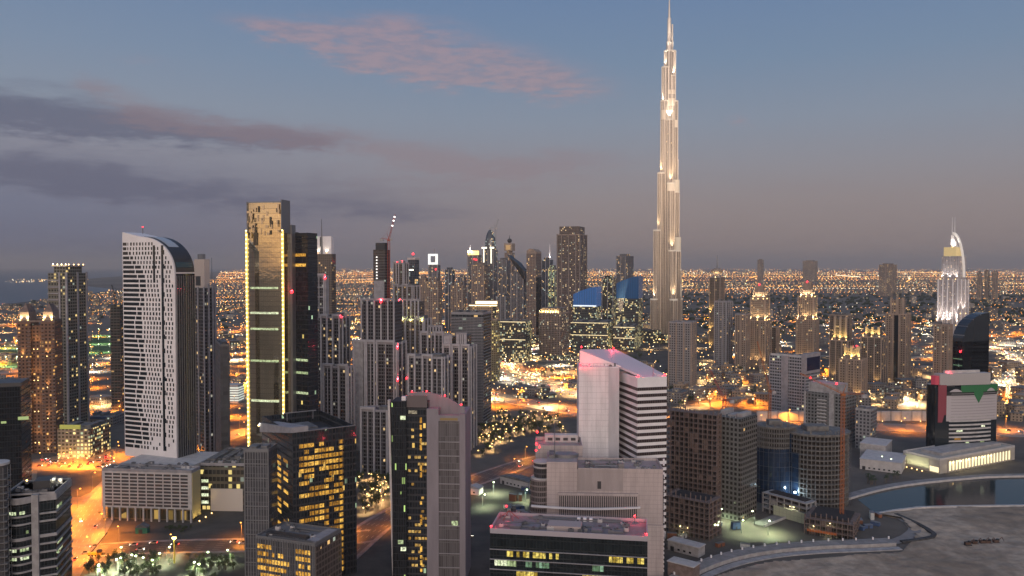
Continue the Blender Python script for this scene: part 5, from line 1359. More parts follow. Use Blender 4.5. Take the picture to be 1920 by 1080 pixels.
# white hotel with the sail arch
b = Bld('hotel_tower', 'white floodlit stepped hotel tower with a curved sail arch and twin needles', 'hotel', 1758, 1796, 1816, 560, 2050, 32)
WH = fc('hotel_white', (.62,.57,.56), (.10,.09,.11), cw=4.0, fh=3.6, wf=.45, hf=.7, lit=.10, warm=(1,.72,.42), cool=(.8,.8,1), coolp=.3, st=.9)
z0, z1, z2 = b.z(525), b.z(480), b.z(463)
b.body(z0, WH); b.part('upper_shaft', [(b.x0+6, b.x1-4, b.y0+6, b.y1-6, z0, z1)], WH)
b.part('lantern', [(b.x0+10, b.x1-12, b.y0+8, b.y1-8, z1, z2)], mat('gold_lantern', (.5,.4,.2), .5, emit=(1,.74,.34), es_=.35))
b.each('pilaster', [(b.x0+b.W*f-1.2, b.x0+b.W*f+1.2, b.y0-1.5, b.y0+.2, 0, z0+2) for f in (.02, .25, .5, .75, .98)]+[(b.x1-.2, b.x1+1.5, b.y0+b.D*f-1.2, b.y0+b.D*f+1.2, 0, z0+2) for f in (.3, .65, .98)], M['white_paint'])
mb = MB(); zt_ = b.z(434); zb_ = b.z(520); xr = b.x1+2; xl = b.x0+b.W*.45
ring = []
for i in range(13):
    a = math.pi/2*i/12; x = xl+(xr-xl)*math.sin(a); zz = zb_+(zt_-zb_)*math.cos(a); x2 = xl+(xr-xl-3.6)*math.sin(a); zz2 = zb_+(zt_-zb_-7)*math.cos(a)
    ring.append([(x, -2, zz), (x, 4, zz), (x2, 4, zz2), (x2, -2, zz2)])
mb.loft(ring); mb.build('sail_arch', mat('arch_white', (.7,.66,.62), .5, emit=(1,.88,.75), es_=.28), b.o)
mb = MB(); mb.loft([[(xl-3, -3, z2), (xl+14, -3, z2), (xl+14, 3, z2), (xl-3, 3, z2)], [(xl-3, -3, b.z(440)), (xl+3, -3, b.z(440)), (xl+3, 3, b.z(440)), (xl-3, 3, b.z(440))]]); mb.build('sail_wall', M['white_paint'], b.o)
for xx in (xl-2, xl+5):
    mb = MB(); mb.tube((xx, 0, b.z(445)), (xx, 0, b.z(405)), 1.3, .4, 6); mb.build('needle', M['white_paint'], b.o)
for x in (b.x0, b.x0+b.W*.3, b.x0+b.W*.6, b.x1):
    b.flood((x, b.y0-7, 30), 90000, (1,.86,.74), 1.0, aim=(0, .05, 1), spot=70); b.flood((x, b.y0-5, b.z(600)), 50000, (1,.86,.76), 1.0, aim=(0, .05, 1), spot=70)
for y in (b.y0, b.y0+b.D*.5): b.flood((b.x1+7, y, 60), 80000, (1,.86,.74), 1.0, aim=(-.05, 0, 1), spot=70)
for x in (b.x0+6, 0, b.x1-8): b.flood((x, b.y0+1.5, z0+2), 40000, (1,.9,.8), 1.0, aim=(0, .12, 1), spot=90)
b.flood((xl+4, -8, z2+1), 60000, (1,.92,.8), 1.2, aim=(0, .3, 1), spot=120)
# dark curved glass tower
b = Bld('office_tower', 'dark tower with a curved sloping glass roof standing before the white hotel', 'tower', 1786, 1806, 1854, 660, 930, 66)
za, zb_ = b.z(640), b.z(588)
prof = []
mb = MB(); n = 14
pr = [(b.y0, 0)]+[(b.y0+b.D*(1-math.cos(math.pi/2*i/n))*.98, za+(zb_-za)*math.sin(math.pi/2*i/n)) for i in range(n+1)]+[(b.y1, zb_), (b.y1, 0)]
mb.loft([[(b.x1, y, z) for y, z in pr], [(b.x0, y, z) for y, z in pr]][::-1])
for i, f_ in enumerate(mb.f): pass
dk = fc('night_glass', (.03,.034,.042), (.014,.018,.024), cw=1.8, fh=3.9, wf=.92, hf=.85, lit=.008, cool=(.7,1,.8), coolp=.8, st=.6, gspec=.9)
mb2 = MB(); mb2.box(b.x0, b.x1, b.y0, b.y1, 0, za-.5); mb2.build('curtain_wall', dk, b.o)
mb.build('curved_roof', mat('slate_glass', (.028,.034,.042), .22, 0, .8), b.o)
b.each('lit_floor', [(b.x0+1, b.x1-1, b.y0-.15, b.y0+.1, b.z(y)-.6, b.z(y)+.6) for y in (674, 686, 697)], mat('dim_teal', (.1,.15,.1), .3, emit=(.4,.75,.4), es_=.13))
b.each('roof_rib', [(b.x0-.2, b.x1+.25, b.y0+b.D*(1-math.cos(math.pi/2*i/n))*.98-.3, b.y0+b.D*(1-math.cos(math.pi/2*i/n))*.98+.3, za+(zb_-za)*math.sin(math.pi/2*i/n)-1, za+(zb_-za)*math.sin(math.pi/2*i/n)+.3) for i in range(2, n, 3)], M['grey_metal'])
b.red([(b.x1-3, b.y0-1, b.z(660))], 2000, 1.0)
# ---- the building wrapped in a flag mural, on its lit podium by the water
b = Bld('office_building', 'bulging glass office wrapped in a red, white and green flag banner over striped floors', 'office', 1737, 1752, 1868, 780, 742, 80)
zt = b.z(724)
b.body(zt, fc('flag_glass', (.03,.034,.04), (.013,.016,.02), cw=1.8, fh=3.9, wf=.92, hf=.85, lit=.01, gspec=.9), inset=.5)
def bulge(y): f_ = (y-b.y0)/b.D; return b.x1+3.2*math.sin(math.pi*min(1, max(0, f_)))
def panel(name, pts, z0f, m, t0=.5, t1=.9, n=14):
    """panel on the bulging front: pts = list of (y, z0, z1)"""
    rings = []
    for y, z0, z1 in pts:
        x = bulge(y); rings.append([(x+t0, y, z0), (x+t1, y, z0), (x+t1, y, z1), (x+t0, y, z1)])
    mb = MB(); mb.loft(rings); return mb.build(name, m, b.o)
yy = lambda px: b.yf(px)
rng = lambda a, c, n=12: [a+(c-a)*i/n for i in range(n+1)]
zz_ = b.z
panel('front_glass', [(y, 6, zt-1) for y in rng(b.y0+.5, b.y1-.2)], 0, M['dark_glass'], -2.5, .4)
panel('banner_red', [(y, zz_(792)+(7 if y > yy(1766) else 0), zz_(722)) for y in rng(yy(1757), yy(1771), 4)], 0, mat('banner_red', (.25,.05,.07), .7), .45, .85)
panel('banner_white', [(y, zz_(790), zz_(735)) for y in rng(yy(1771), yy(1867))], 0, mat('banner_white', (.46,.42,.43), .7), .45, .85)
panel('banner_black', [(y, zz_(740)-1, zz_(735)) for y in rng(yy(1771), yy(1867))], 0, mat('banner_black', (.02,.02,.022), .7), .5, .9)
panel('banner_green', [(y, zz_(735)-.4, zz_(723)) for y in rng(yy(1796), yy(1868))], 0, mat('banner_green', (.03,.16,.06), .7), .5, .95)
panel('banner_green_tail', [(y, zz_(735)-9*(1-abs(y-yy(1829))/ (yy(1839)-yy(1829)))-2, zz_(733)) for y in rng(yy(1820), yy(1838), 6)], 0, MATS['banner_green'], .85, 1.0)
for pxa, pxb in ((1776, 1797), (1846, 1862)):
    panel('banner_hill', [(y, zz_(735), zz_(735)+.4+2.4*math.sin(math.pi*i/8)) for i, y in enumerate(rng(yy(pxa), yy(pxb), 8))], 0, MATS['banner_white'], .96, 1.1)
for k in range(10): panel('banner_seam', [(y, zz_(788)+2.7*k, zz_(788)+2.7*k+.5) for y in rng(yy(1779), yy(1864), 8)], 0, mat('banner_seam', (.30,.275,.28), .7), .85, .95)
for k in range(9): panel('floor_band', [(y, 9+3.75*k, 9+3.75*k+1.5) for y in rng(yy(1776), yy(1855))], 0, M['pale_concrete'], .42, .9)
S = random.Random(2)
for (pa, pb, k) in ((1789, 1800, 5), (1786, 1797, 3), (1836, 1843, 6), (1806, 1812, 2), (1834, 1842, 2), (1846, 1856, 1), (1820, 1827, 1)):
    panel('lit_window', [(y, 9+3.75*k-1.9, 9+3.75*k-.2) for y in rng(yy(pa), yy(pb), 3)], 0, M['green_window'] if k != 3 else M['amber_window'], .42, .6)
MB().prism(circle(b.x0+5, b.y0+3.5, 6, 20), 6, zt+1).build('corner_cylinder', M['black_glass'], b.o)
b.part('attic', [(b.x0+2, b.x1-1, b.y0+6, b.y1-6, zt, b.z(702))], mat('attic_panel', (.42,.39,.38), .7))
b.part('attic_step', [(b.x0+4, b.x1-5, b.y0+14, b.y1-14, b.z(702), b.z(697))], M['pale_concrete'])
b.part('red_roof', [(b.x0+3, b.x0+9, b.y0+2, b.y0+20, zt, b.z(706))], mat('red_roof', (.30,.05,.07), .6, emit=(1,.10,.16), es_=.18))
b.red([(b.x0+8, b.y0+18, b.z(703))], 1200, .8)
p = Bld('podium_building', 'low pale podium with bright yellow lit arcades by the canal under the flag wrapped office', 'podium', 1693, 1762, 1902, 880, 690, 62)
zp = p.z(862)
p.part('wall', [(p.x0, p.x1, p.y0, p.y1, 0, zp)], mat('podium_stone', (.42,.38,.33), .8, noise=.15, nscale=.2))
p.each('arcade_window', [(p.x1-.1, p.x1+.2, y, y+3.4, 1.2, 9.4) for y in [p.y0+12+4.6*k for k in range(int((p.D-18)/4.6))]], mat('arcade_glow', (.5,.45,.3), .3, emit=(1,.86,.50), es_=1.1))
p.each('arcade_pier', [(p.x1, p.x1+.9, y, y+1.0, 0, 10.6) for y in [p.y0+10.8+4.6*k for k in range(int((p.D-18)/4.6)+1)]], mat('podium_stone', (.42,.38,.33)))
p.part('lit_wall', [(p.xf(1697), p.xf(1742), p.y0-.4, p.y0+.1, 2, zp-1)], mat('lime_wall', (.50,.50,.36), .7))
p.part('lit_hall', [(p.x1-9, p.x1-1, p.y0-.5, p.y0+.1, 1, 5.4)], mat('arcade_glow', (.5,.45,.3)))
p.parapet(zp, 1.0, .5, M['pale_concrete'])
p.part('upper_deck', [(p.x0+8, p.x1-8, p.y0+14, p.y1-8, zp+.02, zp+2.6)], M['concrete'])
for k in range(5): p.flood((p.x0+3+k*5, p.y0-6, .8), 1500, (1,.95,.62), .5, aim=(0, .6, 1), spot=110)
for k in range(6): p.flood((p.x1+3, p.y0+14+k*11, 9), 1800, (1,.86,.5), .5, aim=(-.2, 0, -1), spot=150)

# ================================================================== building sites, right foreground
def frame_block(label, L, C, Rr, py, Y, th, top, fhh=3.6, bays=10, m=None, clad=None, z0=0.0, cm=None, rag=True):
    """bare concrete frame: slabs, columns, dark interior"""
    b = Bld('unfinished_block', label, 'building site', L, C, Rr, py, Y, th)
    z = b.z(top); m = m or M['brown_concrete']; n = max(2, int((z-z0)/fhh))
    b.part('dark_interior', [(b.x0+3.2, b.x1-3.2, b.y0+3.2, b.y1-1, z0, z-1.0)], cm or mat('unlit_interior', (.035,.03,.03), .9))  # dark block painted as the shaded space inside the frame
    b.each('floor_slab', [(b.x0-.3, b.x1+.3, b.y0-.3, b.y1, z0+fhh*(k+1)-.7, z0+fhh*(k+1)) for k in range(n)], m)
    b.each('column', [(b.x0+b.W*k/bays-.3, b.x0+b.W*k/bays+.3, b.y0, b.y0+.7, z0, z0+fhh*n) for k in range(bays+1)], m)
    nb = max(2, int(b.D/6))
    b.each('side_column', [(b.x1-.9, b.x1-.002, b.y0+b.D*k/nb-.45, b.y0+b.D*k/nb+.45, z0, z0+fhh*n) for k in range(1, nb+1)], m)
    S = random.Random(int(Y))
    b.each('infill_wall', [(b.x0+b.W*i/bays+.5, b.x0+b.W*(i+1)/bays-.5, b.y0+.9, b.y0+1.3, z0+fhh*k, z0+fhh*(k+1)-.9) for k in range(n) for i in range(bays) if S.random() < .12][:50], m)
    if rag: b.each('starter_column', [(b.x0+b.W*k/bays-.3, b.x0+b.W*k/bays+.3, b.y0+2, b.y0+2.6, z0+fhh*n, z0+fhh*n+1.5+S.random()*2.5) for k in range(bays+1)], m)
    b.top = z0+fhh*n
    sc_ = MB()
    for k in range(bays*2+1): sc_.tube((b.x0+b.W*k/(bays*2), b.y0-1.2, z0), (b.x0+b.W*k/(bays*2), b.y0-1.2, b.top+1), .09, n=3)
    for k in range(1, n+1, 2): sc_.tube((b.x0, b.y0-1.2, z0+fhh*k), (b.x1, b.y0-1.2, z0+fhh*k), .07, n=3)
    sc_.build('scaffold', M['grey_metal'], b.o)
    for q_ in range(3): b.flood((b.x0+b.W*S.uniform(.1, .9), b.y0+1.0, z0+fhh*S.randint(0, 2)+1.8), 500, (.95,1,.6), .35)
    return b
b1 = frame_block('brown unfinished concrete frame of many empty floors, right of the white striped tower', 1248, 1344, 1352, 880, 560, 20, 778, bays=11)
b1b = frame_block('low brown unfinished podium frame with work lamps below the brown empty tower', 1246, 1330, 1352, 960, 520, 24, 940, bays=9)
b2 = Bld('unfinished_block', 'grey unfinished block of small square openings with a dark flank, beside the brown frame', 'building site', 1338, 1388, 1418, 860, 560, 26)
z = b2.z(786)
b2.body(z, fc('raw_square', (.17,.17,.16), (.016,.016,.016), cw=3.1, fh=3.5, wf=.58, hf=.58, lit=0))
b2.part('flank', [(b2.x1, b2.x1+.5, b2.y0+.5, b2.y1, 0, z-1)], fc('raw_flank', (.15,.135,.12), (.02,.018,.016), cw=3.2, fh=3.5, wf=.6, hf=.55, lit=.01))
b2.plant(z, 3, M['concrete'], 3.5); b2.each('starter_column', [(b2.x0+4*k, b2.x0+4*k+.5, b2.y0+1, b2.y0+1.5, z, z+2.5) for k in range(int(b2.W/4))], M['concrete'])
blue = fc('blue_curtain', (.02,.03,.05), (.012,.024,.05), cw=1.7, fh=3.6, wf=.92, hf=.9, lit=0, gspec=.9)
def round_block(label, pxl, pxr, py, Y, top, glass, span, tbl=None):
    k0, k1 = at(pxl, py, Y).x, at(pxr, py, Y).x; r = (k1-k0)/2; cxx = (k0+k1)/2
    o = empty('unfinished_block', (cxx, Y+r*.8, 0)); tag(o, label, 'building site')
    z = at((pxl+pxr)/2, top, Y).z; n = int(z/3.6); ry = r*.8
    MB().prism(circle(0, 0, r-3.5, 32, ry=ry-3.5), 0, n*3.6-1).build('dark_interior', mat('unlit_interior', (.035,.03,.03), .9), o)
    dkc = mat('raw_concrete', (.175,.165,.155), .9, noise=.35, nscale=.35)
    sl = MB().prism(circle(0, 0, r, 40, ry=ry), .2, .9).mesh('floor_slab', dkc)
    for k in range(n):
        s_ = bpy.data.objects.new('floor_slab', sl); col.objects.link(s_); s_.parent = o; s_.location = (0, 0, 3.6*(k+1)-.9)
    cl = MB().box(-.28, .28, -.28, .28, 0, n*3.6).mesh('column', dkc)
    for i in range(26):
        a = math.pi+math.pi*i/25; c_ = bpy.data.objects.new('column', cl); col.objects.link(c_); c_.parent = o; c_.location = ((r-.7)*math.cos(a), (ry-.7)*math.sin(a), 0)
    for (a0, a1, zt0, zt1) in glass:
        pts = circle(0, 0, r+.25, 10, R(a0), R(a1), ry+.25); inn = circle(0, 0, r+.05, 10, R(a0), R(a1), ry+.05)[::-1]
        MB().prism(pts+inn, zt0, zt1).build('glass_cladding', blue, o)
    MB().prism(circle(0, 0, r+.5, 40, ry=ry+.5), n*3.6+.02, n*3.6+1.2).build('roof_rim', dkc, o)
    sc_ = MB(); cp_ = circle(0, 0, r+1.3, 26, math.pi, 2*math.pi, ry+1.3)
    for (x_, y_) in cp_[::2]: sc_.tube((x_, y_, 0), (x_, y_, n*3.6+2), .10, n=3)
    for k in range(2, n, 3):
        for i in range(25): sc_.tube((*cp_[i], 3.6*k), (*cp_[i+1], 3.6*k), .07, n=3)
    sc_.build('scaffold', M['grey_metal'], o)
    RS = random.Random(int(r*10))
    for i in range(20):
        a = RS.uniform(math.pi, 2*math.pi); x_, y_ = (r-2)*math.cos(a), (ry-2)*math.sin(a); MB().box(x_-.2, x_+.2, y_-.2, y_+.2, n*3.6+1.2, n*3.6+RS.uniform(2, 4.5)).build('starter_column', dkc, o)
    MB().box(-r*.4, r*.3, -ry*.3, ry*.3, n*3.6+1.5, n*3.6+5).build('lift_core', dkc, o)
    return o, r, ry, n*3.6
o3, r3, ry3, z3 = round_block('round unfinished tower half clad in dark blue glass, left of the orange crane', 1426, 1500, 880, 600, 800, [(180, 300, 0, 42), (300, 318, 0, 54)], 0)
o4, r4, ry4, z4 = round_block('wider round unfinished tower of bare floors behind the orange crane mast', 1488, 1610, 880, 590, 812, [(188, 222, 0, 40)], 0)
for o_, pos in ((o4, (-r4*.88, -ry4*.75, 11)),):
    l_ = MB().ball((0,0,0), .8, 8, 5).build('work_lamp', mat('blue_white_lamp', (.8,.9,1), emit=(.75,.92,1), es_=25), o_); l_.location = pos
    point(l_, (-.8, -1.5, 0), 6000, (.6,.85,1), .5)
pb = frame_block('low pale unfinished podium with open frames at the foot of the round towers', 1430, 1512, 1530, 960, 555, 33, 940, bays=6, m=M['concrete'], rag=False)
pb.part('site_hoarding', [(pb.xf(1452), pb.x1-1, pb.y0-1.2, pb.y0-.8, 0, 7.5)], mat('lime_hoarding', (.45,.47,.33), .7))
pc_ = frame_block('long low unfinished podium with an orange barrier in front of the wider round tower', 1508, 1600, 1612, 990, 520, 8, 978, bays=9, m=M['brown_concrete'], rag=True)
pc_.part('barrier', [(pc_.x0+2, pc_.x1-10, pc_.y0-1, pc_.y0-.6, 2.2, 3.8)], mat('orange_net', (.45,.13,.04), .8))
crane('orange lattice tower crane standing before the wider round unfinished tower', (at(1578, 970, 540).x, 540, 0), at(1578, 742, 540).z, at(1500, 700, 560), M['orange_steel'], 1.0, 14)
crane('reddish tower crane behind the brown unfinished frame', (at(1357, 900, 610).x, 610, 0), at(1357, 752, 610).z, at(1330, 690, 630), M['red_steel'], 1.0, 10)
crane('orange tower crane beside the grey banded office', (at(1443, 800, 860).x, 860, 0), at(1441, 735, 860).z, at(1420, 640, 900), M['orange_steel'], 1.2, 12)
# sheds and site buildings
def shed(label, L, C, Rr, py, Y, th, h, m, name='site_shed', pitched=True, cat='shed', group=None):
    b = Bld(name, label, cat, L, C, Rr, py, Y, th, group)
    b.part('wall', [(b.x0, b.x1, b.y0, b.y1, 0, h)], m)
    if pitched:
        mb = MB(); mb.extr([(b.x0-.4, h), (b.x1+.4, h), (b.x1+.4, h+.3), (0, h+2.4), (b.x0-.4, h+.3)], b.y0-.4, b.y1+.4); mb.build('roof', M['roof_grey'] if m is not M['white_paint'] else M['pale_concrete'], b.o)
    else: b.part('roof', [(b.x0-.4, b.x1+.4, b.y0-.4, b.y1+.4, h, h+.5)], M['pale_concrete'])
    b.each('door', [(b.x0+2, b.x0+4.5, b.y0-.08, b.y0+.1, 0, 3)], M['dark_metal'])
    b.each('window', [(x, x+1.6, b.y0-.06, b.y0+.1, 1.2, 2.4) for x in [b.x0+7+4*k for k in range(max(0, int((b.W-8)/4)))]], M['dark_glass'])
    return b
shed('long pale site shed right of the curved road, lit from behind', 938, 990, 1004, 920, 640, 40, 6, M['pale_concrete'])
shed('small white green lit site shed beside the road lamps', 872, 898, 906, 928, 625, 25, 5, M['white_paint'])
shed('flat grey site office on the ground right of the pink wing', 1252, 1310, 1322, 1005, 490, 28, 6, M['concrete'], pitched=False)
shed('low brown site store right of the pink wing, nearest the curved quay', 1252, 1300, 1312, 1040, 450, 26, 9, M['brown_concrete'], pitched=False)
shed('long pale canopy building on the near bank, left of the yellow lit arcades', 1612, 1690, 1700, 890, 690, 6, 9, M['pale_concrete'], pitched=False)
shed('dark low block with open frame behind the near bank promenade', 1612, 1660, 1672, 870, 735, 10, 14, M['concrete'], pitched=False)
SC = random.Random(31)
ck = [mat('cabin_'+n_, c_, .6, noise=.2, nscale=.8) for n_, c_ in (('white', (.5,.5,.48)), ('blue', (.06,.10,.20)), ('rust', (.22,.09,.05)), ('grey', (.25,.25,.25)))]
for (n_, xa, xb, ya, yb) in ((14, 1255, 1425, 950, 1030), (14, 885, 1000, 915, 1000), (6, 1606, 1655, 968, 1000)):
    for i in range(n_):
        g_ = G(SC.uniform(xa, xb), SC.uniform(ya, yb)); mcab = SC.choice(ck); hgt = SC.choice((2.6, 2.6, 5.2)); o = empty('site_cabin', g_, SC.uniform(0, 3.1))
        tag(o, 'small steel site cabin on the building ground beside the canal bend or the slanting road', 'site cabin', 'steel cabins on the building sites')
        MB().box(-3, 3, -1.25, 1.25, .2, hgt).build('wall', mcab, o); MB().box(-3.1, 3.1, -1.35, 1.35, hgt, hgt+.2).build('roof', M['grey_metal'], o); MB().box(-.5, .5, -1.32, -1.2, .2, 2.2).build('door', M['dark_metal'], o)
# lit wall beside the highway and block behind
b = Bld('retaining_wall', 'long retaining wall glowing orange above the highway, behind the round towers', 'wall', 1420, 1736, None, 812, 930, 0, D=3)
b.body(11, M['pale_concrete'], name='wall'); b.each('pier', [(x-.8, x+.8, b.y0-.6, b.y0+.1, 0, 11.5) for x in [b.x0+12*k for k in range(int(b.W/12)+1)]], M['concrete'])
for k in range(9): b.flood((b.x0+10+k*(b.W-20)/8, b.y0-7, 1), 1600, (1,.36,.03), .5, aim=(0, 1, .6), spot=150)
b = Bld('apartment_block', 'dark grey mid rise behind the round unfinished towers, right of the orange crane', 'building', 1604, 1634, 1644, 780, 780, 15, D=None)
b.body(b.z(770), F_grey); b.parapet(b.z(770), 1.2, .4, M['concrete']); b.plant(b.z(770), 2, M['roof_grey'])
# ================================================================== towers at the far left
b = Bld('apartment_tower', 'reddish brown twin shaft tower with glowing peaked crowns and uplit balconies, far left', 'tower', 34, 104, 118, 720, 770, 17)
z = b.z(602)
for (xa, xb) in ((b.x0, b.x0+b.W*.36), (b.x0+b.W*.62, b.x1)): b.part('shaft', [(xa, xb, b.y0, b.y1, 0, z)], F_brown)
b.part('link', [(b.x0+b.W*.36, b.x0+b.W*.62, b.y0+3, b.y1-3, 0, z-4)], F_brown)
nb = []
for k in range(32):
    for f in (.0, .26, .64, .90): nb.append((b.x0+b.W*f, b.x0+b.W*(f+.10), b.y0-1.3, b.y0+.1, 6+3.6*k, 6.9+3.6*k))
b.many('balcony', [q_ for q_ in nb if q_[5] < z-2], M['brown_concrete'], 100)
for (xa, xb) in ((b.x0, b.x0+b.W*.36), (b.x0+b.W*.62, b.x1)):
    xm = (xa+xb)/2
    b.part('crown', [(xa+2, xb-2, b.y0+1.5, b.y1-1.5, z, z+9)], M['beige'])
    mb = MB(); mb.loft([[(xa+2, b.y0+1.5, z+9), (xb-2, b.y0+1.5, z+9), (xb-2, b.y1-1.5, z+9), (xa+2, b.y1-1.5, z+9)], [(xm-.4, b.y0+5, b.z(570)), (xm+.4, b.y0+5, b.z(570)), (xm+.4, b.y1-5, b.z(570)), (xm-.4, b.y1-5, b.z(570))]]); mb.build('peaked_roof', M['brown_concrete'], b.o)
    for x in (xa+2.5, xb-2.5): b.flood((x, b.y0+.4, z+1.3), 9000, (1,.70,.34), .8, aim=(0, .25, 1), spot=120)
for k in range(4):
    for f in (.13, .45, .55, .80): b.flood((b.x0+b.W*f, b.y0-1.8, 4+30*k+(7 if f in (.45,.55) else 0)), 5500, (1,.56,.18), .45, aim=(0, .12, 1), spot=70)
b.parapet(z, 1.2, .5, M['brown_concrete'])
b = Bld('apartment_tower', 'tall grey green tower with a ring of white lamps on its flat crown, far left', 'tower', 92, 128, 165, 660, 850, 38)
z = b.z(512); b.body(z, F_olive)
b.part('crown', [(b.x0+4, b.x1-3, b.y0+4, b.y1-4, z, b.z(500))], F_olive)
b.part('crown_lid', [(b.x0+2.5, b.x1-1.5, b.y0+2.5, b.y1-2.5, b.z(500), b.z(497))], M['concrete'])
b.each('balcony', [(b.x0-.6, b.x0+b.W*.55, b.y0-1.0, b.y0+.1, 8+6.8*k, 9.3+6.8*k) for k in range(int((z-10)/6.8))], M['frame_grey'])
b.each('pilaster', [(b.x0+b.W*f-1, b.x0+b.W*f+1, b.y0-1.2, b.y0+.2, 0, z+1) for f in (.62, .98)]+[(b.x1-.2, b.x1+1, b.y0+b.D*f-1, b.y0+b.D*f+1, 0, z+1) for f in (.5, .97)], M['frame_grey'])
for f in (.1, .4, .7, 1.0): b.flood((b.x0+3+(b.W-6)*f, b.y0+2, b.z(496)), 1500, (1,.96,.85), .8); b.flood((b.x1-2, b.y0+3+(b.D-6)*f, b.z(496)), 0, r=.7)
b = Bld('unfinished_tower', 'dark unfinished tower under a small crane, left of the slotted white tower', 'tower', 208, 226, 236, 680, 1000, 25)
b.body(b.z(572), fc('bare_dark', (.10,.095,.085), (.03,.03,.028), cw=4, fh=3.6, wf=.8, hf=.6, lit=.05, st=.7)); b.each('floor_slab', [(b.x0-.5, b.x1+.5, b.y0-.5, b.y1+.2, 3.6*k, 3.6*k+.7) for k in range(2, int(b.z(572)/3.6), 2)], M['brown_concrete'])
crane('small dark luffing crane on the unfinished tower left of the slotted tower', (at(216, 572, 1010).x, 1010, 100), at(216, 556, 1010).z, at(209, 534, 1005), M['dark_metal'], 1.2, 10)
b = Bld('car_park', 'low yellow lit building with open lit floors beside the brown twin shaft tower', 'building', 108, 168, 207, 830, 748, 30)
z = b.z(805); b.body(z, fc('lit_low', (.34,.27,.20), (.06,.05,.03), cw=3.6, fh=3.6, wf=.62, hf=.55, lit=.45, warm=(1,.74,.28), cool=(.85,1,.6), coolp=.25, st=1.3))
b.part('roof_sign', [(b.x0+2, b.x1-9, b.y0+.2, b.y0+1, z, z+4)], mat('olive_sign', (.3,.3,.1), .5, emit=(.75,.75,.12), es_=.25)); b.plant(z, 3, M['roof_grey'])
for k in range(4): b.flood((b.x0+4+k*9, b.y0-5, 1.2), 3500, (1,.60,.18), .5, aim=(0, 1, .4), spot=150)
b = Bld('office_building', 'plain grey mid rise with a blue roof edge left of the slotted tower', 'building', 162, 212, 236, 800, 900, 26)
z = b.z(782); b.body(z, F_low2); b.part('roof_edge', [(b.x0-.3, b.x1-8, b.y0-.4, b.y0+.3, z-2.2, z+.6)], mat('blue_edge', (.05,.08,.16), .6)); b.plant(z, 3, M['roof_grey'])
b = Bld('car_park', 'small white building with closely striped lit floors right of the slotted tower', 'building', 421, 447, 458, 750, 1050, 22)
z = b.z(722); b.body(z, M['pale_concrete']); b.each('lit_floor', [(b.x0+.5, b.x1+.15, b.y0-.15, b.y1-.5, zz, zz+1.5) for zz in [3+3.3*k for k in range(int((z-3)/3.3))]], mat('pale_lit', (.5,.5,.45), .3, emit=(.92,1,.85), es_=.7))

# ================================================================== the far cluster along the bright highway
def far(label, L, C, Rr, py, Y, th, top, m, cat='tower', name='office_tower', extra=None):
    b = Bld(name, label, cat, L, C, Rr, py, Y, th); z = b.z(top); b.body(z, m)
    b.each('pilaster', [(b.x0+b.W*f-1, b.x0+b.W*f+1, b.y0-1, b.y0+.2, 0, z+1) for f in (.04, .5, .96)], M['beige'] if m is F_far1 else M['frame_grey'])
    b.part('roof_block', [(b.x0+b.W*.2, b.x1-b.W*.2, b.y0+b.D*.2, b.y1-b.D*.2, z, z+7)], m)
    b.zt = z; return b
TURN_TO_VIEW = False
b = far('grey tower with a bright lit crown ledge and red glow, left of the domed tower', 876, 897, 903, 540, 2350, 22, 478, F_far2)
b.part('lit_crown', [(b.x0+2, b.x1+1, b.y0-1, b.y0+2, b.z(478), b.z(470))], M['gold_strip'])
mb = MB(); mb.tube((b.x0+8, b.y0+4, b.zt), (b.x0+8, b.y0+4, b.z(459)), 3, .6, 6); mb.build('spire', M['white_paint'], b.o); b.flood((b.x0+8, b.y0-3, b.zt+9), 60000, (1,.9,.8), 1.2)
b.red([(b.x1-12, b.y0-2, b.z(486)), (b.x1-6, b.y0-2, b.z(487))], 0, 2.2)
b = far('tall domed tower with two white lit strips below its dome', 904, 926, 933, 540, 2400, 22, 468, F_far2)
mb = MB(); rings = []
for k in range(9):
    a = k/8*math.pi*.47; rings.append([(x, y, b.zt+(b.z(430)-b.zt)*math.sin(a)) for x, y in circle(b.x0+b.W*.55, 0, b.W*.42*math.cos(a)+1, 14)])
mb.loft(rings); mb.build('dome', F_far3, b.o)
b.each('lit_strip', [(x-1.6, x+1.6, b.y0-1.6, b.y0-1.0, b.z(494), b.z(467)) for x in (b.x0+b.W*.16, b.x0+b.W*.78)], M['white_lamp'] if False else mat('white_strip', (.7,.7,.6), emit=(1,.93,.70), es_=1.6))
b.part('lit_ledge', [(b.x0-1, b.x1+1, b.y0-1.8, b.y0, b.z(466), b.z(463))], MATS['white_strip'])
crane('thin pale crane leaning over the domed tower', (at(929, 470, 2425).x, 2425, 150), at(929, 430, 2425).z, at(935, 411, 2425), M['grey_metal'], 2.0, 16)
far('beige narrow tower in front of the domed tower', 884, 908, 916, 560, 2200, 20, 497, F_far1)
b = far('beige tower with a square framed lantern and round finial, right of the domed tower', 946, 960, 965, 540, 2700, 22, 474, F_far1)
b.part('lantern', [(b.x0-1, b.x1+1, b.y0-1, b.y1+1, b.zt+7, b.z(456))], M['beige']); b.part('lantern_opening', [(b.x0+5, b.x1-5, b.y0-1.3, b.y0-.8, b.zt+10, b.z(459))], mat('lantern_dim', (.3,.2,.1), .5, emit=(1,.6,.25), es_=.3))
mb = MB(); mb.ball((0, 0, b.z(451)), 8, 10, 6); mb.tube((0, 0, b.z(451)), (0, 0, b.z(440)), 2, .4, 6); mb.build('finial', M['dark_metal'], b.o)
far('dark narrow tower between the domed tower and the tower with the slanted dark roof', 933, 950, 957, 560, 2250, 20, 488, F_far2).red([(4, -12, 335*.0+150)], 0, 1.6)
b = far('grey tower with a slanted dark roof like a folded wedge', 957, 982, 989, 560, 2150, 22, 512, F_far2)
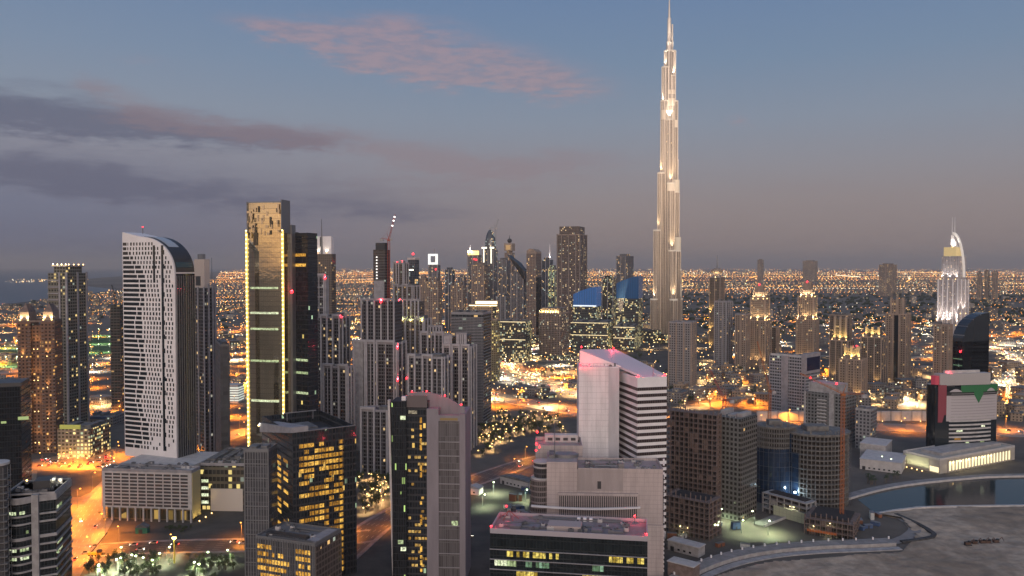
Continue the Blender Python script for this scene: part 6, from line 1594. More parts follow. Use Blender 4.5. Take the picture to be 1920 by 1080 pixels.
mb = MB(); mb.extr([(b.x0-8, b.z(478)), (b.x0-4, b.z(482)), (b.x0+b.W*.45, b.z(500)), (b.x1+2, b.z(508)), (b.x1+6, b.z(530)), (b.x1-6, b.z(503)), (b.x0+b.W*.5, b.z(492)), (b.x0+6, b.z(486))][::-1], b.y0-1.5, b.y1); mb.build('wedge_roof', M['dark_metal'], b.o)
b = Bld('apartment_tower', 'plain slim beige slab with a rounded top and black flank in the far cluster', 'tower', 987, 1005, 1015, 560, 2000, 26); z = b.z(475); b.body(z, F_far1)
mb = MB(); mb.extr([(b.x0, z), (b.x1, z), (b.x1, b.z(472)), (b.x0+b.W*.7, b.z(467)), (b.x0+b.W*.3, b.z(466)), (b.x0, b.z(470))], b.y0+1, b.y1-1); mb.build('rounded_top', M['beige'], b.o)
b.part('dark_flank', [(b.x1, b.x1+.8, b.y0+1, b.y1, 0, b.z(520))], M['dark_glass'])
b = far('grey glass tower with a bright needle, left of the tall dark brown tower', 1015, 1031, 1037, 540, 2600, 22, 487, F_far3)
mb = MB(); mb.tube((b.x1-6, 0, b.zt), (b.x1-6, 0, b.z(456)), 3.2, .5, 6); mb.build('needle', M['white_paint'], b.o); b.flood((b.x1-6, -4, b.zt+8), 40000, (1,.92,.8), 1.4)
far('small tower with greenish lit floors left of the tall dark brown tower', 1027, 1041, 1046, 560, 2300, 22, 502, fc('green_lit_tower', (.2,.2,.18), (.05,.06,.05), cw=4, fh=3.8, wf=.7, hf=.7, lit=.35, warm=(1,.8,.3), cool=(.75,1,.6), coolp=.5, st=1.0))
b = far('tower with a white glowing square frame on top, left in the far cluster', 803, 821, 826, 540, 1900, 20, 497, F_far2)
zf1, zf0_ = b.z(476), b.z(496); e_ = b.W*.24
b.each('lit_frame', [(b.x0, b.x1, b.y0-.8, b.y0+.4, zf1-5, zf1), (b.x0, b.x0+e_, b.y0-.8, b.y0+.4, zf0_, zf1-5), (b.x1-e_, b.x1, b.y0-.8, b.y0+.4, zf0_, zf1-5), (b.x0+e_, b.x1-e_, b.y0-.8, b.y0+.4, zf0_, zf0_+5)], mat('frame_glow', (.6,.6,.6), emit=(.95,1,.92), es_=.9))
mb = MB(); mb.tube((0, 0, b.zt), (0, 0, b.z(466)), 1.2, .4, 5); mb.build('mast', M['grey_metal'], b.o); b.red([(b.x1-5, b.y0-1, b.z(505))], 0, 1.8)
for args in (('grey mid rise block below the white framed tower', 800, 822, 829, 560, 1650, 20, 528, F_far1), ('low bluish glass block right of the white framed tower', 834, 848, 853, 540, 2300, 20, 506, F_far3), ('beige block above the bright highway', 845, 868, 875, 560, 1750, 18, 535, F_far1),
             ('slim grey block in the far cluster left of the bright crown ledge', 858, 870, 875, 560, 2500, 20, 520, F_far2), ('beige block with dark bays right of the red lit framed tower', 786, 798, 803, 560, 1900, 20, 522, F_far1), ('dark block right of the wedge roofed tower', 930, 948, 957, 600, 1850, 20, 556, F_far2)):
    far(*args)
b = Bld('apartment_tower', 'tall dark brown tower with notched corners and scattered warm windows', 'tower', 1044, 1088, 1100, 540, 1850, 20)
z = b.z(440); m_ = fc('brown_dark_tower', (.16,.13,.125), (.028,.026,.028), cw=3.4, fh=3.6, wf=.55, hf=.6, lit=.12, warm=(1,.72,.36), st=1.0)
b.body(z, m_); b.part('upper_block', [(b.x0+5, b.x1-4, b.y0+4, b.y1-4, z, b.z(424))], m_)
b.each('pilaster', [(b.x0+b.W*f-1.4, b.x0+b.W*f+1.4, b.y0-1.4, b.y0+.2, 0, z+2) for f in (.02, .2, .5, .8, .98)]+[(b.x1-.2, b.x1+1.4, b.y0+b.D*f-1.4, b.y0+b.D*f+1.4, 0, z+2) for f in (.4, .97)], mat('brown_pier', (.20,.165,.15), .8))
b.flood((b.x0+4, b.y0-3, 20), 60000, (1,.52,.14), 1.2, aim=(0, .08, 1), spot=60); b.parapet(z, 1.5, .5, M['beige'])
b = Bld('hotel', 'broad round cornered hotel with a lit top rim inside the curve of the boulevard', 'hotel', 1008, 1050, 1069, 640, 1540, 28)
z = b.z(588); m_ = fc('hotel_grid', (.25,.20,.175), (.03,.027,.027), cw=3.2, fh=3.5, wf=.5, hf=.7, lit=.10, warm=(1,.74,.4), st=1.0)
r_ = 6; pts = circle(b.x1-r_, b.y1-r_, r_, 7, 0, math.pi/2)+circle(b.x0+r_, b.y1-r_, r_, 7, math.pi/2, math.pi)+circle(b.x0+r_, b.y0+r_, r_, 7, math.pi, 1.5*math.pi)+circle(b.x1-r_, b.y0+r_, r_, 7, 1.5*math.pi, 2*math.pi)
MB().prism(pts, 0, z).build('facade', m_, b.o); MB().prism([(x*.86, y*.86) for x, y in pts], z, b.z(578)).build('upper_floor', m_, b.o); MB().prism([(x*1.02, y*1.02) for x, y in pts], z-1, z+1.2).build('rim', M['beige'], b.o)
for k in range(8): b.flood((b.x0+5+(b.W-10)*k/7, b.y0+2, z+2), 3500, (1,.66,.24), .8)
MB().prism([(x*1.5, y*1.5) for x, y in pts], 0, 9).build('podium', F_dotel, b.o)
for (lab, L, C, Rr, Y, top, mid, hs) in (('lower of two offices with curved blue lit roof screens left of the tallest tower', 1075, 1118, 1127, 1800, 540, 575, (538, 552)), ('office with a tall dark blue glass roof screen nearest the tallest tower', 1155, 1197, 1205, 1780, 520, 560, (518, 532))):
    b = Bld('office_building', lab, 'office', L, C, Rr, 600, Y, 20); z = b.z(mid); b.body(z, F_dotel)
    prof = [(b.x0, z), (b.x1, z), (b.x1, b.z(hs[0]))]+[(b.x1-b.W*k/8, b.z(hs[0])-(b.z(hs[0])-b.z(hs[1]))*(k/8)**1.6) for k in range(1, 9)]
    low_ = 'lower' in lab
    bm_ = bpy.data.materials.new('blue_screen'); bm_.use_nodes = True; t = NT(bm_.node_tree); p_ = t.n['Principled BSDF']
    s_ = t.new('ShaderNodeSeparateXYZ'); t.l.new(t.new('ShaderNodeUVMap').outputs[0], s_.inputs[0])
    st_ = t.m('LESS_THAN', t.m('FRACT', t.m('DIVIDE', s_.outputs[0], 4.0)), .8)
    t.put(p_.inputs['Base Color'], (.02,.05,.10,1)); p_.inputs['Roughness'].default_value = .15
    p_.inputs['Emission Color'].default_value = (.10,.28,.75,1) if low_ else (.03,.12,.32,1); t.put(p_.inputs['Emission Strength'], t.m('MULTIPLY', st_, .28 if low_ else .26)); bm_.cycles.emission_sampling = 'NONE'
    MB().extr(prof, b.y0-.6, b.y1).build('blue_screen', bm_, b.o)
    if low_: b.each('lit_ledge', [(b.x0, b.x1, b.y0-1.2, b.y0-.4, z+.1, z+3)], mat('ledge_white', (.6,.6,.6), emit=(.75,.88,1), es_=.9))
    for k in range(6): b.flood((b.x0+4+(b.W-8)*k/5, b.y0-4, 2), 0, r=1.1)
far('pale slim tower with a dark glass right half beyond the blue roofed offices', 1155, 1173, 1188, 510, 2600, 40, 480, F_far2)
far('low beige tower block far beyond, right of the pair of blue roofed offices', 1128, 1150, 1156, 560, 2100, 20, 522, F_dotel)
b = Bld('station', 'long low building with a blazing golden lit roof edge above the dark banded slab', 'building', 882, 931, 936, 590, 1330, 12); z = b.z(572); b.body(z, F_low)
b.part('roof', [(b.x0-2, b.x1+2, b.y0-3, b.y1, z, z+1.4)], M['beige']); b.each('lit_edge', [(b.x0-1.5, b.x1+1.5, b.y0-3.3, b.y0-2.6, z-1.6, z-.2), (b.x0+8, b.x1, b.y0+4, b.y0+4.6, z+1.5, z+6)], mat('blaze', (.6,.5,.3), emit=(1,.80,.42), es_=2.6))
b.part('upper_roof', [(b.x0+7, b.x1+1, b.y0+4.8, b.y1-2, z+1.5, z+7)], M['beige']); b.part('tower_stub', [(b.x1-6, b.x1-1, b.y0-.5, b.y0+6, 0, z-2)], F_dotel)
b = Bld('apartment_tower', 'olive lit slim tower glued to the right side of the dark banded slab', 'tower', 918, 932, 938, 640, 1250, 18); b.body(b.z(600), fc('olive_lit', (.30,.26,.17), (.06,.05,.03), cw=3.4, fh=3.5, wf=.6, hf=.6, lit=.3, warm=(1,.78,.25), coolp=.2, st=1.0)); b.parapet(b.z(600), 1.3, .4, M['beige'])
for (lab, L, C, Rr, py, Y, top) in (('low dark office with two bright cornice lines above the boulevard curve', 938, 985, 997, 630, 1500, 604), ('low lit mall block between the round hotel and the blue roofed offices', 1070, 1140, 1152, 640, 1700, 606), ('low lit terrace block right of the mall under the tallest tower', 1150, 1190, 1200, 640, 1680, 614)):
    b = Bld('low_office', lab, 'building', L, C, Rr, py, Y, 14); z = b.z(top); b.body(z, F_dotel); b.each('lit_cornice', [(b.x0, b.x1, b.y0-.9, b.y0+.1, zz, zz+1.2) for zz in (z-.6, z*.55)], mat('cornice_glow', (.6,.5,.3), emit=(1,.80,.44), es_=.9)); b.plant(z, 3, M['roof_grey'])
# a few blocks far out on the plain
for (lab, L, C, Rr, Y, top) in (('lone pale block with a small turret on the far plain, left of the white hotel', 1648, 1674, 1682, 4800, 496), ('first pale tower of the far row right of the white hotel', 1832, 1839, 1842, 4300, 511), ('second pale tower of the far row right of the white hotel', 1846, 1853, 1856, 4350, 508), ('third pale tower of the far row right of the white hotel', 1860, 1868, 1872, 4320, 510), ('faint distant tower on the horizon right of the needle topped tower', 1420, 1428, 1432, 9000, 487), ('wide faint tower on the horizon left of the right crowned tower', 1505, 1527, 1533, 9500, 489)):
    b = far(lab, L, C, Rr, 505, Y, 45, top, F_far1)
TURN_TO_VIEW = True

# ================================================================== low-rise quarters
FIELDS = [(G(186, 646), 60), (G(8, 670), 60)]
OCC = [(f_[0].x, f_[0].y, f_[1]) for f_ in FIELDS]+[(o.location.x, o.location.y, 34) for o in bpy.data.objects if o.parent is None and o.type == 'EMPTY']
RP = [p_ for ln in ROADS.values() for p_ in ln[::2]]
def free(x, y, r, roads=22):
    for (a, c, rr) in OCC:
        if (x-a)**2+(y-c)**2 < (r+rr*.8)**2: return False
    if roads:
        for p_ in RP:
            if abs(p_.x-x) < roads+r and abs(p_.y-y) < roads+r and (p_.x-x)**2+(p_.y-y)**2 < (roads+r*.6)**2: return False
    return True
S = random.Random(99)
def quarter(n, pa, pb, ya, yb, label, group, mats_, hmin=8, hmax=20, smin=14, smax=34, roads=22):
    made = 0; tries = 0
    while made < n and tries < n*14:
        tries += 1
        g = G(S.uniform(pa, pb), S.uniform(ya, yb)); r = S.uniform(smin, smax)
        if not free(g.x, g.y, r*.55, roads): continue
        OCC.append((g.x, g.y, r*.6)); made += 1
        w_, d_, h = r, r*S.uniform(.5, .9), S.uniform(hmin, hmax)
        o = empty('low_rise_block', (g.x, g.y, 0), S.choice([0, .3, -.3, .6, 1.0])+S.uniform(-.1, .1)); tag(o, label, 'low-rise', group)
        m = S.choice(mats_)
        MB().box(-w_/2, w_/2, -d_/2, d_/2, 0, h).build('wall', m, o)
        MB().box(-w_/2-.5, w_/2+.5, -d_/2-.5, d_/2+.5, h, h+.9).build('roof', M['roof_grey'] if S.random() < .5 else M['beige'], o)
        if S.random() < .7: MB().box(-w_*.3, w_*.1, -d_*.25, d_*.2, h+.9, h+.9+S.uniform(2, 5)).build('roof_room', m, o)
quarter(46, 1185, 1445, 690, 760, 'low beige town house among warm lamps below the twin crowned towers', 'town houses below the twin crowned towers', [F_low, F_low, F_low2], 7, 16, 13, 26, 14)
quarter(26, 1560, 1740, 690, 766, 'low beige town house among warm lamps left of the flag wrapped office', 'town houses left of the flag wrapped office', [F_low, F_low, F_low2], 7, 18, 14, 26, 14)
quarter(20, 1300, 1760, 598, 672, 'low dark block among the old town towers', 'low blocks among the old town towers', [F_low2, F_low], 7, 16, 22, 44, 12)
quarter(14, 925, 1250, 606, 650, 'low lit block beyond the boulevard curve', 'low blocks beyond the boulevard curve', [F_dotel, F_low], 8, 18, 22, 40, 16)
quarter(7, 950, 1085, 726, 746, 'low block inside the boulevard curve among car lamps', 'low blocks inside the boulevard curve', [F_low2, F_dotel], 4, 9, 14, 26, 12)
quarter(24, -20, 232, 590, 790, 'low block on the plain behind the far left towers', 'low blocks behind the far left towers', [F_low, F_low2], 7, 18, 16, 34, 16)
quarter(12, 400, 460, 600, 740, 'low lit block in the gap between the slotted tower and the gold tower', 'low blocks in the gap left of the gold tower', [F_low, F_dotel], 7, 15, 14, 26, 10)
quarter(16, 600, 880, 560, 625, 'low block in the gaps between the framed residential towers', 'low blocks behind the framed residential towers', [F_low2, F_low], 7, 18, 20, 34, 16)
quarter(14, 1860, 1935, 690, 790, 'low beige block among bright lamps at the right edge', 'low blocks at the right edge', [F_low], 8, 20, 14, 28, 8)
quarter(10, 1865, 1935, 600, 650, 'low block beside the right edge highway', 'low blocks beside the right edge highway', [F_low2, F_low], 7, 14, 26, 44, 10)
HAZE = 3.4e-5
# ================================================================== street lamps
HEADS = {'orange': (M['orange_lamp'], (1,.29,.022)), 'warm': (M['warm_lamp'], (1,.64,.27)), 'white': (M['white_lamp'], (1,.92,.74)), 'green': (M['green_lamp'], (.80,1,.60))}
LAMPS = {}
def lamp_proto(kind, h, r, power):
    key = (kind, h, r, power)
    if key in LAMPS: return LAMPS[key]
    me = [MB().tube((0,0,0), (0,0,h), .22, .12, 6).mesh('pole', M['grey_metal']), MB().tube((0,0,h), (1.8,0,h+.5), .10, .08, 5).mesh('arm', M['grey_metal']),
          MB().ball((1.9,0,h+.45), r, 8, 5, sz=.7).mesh('lamp_head', HEADS[kind][0])]
    ld = None
    if power:            # hooded: throws its light down, not up the facades
        ld = bpy.data.lights.new('lamp_light', 'SPOT'); ld.energy = power; ld.color = HEADS[kind][1]; ld.shadow_soft_size = .35; ld.spot_size = R(152); ld.spot_blend = .35
    LAMPS[key] = (me, ld, h, r); return LAMPS[key]
LAMP_Q, TREE_Q = [], []
def lamp(p, *a, **k): LAMP_Q.append((p, a, k))
def tree(p, *a, **k): TREE_Q.append((p, a, k))
def place_lamp(p, kind='orange', h=12, r=.6, power=0, rz=0.0, label='', group=''):
    me, ld, h, r = lamp_proto(kind, h, r, power)
    o = empty('street_lamp', p, rz); tag(o, label, 'street lamp', group)
    for nm, m_ in zip(('pole', 'arm', 'lamp_head'), me):
        c = bpy.data.objects.new(nm, m_); col.objects.link(c); c.parent = o
    if ld:
        c = bpy.data.objects.new('lamp_light', ld); col.objects.link(c); c.parent = o; c.location = (1.9, 0, h-.7-r)
    return o
def seen(p):
    """whether a ground point falls inside the picture"""
    v = Vector(p)-Vector((0, 0, HC)); fy = v.y*math.cos(PITCH)-v.z*math.sin(PITCH)
    uy = v.y*math.sin(PITCH)+v.z*math.cos(PITCH)
    px, py = 960+F*v.x/fy, 540-F*uy/fy
    return -30 < px < 1950 and py < 1110
def along(line, step, off, kind, h, r, power, label, group, light_every=1, alt=True):
    acc = step*.5; sd_ = sides(line); k = 0
    for i in range(len(line)-1):
        L_ = (line[i+1]-line[i]).length
        while acc <= L_:
            p = line[i].lerp(line[i+1], acc/L_); sg = (-1 if k % 2 else 1) if alt else 1
            q_ = p+sd_[i]*off*sg
            if seen(q_): lamp(q_, kind, h, r, power if k % light_every == 0 else 0, math.atan2(-sd_[i].y*sg, -sd_[i].x*sg), label, group)
            acc += step; k += 1
        acc -= L_
along(r_orange, 24, 15, 'orange', 14, .6, 64000, 'orange street lamp along the avenue left of the louvred car park', 'street lamps along the orange avenue')
along(r_front, 38, 12.5, 'orange', 11, .5, 16000, 'street lamp along the dark street in front of the louvred car park', 'street lamps along the front street')
along(r_diag, 44, 12.5, 'orange', 11, .55, 16000, 'street lamp along the slanting road behind the dark curved tower', 'street lamps along the slanting road')
along(r_high, 38, 22, 'orange', 14, .8, 52000, 'orange street lamp along the highway behind the white striped tower', 'street lamps along the orange highway')
along(r_loop, 17, 16.5, 'white', 11, 1.0, 60000, 'bright street lamp along the outer boulevard curve', 'street lamps along the outer boulevard', 2)
along(r_loop2, 18, 11.5, 'warm', 10, 1.0, 50000, 'bright street lamp along the inner boulevard curve', 'street lamps along the inner boulevard', 2)
along(r_szr, 46, 31, 'orange', 15, 1.2, 260000, 'orange street lamp along the far highway above the dark banded slab', 'street lamps along the far highway', 2)
along(r_west, 34, 21, 'orange', 14, .9, 120000, 'orange street lamp along the western highway behind the far left towers', 'street lamps along the western highway', 2)
along(r_west2, 34, 26, 'orange', 14, 1.0, 150000, 'orange street lamp along the outer western highway', 'street lamps along the outer western highway', 2)
along(r_west3, 28, 14, 'orange', 13, .8, 60000, 'orange street lamp along the road behind the slotted tower', 'street lamps along the road behind the slotted tower', 2)
along(r_mid, 30, 14, 'warm', 12, .8, 50000, 'warm street lamp along the road among the old town towers', 'street lamps along the middle old town road', 2)
along(r_east, 36, 24, 'orange', 14, 1.0, 140000, 'orange street lamp along the highway beyond the old town towers', 'street lamps along the eastern highway', 2)
along(r_right, 40, 26, 'white', 15, 1.3, 120000, 'street lamp along the busy highway at the right edge', 'street lamps along the right edge highway', 2)
along(r_right2, 40, 31, 'orange', 15, 1.2, 200000, 'orange street lamp along the upper highway at the right edge', 'street lamps along the upper right highway', 2)
along(r_right3, 24, 13, 'white', 12, 1.0, 40000, 'street lamp along the looping ramp at the right edge', 'street lamps along the right edge ramp', 2)
along(r_old, 30, 12, 'warm', 10, 1.1, 16000, 'warm street lamp along the old town street', 'street lamps along the old town street', 1)
S = random.Random(17)
for (xa, xb, ya, yb) in ((165, 205, 630, 662), (-10, 32, 654, 688)):
    for i in range(3):
        for j in range(3): lamp(G(xa+(xb-xa)*i/2, ya+(yb-ya)*j/2), 'green', 18, 1.0, 40000, 0, 'floodlight pole round the green playing field at the far left', 'floodlights round the playing field')
def scatter_lamps(n, pa, pb, ya, yb, kind, h, r, power, every, label, group):
    for k in range(n):
        g = G(S.uniform(pa, pb), S.uniform(ya, yb))
        if free(g.x, g.y, 3, 0): lamp(g, kind, h, r, power if k % every == 0 else 0, S.uniform(0, 6.28), label, group)
scatter_lamps(90, 1190, 1445, 690, 765, 'warm', 9, .9, 26000, 2, 'warm lamp among the town houses below the twin crowned towers', 'lamps among the town houses')
scatter_lamps(56, 1570, 1740, 690, 770, 'warm', 9, .9, 26000, 2, 'warm lamp among the town houses left of the flag wrapped office', 'lamps among the western town houses')
scatter_lamps(40, 925, 1240, 612, 650, 'warm', 10, 1.1, 60000, 2, 'warm lamp on the plaza beyond the boulevard curve', 'lamps on the plaza')
scatter_lamps(60, 1865, 1935, 640, 770, 'warm', 9, 1.0, 40000, 2, 'warm lamp among the low blocks at the right edge', 'lamps at the right edge')
scatter_lamps(26, 62, 230, 850, 880, 'orange', 11, .6, 22000, 1, 'orange lamp round the parking lot at the foot of the brown twin shaft tower', 'lamps round the parking lot')
scatter_lamps(50, -20, 232, 600, 790, 'orange', 11, .8, 60000, 2, 'orange lamp on the plain behind the far left towers', 'lamps behind the far left towers')
scatter_lamps(22, 400, 465, 600, 800, 'orange', 11, .8, 50000, 1, 'orange lamp in the gap left of the gold tower', 'lamps in the gap left of the gold tower')
scatter_lamps(26, 940, 1085, 690, 745, 'warm', 8, 1.0, 9000, 3, 'lamp on the ground inside the boulevard curve', 'lamps inside the boulevard curve')
scatter_lamps(34, 600, 900, 575, 640, 'orange', 12, 1.0, 90000, 2, 'orange lamp in the gaps between the framed residential towers', 'lamps behind the framed towers')
scatter_lamps(40, 1300, 1760, 590, 680, 'warm', 10, .9, 40000, 3, 'lamp on the dark ground among the old town towers', 'lamps among the old town towers')
scatter_lamps(16, 140, 440, 1048, 1085, 'green', 7, .6, 9000, 1, 'bright greenish lamp in the garden at the bottom left', 'lamps in the bottom left garden')
for p_, pw in (((1352, 978), 4500), ((1390, 968), 5000), ((1415, 985), 3500), ((1340, 1002), 9000), ((1440, 1004), 7000), ((1655, 875), 6000), ((1668, 880), 6000), ((925, 925), 5000), ((905, 950), 3500), ((985, 940), 3500), ((1390, 1000), 2500), ((1270, 960), 3500), ((1310, 925), 2500)):
    lamp(G(*p_), 'green', 9, .6, pw*3, S.uniform(0, 6), 'glaring greenish work lamp on the building site ground by the canal bend', 'work lamps on the building sites')

# ================================================================== trees
def tree_proto(name, crown_m, trunk_m, h, r, seed, n=420, kind='round'):
    S = random.Random(seed)
    tk = MB()
    if kind == 'palm':
        tk.tube((0,0,0), (.3,.1,h), .28, .18, 6); cr = MB()
        for k in range(16):
            a = 2*math.pi*k/16+S.uniform(-.15, .15); up = S.uniform(.1, .8); L_ = r*S.uniform(.85, 1.1); prev = Vector((.3, .1, h)); d0 = Vector((math.cos(a), math.sin(a), 0)); sd_ = Vector((-d0.y, d0.x, 0))
            for j in range(4):
                t0 = (j+1)/4; nx = Vector((.3, .1, h))+d0*L_*t0+Vector((0,0, L_*(up*t0-1.0*t0*t0))); w0, w1 = .42*(1-(j/4))+.1, .42*(1-t0)+.08
                cr.face([prev-sd_*w0, prev+sd_*w0, nx+sd_*w1, nx-sd_*w1]); prev = nx
    else:
        tk.tube((0,0,0), (0,0,h*.5), .30, .18, 7)
        for k in range(5):
            a = k*1.26+S.random(); tk.tube((0,0,h*S.uniform(.28,.48)), (math.cos(a)*r*.6, math.sin(a)*r*.6, h*S.uniform(.6,.85)), .13, .04, 4)
        cr = MB(); cl = [(S.gauss(0, r*.42), S.gauss(0, r*.42), h*.66+S.gauss(0, h*.13), r*S.uniform(.26, .48)) for _ in range(15)]
        for k in range(n):
            cx_, cy__, cz, rr = S.choice(cl); d = Vector((S.gauss(0,1), S.gauss(0,1), S.gauss(0,1))).normalized()*rr*S.uniform(.55, 1.0)
            c = Vector((cx_, cy__, cz))+d; a = Vector((S.gauss(0,1), S.gauss(0,1), S.gauss(0,1))).normalized(); e_ = a.orthogonal().normalized(); f_ = a.cross(e_); q_ = S.uniform(.18, .42)*max(.6, r/3)
            cr.face([c-e_*q_, c+f_*q_*.7, c+e_*q_, c-f_*q_*.7], mi=S.randint(0, 1))
    return tk.mesh('trunk', trunk_m), cr.mesh('crown', crown_m if isinstance(crown_m, list) else [crown_m, crown_m])
bark = mat('bark', (.13,.10,.075), .9)
leafs = [mat('leaf_dark', (.045,.062,.028), .8), mat('leaf_light', (.085,.105,.045), .8)]
TP = [tree_proto('tree', leafs, bark, 7.5, 3.0, 1), tree_proto('tree', leafs, bark, 6.2, 2.6, 2), tree_proto('tree', leafs, bark, 9.0, 3.5, 3)]
PP = [tree_proto('palm', leafs, bark, 8.5, 3.2, 5, kind='palm'), tree_proto('palm', leafs, bark, 7, 2.8, 6, kind='palm')]
def place_tree(p, proto, sc, label, group, name='tree'):
    o = empty(name, p, S.uniform(0, 6.28)); o.scale = (sc, sc, sc); tag(o, label, 'palm' if name == 'palm_tree' else 'tree', group)
    for nm, m_ in zip(('trunk', 'crown'), proto):
        c = bpy.data.objects.new(nm, m_); col.objects.link(c); c.parent = o
def in_poly(x, y, P_):
    r = False; j = len(P_)-1
    for i in range(len(P_)):
        if (P_[i][1] > y) != (P_[j][1] > y) and x < (P_[j][0]-P_[i][0])*(y-P_[i][1])/(P_[j][1]-P_[i][1])+P_[i][0]: r = not r
        j = i
    return r
def grove(n, poly, protos, sc, label, group, name='tree', roads=9, lampk=None, lampp=(0, 1), lr=.5, ll=None):
    xs = [q_[0] for q_ in poly]; ys = [q_[1] for q_ in poly]; k = 0; tries = 0
    while k < n and tries < n*30:
        tries += 1; x, y = S.uniform(min(xs), max(xs)), S.uniform(min(ys), max(ys))
        if not in_poly(x, y, poly): continue
        g = G(x, y)
        if not free(g.x, g.y, 2.5, roads): continue
        tree(g, S.choice(protos), S.uniform(.75, 1.2)*sc, label, group, name); k += 1
        if lampk and S.random() < lampp[0]: lamp(g+Vector((S.uniform(-5,5), S.uniform(-4,4), 0)), lampk, 4.5, lr, lampp[1], S.uniform(0, 6), ll, 'lamps under '+group)
grove(95, [(874,850),(878,800),(930,770),(1060,785),(1060,812),(980,818),(900,858)], TP, 1.0, 'small tree lit by warm lamps in the wedge of garden behind the dark curved tower', 'trees in the wedge garden', lampk='warm', lampp=(.85, 3200), lr=.6, ll='small warm lamp under the trees of the wedge garden')
grove(46, [(668,975),(672,900),(735,850),(740,930)], TP, 1.0, 'small tree in the lit courtyard between the amber office and the curved tower', 'trees in the lit courtyard', lampk='warm', lampp=(.95, 3200), lr=.55, ll='small warm lamp in the courtyard between the amber office and the curved tower')
grove(60, [(138,1050),(440,1046),(440,1090),(138,1090)], TP, .8, 'bushy tree in the lamp lit garden at the bottom left', 'trees in the bottom left garden', roads=11)
grove(22, [(185,962),(200,985),(350,1002),(365,992),(230,985)], TP[:2], .45, 'low bush in the hedge round the louvred car park', 'hedge bushes round the car park', roads=6)
grove(40, [(1190,690),(1440,700),(1440,765),(1190,765)], PP+TP, 1.2, 'tree among the town houses below the twin crowned towers', 'trees among the town houses', roads=6)
grove(26, [(1300,930),(1420,930),(1420,1000),(1300,1010)], TP, .9, 'scrubby tree on the building site ground by the canal bend', 'scrub trees on the building site', roads=4)
grove(18, [(1625,905),(1690,892),(1690,900),(1630,912)], PP, .8, 'palm on the promenade by the canal', 'palms on the promenade', 'palm_tree', roads=0)
grove(26, [(1100,655),(1240,652),(1240,690),(1090,690),(960,730)], TP+PP, 1.3, 'tree along the boulevard curve', 'trees along the boulevard', roads=10)
grove(34, [(0,690),(230,690),(230,600),(0,600)], TP, 1.6, 'tree on the plain behind the far left towers', 'trees behind the far left towers', roads=8)
grove(60, [(1290,640),(1760,640),(1760,580),(1290,580)], TP, 1.8, 'dark tree on the ground among the old town towers', 'trees among the old town towers', roads=8)

# ---- the 290 nearest of each as things; what is left, too small to tell apart, as one mass
LAMP_Q.sort(key=lambda q_: Vector(q_[0]).length); TREE_Q.sort(key=lambda q_: Vector(q_[0]).length)
for p_, a, k in LAMP_Q[:290]: place_lamp(p_, *a, **k)
for p_, a, k in TREE_Q[:290]: place_tree(p_, *a, **k)
for n_ in range(2300):                                 # more lamps between the mid-distance blocks
    Y0 = S.uniform(1000, 2600); X0 = S.uniform(-.68, .68)*Y0
    if free(X0, Y0, 3, 0): LAMP_Q.append((Vector((X0, Y0, 0)), (S.choice(('orange', 'orange', 'orange', 'warm', 'warm', 'white')), 13, .25+.00035*Y0, 150000 if n_ % 6 == 0 else 0), {}))
far_lamps = empty('distant_street_lamps', (0, 0, 0)); mb = MB(); hk = list(HEADS)
for n_, (p_, a, k) in enumerate(LAMP_Q[290:]):
    kd, h, r, pw = (list(a)+[0]*4)[:4]
    mb.tube(p_, p_+Vector((0, 0, h)), .2, .15, 3, len(hk)); diamond(mb, (p_.x, p_.y, h+.5), r, hk.index(kd))
    if pw:
        c = bpy.data.objects.new('lamp_light', lamp_proto(kd, h, r, pw)[1]); col.objects.link(c); c.parent = far_lamps; c.location = p_+Vector((.8+r*.5, -.8-r*.5, h-1))
mb.build('lamps', [HEADS[q_][0] for q_ in hk]+[M['grey_metal']], far_lamps); tag(far_lamps, 'mass of small street lamps among the far blocks and boulevards', 'street lamps', kind='stuff')
mb = MB()
for p_, a, k in TREE_Q[290:]:
    pr, sc_ = a[0], a[1]; me = pr[1]; b0_ = len(mb.v); rz_ = S.uniform(0, 6.28); ca, sa = math.cos(rz_), math.sin(rz_)
    for v_ in me.vertices: x, y, z = v_.co; mb.v.append((p_.x+(x*ca-y*sa)*sc_, p_.y+(x*sa+y*ca)*sc_, z*sc_))
    for f_ in me.polygons: mb.f.append([b0_+i for i in f_.vertices]); mb.uv.append([(0, 0)]*len(f_.vertices)); mb.mi.append(f_.material_index)
tag(mb.build('distant_trees', leafs), 'dark mass of far trees round the boulevard and the old town towers', 'trees', kind='stuff')

# ================================================================== cars
def car_mesh(paint):
    mb = MB()
    mb.extr([(-2.2,.35), (2.2,.35), (2.25,.8), (1.3,.95), (-2.2,1.0)], -.9, .9, 0)
    mb.extr([(-1.7,.98), (1.1,.94), (.5,1.5), (-1.2,1.52)], -.78, .78, 1)
    for x in (-1.4, 1.4):
        for y in (-.8, .8): mb.tube((x, y-.12, .33), (x, y+.12, .33), .33, n=8, mi=2)
    for y in (-.62, .62):
        mb.box(2.2, 2.34, y-.24, y+.24, .55, .82, 3); mb.box(-2.3, -2.18, y-.24, y+.24, .6, .9, 4)
    return mb.mesh('car', [paint, M['black_glass'], mat('tyre', (.02,.02,.02), .9), mat('headlamp', (.9,.9,.9), emit=(1,.93,.75), es_=16), mat('tail_lamp', (.6,.05,.05), emit=(1,.05,.03), es_=9)])
CARS = [car_mesh(mat('car_'+n_, c_, .3, .2)) for n_, c_ in (('white', (.7,.7,.7)), ('silver', (.4,.4,.42)), ('black', (.03,.03,.035)), ('red', (.3,.03,.03)), ('sand', (.4,.33,.22)))]
def car(p, rz, label, group):
    o = bpy.data.objects.new('car', S.choice(CARS)); col.objects.link(o); o.location = p; o.rotation_euler = (0, 0, rz); tag(o, label, 'car', group)
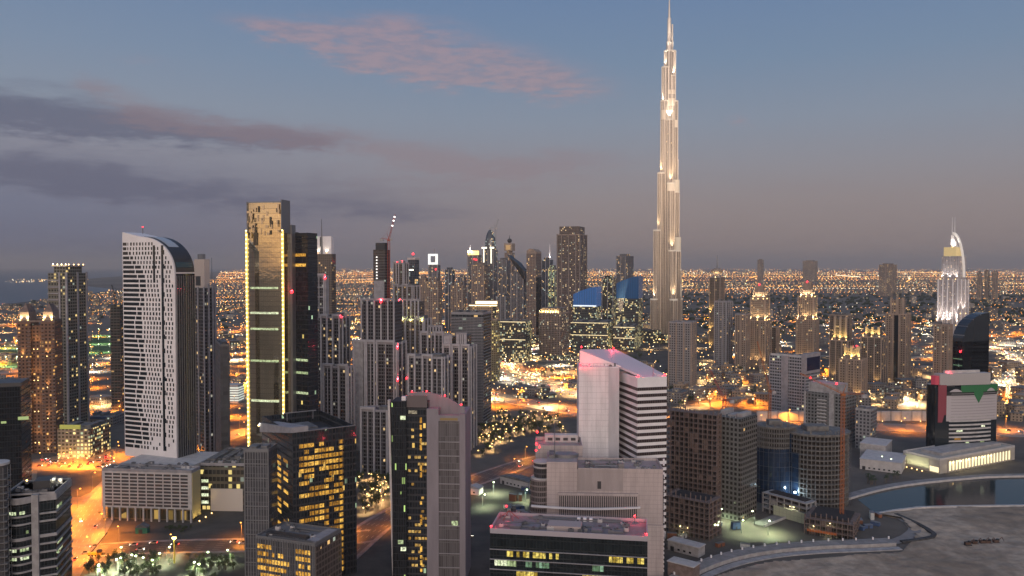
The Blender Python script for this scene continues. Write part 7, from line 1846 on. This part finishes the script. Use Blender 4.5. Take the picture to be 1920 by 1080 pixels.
def traffic(line, n, half, z, label, group):
    k = 0
    sd_ = sides(line)
    for _ in range(n*4):
        if k >= n: break
        i = S.randrange(len(line)-1); p = line[i].lerp(line[i+1], S.random()); sg = S.choice((-1, 1)); off = S.choice((.3, .6, .85))*half*sg
        q_ = p+sd_[i]*off
        if not seen(q_): continue
        d = line[i+1]-line[i]; a = math.atan2(d.y, d.x)+(0 if sg > 0 else math.pi)
        car(q_+Vector((0, 0, z)), a, label, group); k += 1
traffic(r_loop, 44, 11, .34, 'car with its lamps on driving the outer boulevard curve', 'cars on the outer boulevard')
traffic(r_loop2, 20, 7, .38, 'car with its lamps on driving the inner boulevard curve', 'cars on the inner boulevard')
traffic(r_high, 30, 17, .30, 'car on the orange highway behind the white striped tower', 'cars on the orange highway')
traffic(r_diag, 22, 8, .26, 'car on the slanting road behind the dark curved tower', 'cars on the slanting road')
traffic(r_front, 12, 8, .18, 'car on the dark street in front of the louvred car park', 'cars on the front street')
traffic(r_orange, 16, 10, .22, 'car on the orange avenue left of the louvred car park', 'cars on the orange avenue')
traffic(r_right3, 26, 9, .54, 'car on the looping ramp at the right edge', 'cars on the right edge ramp')
traffic(r_right, 24, 20, .46, 'car on the busy highway at the right edge', 'cars on the right edge highway')
traffic(r_old, 18, 8, .58, 'car on the old town street', 'cars on the old town street')
for k in range(44):
    g = G(S.uniform(70, 215), S.uniform(856, 880))
    if free(g.x, g.y, 2, 16): car(g+Vector((0,0,.12)), S.choice((.2, 1.77))+S.uniform(-.05,.05), 'car parked on the orange lit lot below the brown twin shaft tower', 'cars parked on the orange lot')
for k in range(22):
    g = G(S.uniform(880, 990), S.uniform(945, 1010))
    if free(g.x, g.y, 2, 12): car(g, S.uniform(0, 6.28), 'vehicle parked on the dark site ground left of the pink wing', 'vehicles on the dark site ground')

# ================================================================== small things near the camera
o = empty('light_mast', G(327, 1056)); tag(o, 'tall yellow lit mast beside the garden at the bottom left', 'mast')
MB().tube((0,0,0), (0,0,15), .55, .4, 8).build('mast', mat('yellow_mast', (.5,.42,.08), .5), o); MB().box(-1.2, 1.2, -.5, .5, 15, 16).build('lamp_head', M['warm_lamp'], o); point(o, (0, -1.5, 15), 1200, (1,.85,.3))
o = empty('mobile_crane', G(178, 1042)); tag(o, 'small mobile crane with its boom raised on the orange ground, bottom left', 'crane')
mb = MB(); mb.box(-4, 4, -1.3, 1.3, .9, 2.2); mb.build('chassis', mat('crane_yellow', (.45,.30,.04), .5), o); MB().box(1.6, 4, -1.2, 1.2, 2.2, 3.6).build('cab', M['black_glass'], o); MB().tube((-2, 0, 2.4), (7, 2, 14), .45, .25, 6).build('boom', M['dark_metal'], o)
wmb = MB()
for x in (-3, -1, 1, 3):
    for y in (-1.3, 1.3): wmb.tube((x, y-.2, .55), (x, y+.2, .55), .55, n=8)
wmb.build('wheels', MATS['tyre'], o)
shed('small green roofed guard shed on the orange street corner by the car park', 254, 276, 281, 1000, 535, 20, 4, mat('green_sheet', (.02,.16,.11), .6), pitched=True)
bol = MB().prism(circle(0, 0, .55, 8), 0, 1.5).mesh('bollard', M['white_paint'])
sd_ = sides(r_quay)
for i in range(0, len(r_quay)):
    q_ = r_quay[i]+sd_[i]*-3.4
    if seen(q_):
        o = bpy.data.objects.new('bollard', bol); col.objects.link(o); o.location = q_+Vector((0,0,2.42)); tag(o, 'white stone bollard along the edge of the curved quay', 'bollard', 'bollards along the curved quay')
for k, (px, py) in enumerate(((1828, 1021), (1843, 1020), (1853, 1020), (1868, 1019), (1815, 1023))):
    o = empty('digger' if k < 5 else 'spoil_heap', G(px, py)); tag(o, ('rusty brown digger parked in the row on the sand lot', 'rusty brown digger parked in the row on the sand lot', 'rusty brown digger parked in the row on the sand lot', 'rusty brown digger parked in the row on the sand lot', 'rusty brown digger parked in the row on the sand lot', 'dark spoil heap on the sand behind the curved quay end', 'small dark spoil heap low on the sand lot', 'dark spoil heap on the sand inside the curved quay')[k], 'digger' if k < 5 else 'heap', 'diggers on the sand lot' if k < 5 else None)
    if k < 5:
        MB().box(-2, 2, -1.4, 1.4, 0, .9).build('tracks', M['dark_metal'], o); MB().box(-2, 1.2, -1.2, 1.2, .95, 2.4).build('body', mat('rust_steel', (.085,.05,.038), .8), o); MB().box(-.2, 1.2, -1, .1, 2.4, 3.3).build('cab', M['black_glass'], o)
        mb = MB(); mb.tube((1.2, 0, 1.8), (3.6, 0, 4.2), .25, .2, 5); mb.tube((3.6, 0, 4.2), (5.2, 0, 1.4), .2, .18, 5); mb.build('boom', MATS['rust_steel'], o)
    else: MB().ball((0, 0, 0), 5, 12, 6, sz=.25).build('heap', MATS['dark_rock'], o)

# ================================================================== evening haze: one closed box of even, thin air
hm = bpy.data.materials.new('haze'); hm.use_nodes = True; t = NT(hm.node_tree); t.n.clear()
pv = t.new('ShaderNodeVolumePrincipled'); pv.inputs['Color'].default_value = (.95,.86,.80,1); pv.inputs['Density'].default_value = HAZE; pv.inputs['Anisotropy'].default_value = .2
out = t.new('ShaderNodeOutputMaterial'); t.l.new(pv.outputs[0], out.inputs['Volume'])
mb = MB(); mb.box(-92000, 92000, -31000, 92000, -1.0, 860)
o = mb.build('haze', hm); tag(o, 'thin mauve evening haze over the whole city', 'haze', kind='stuff')
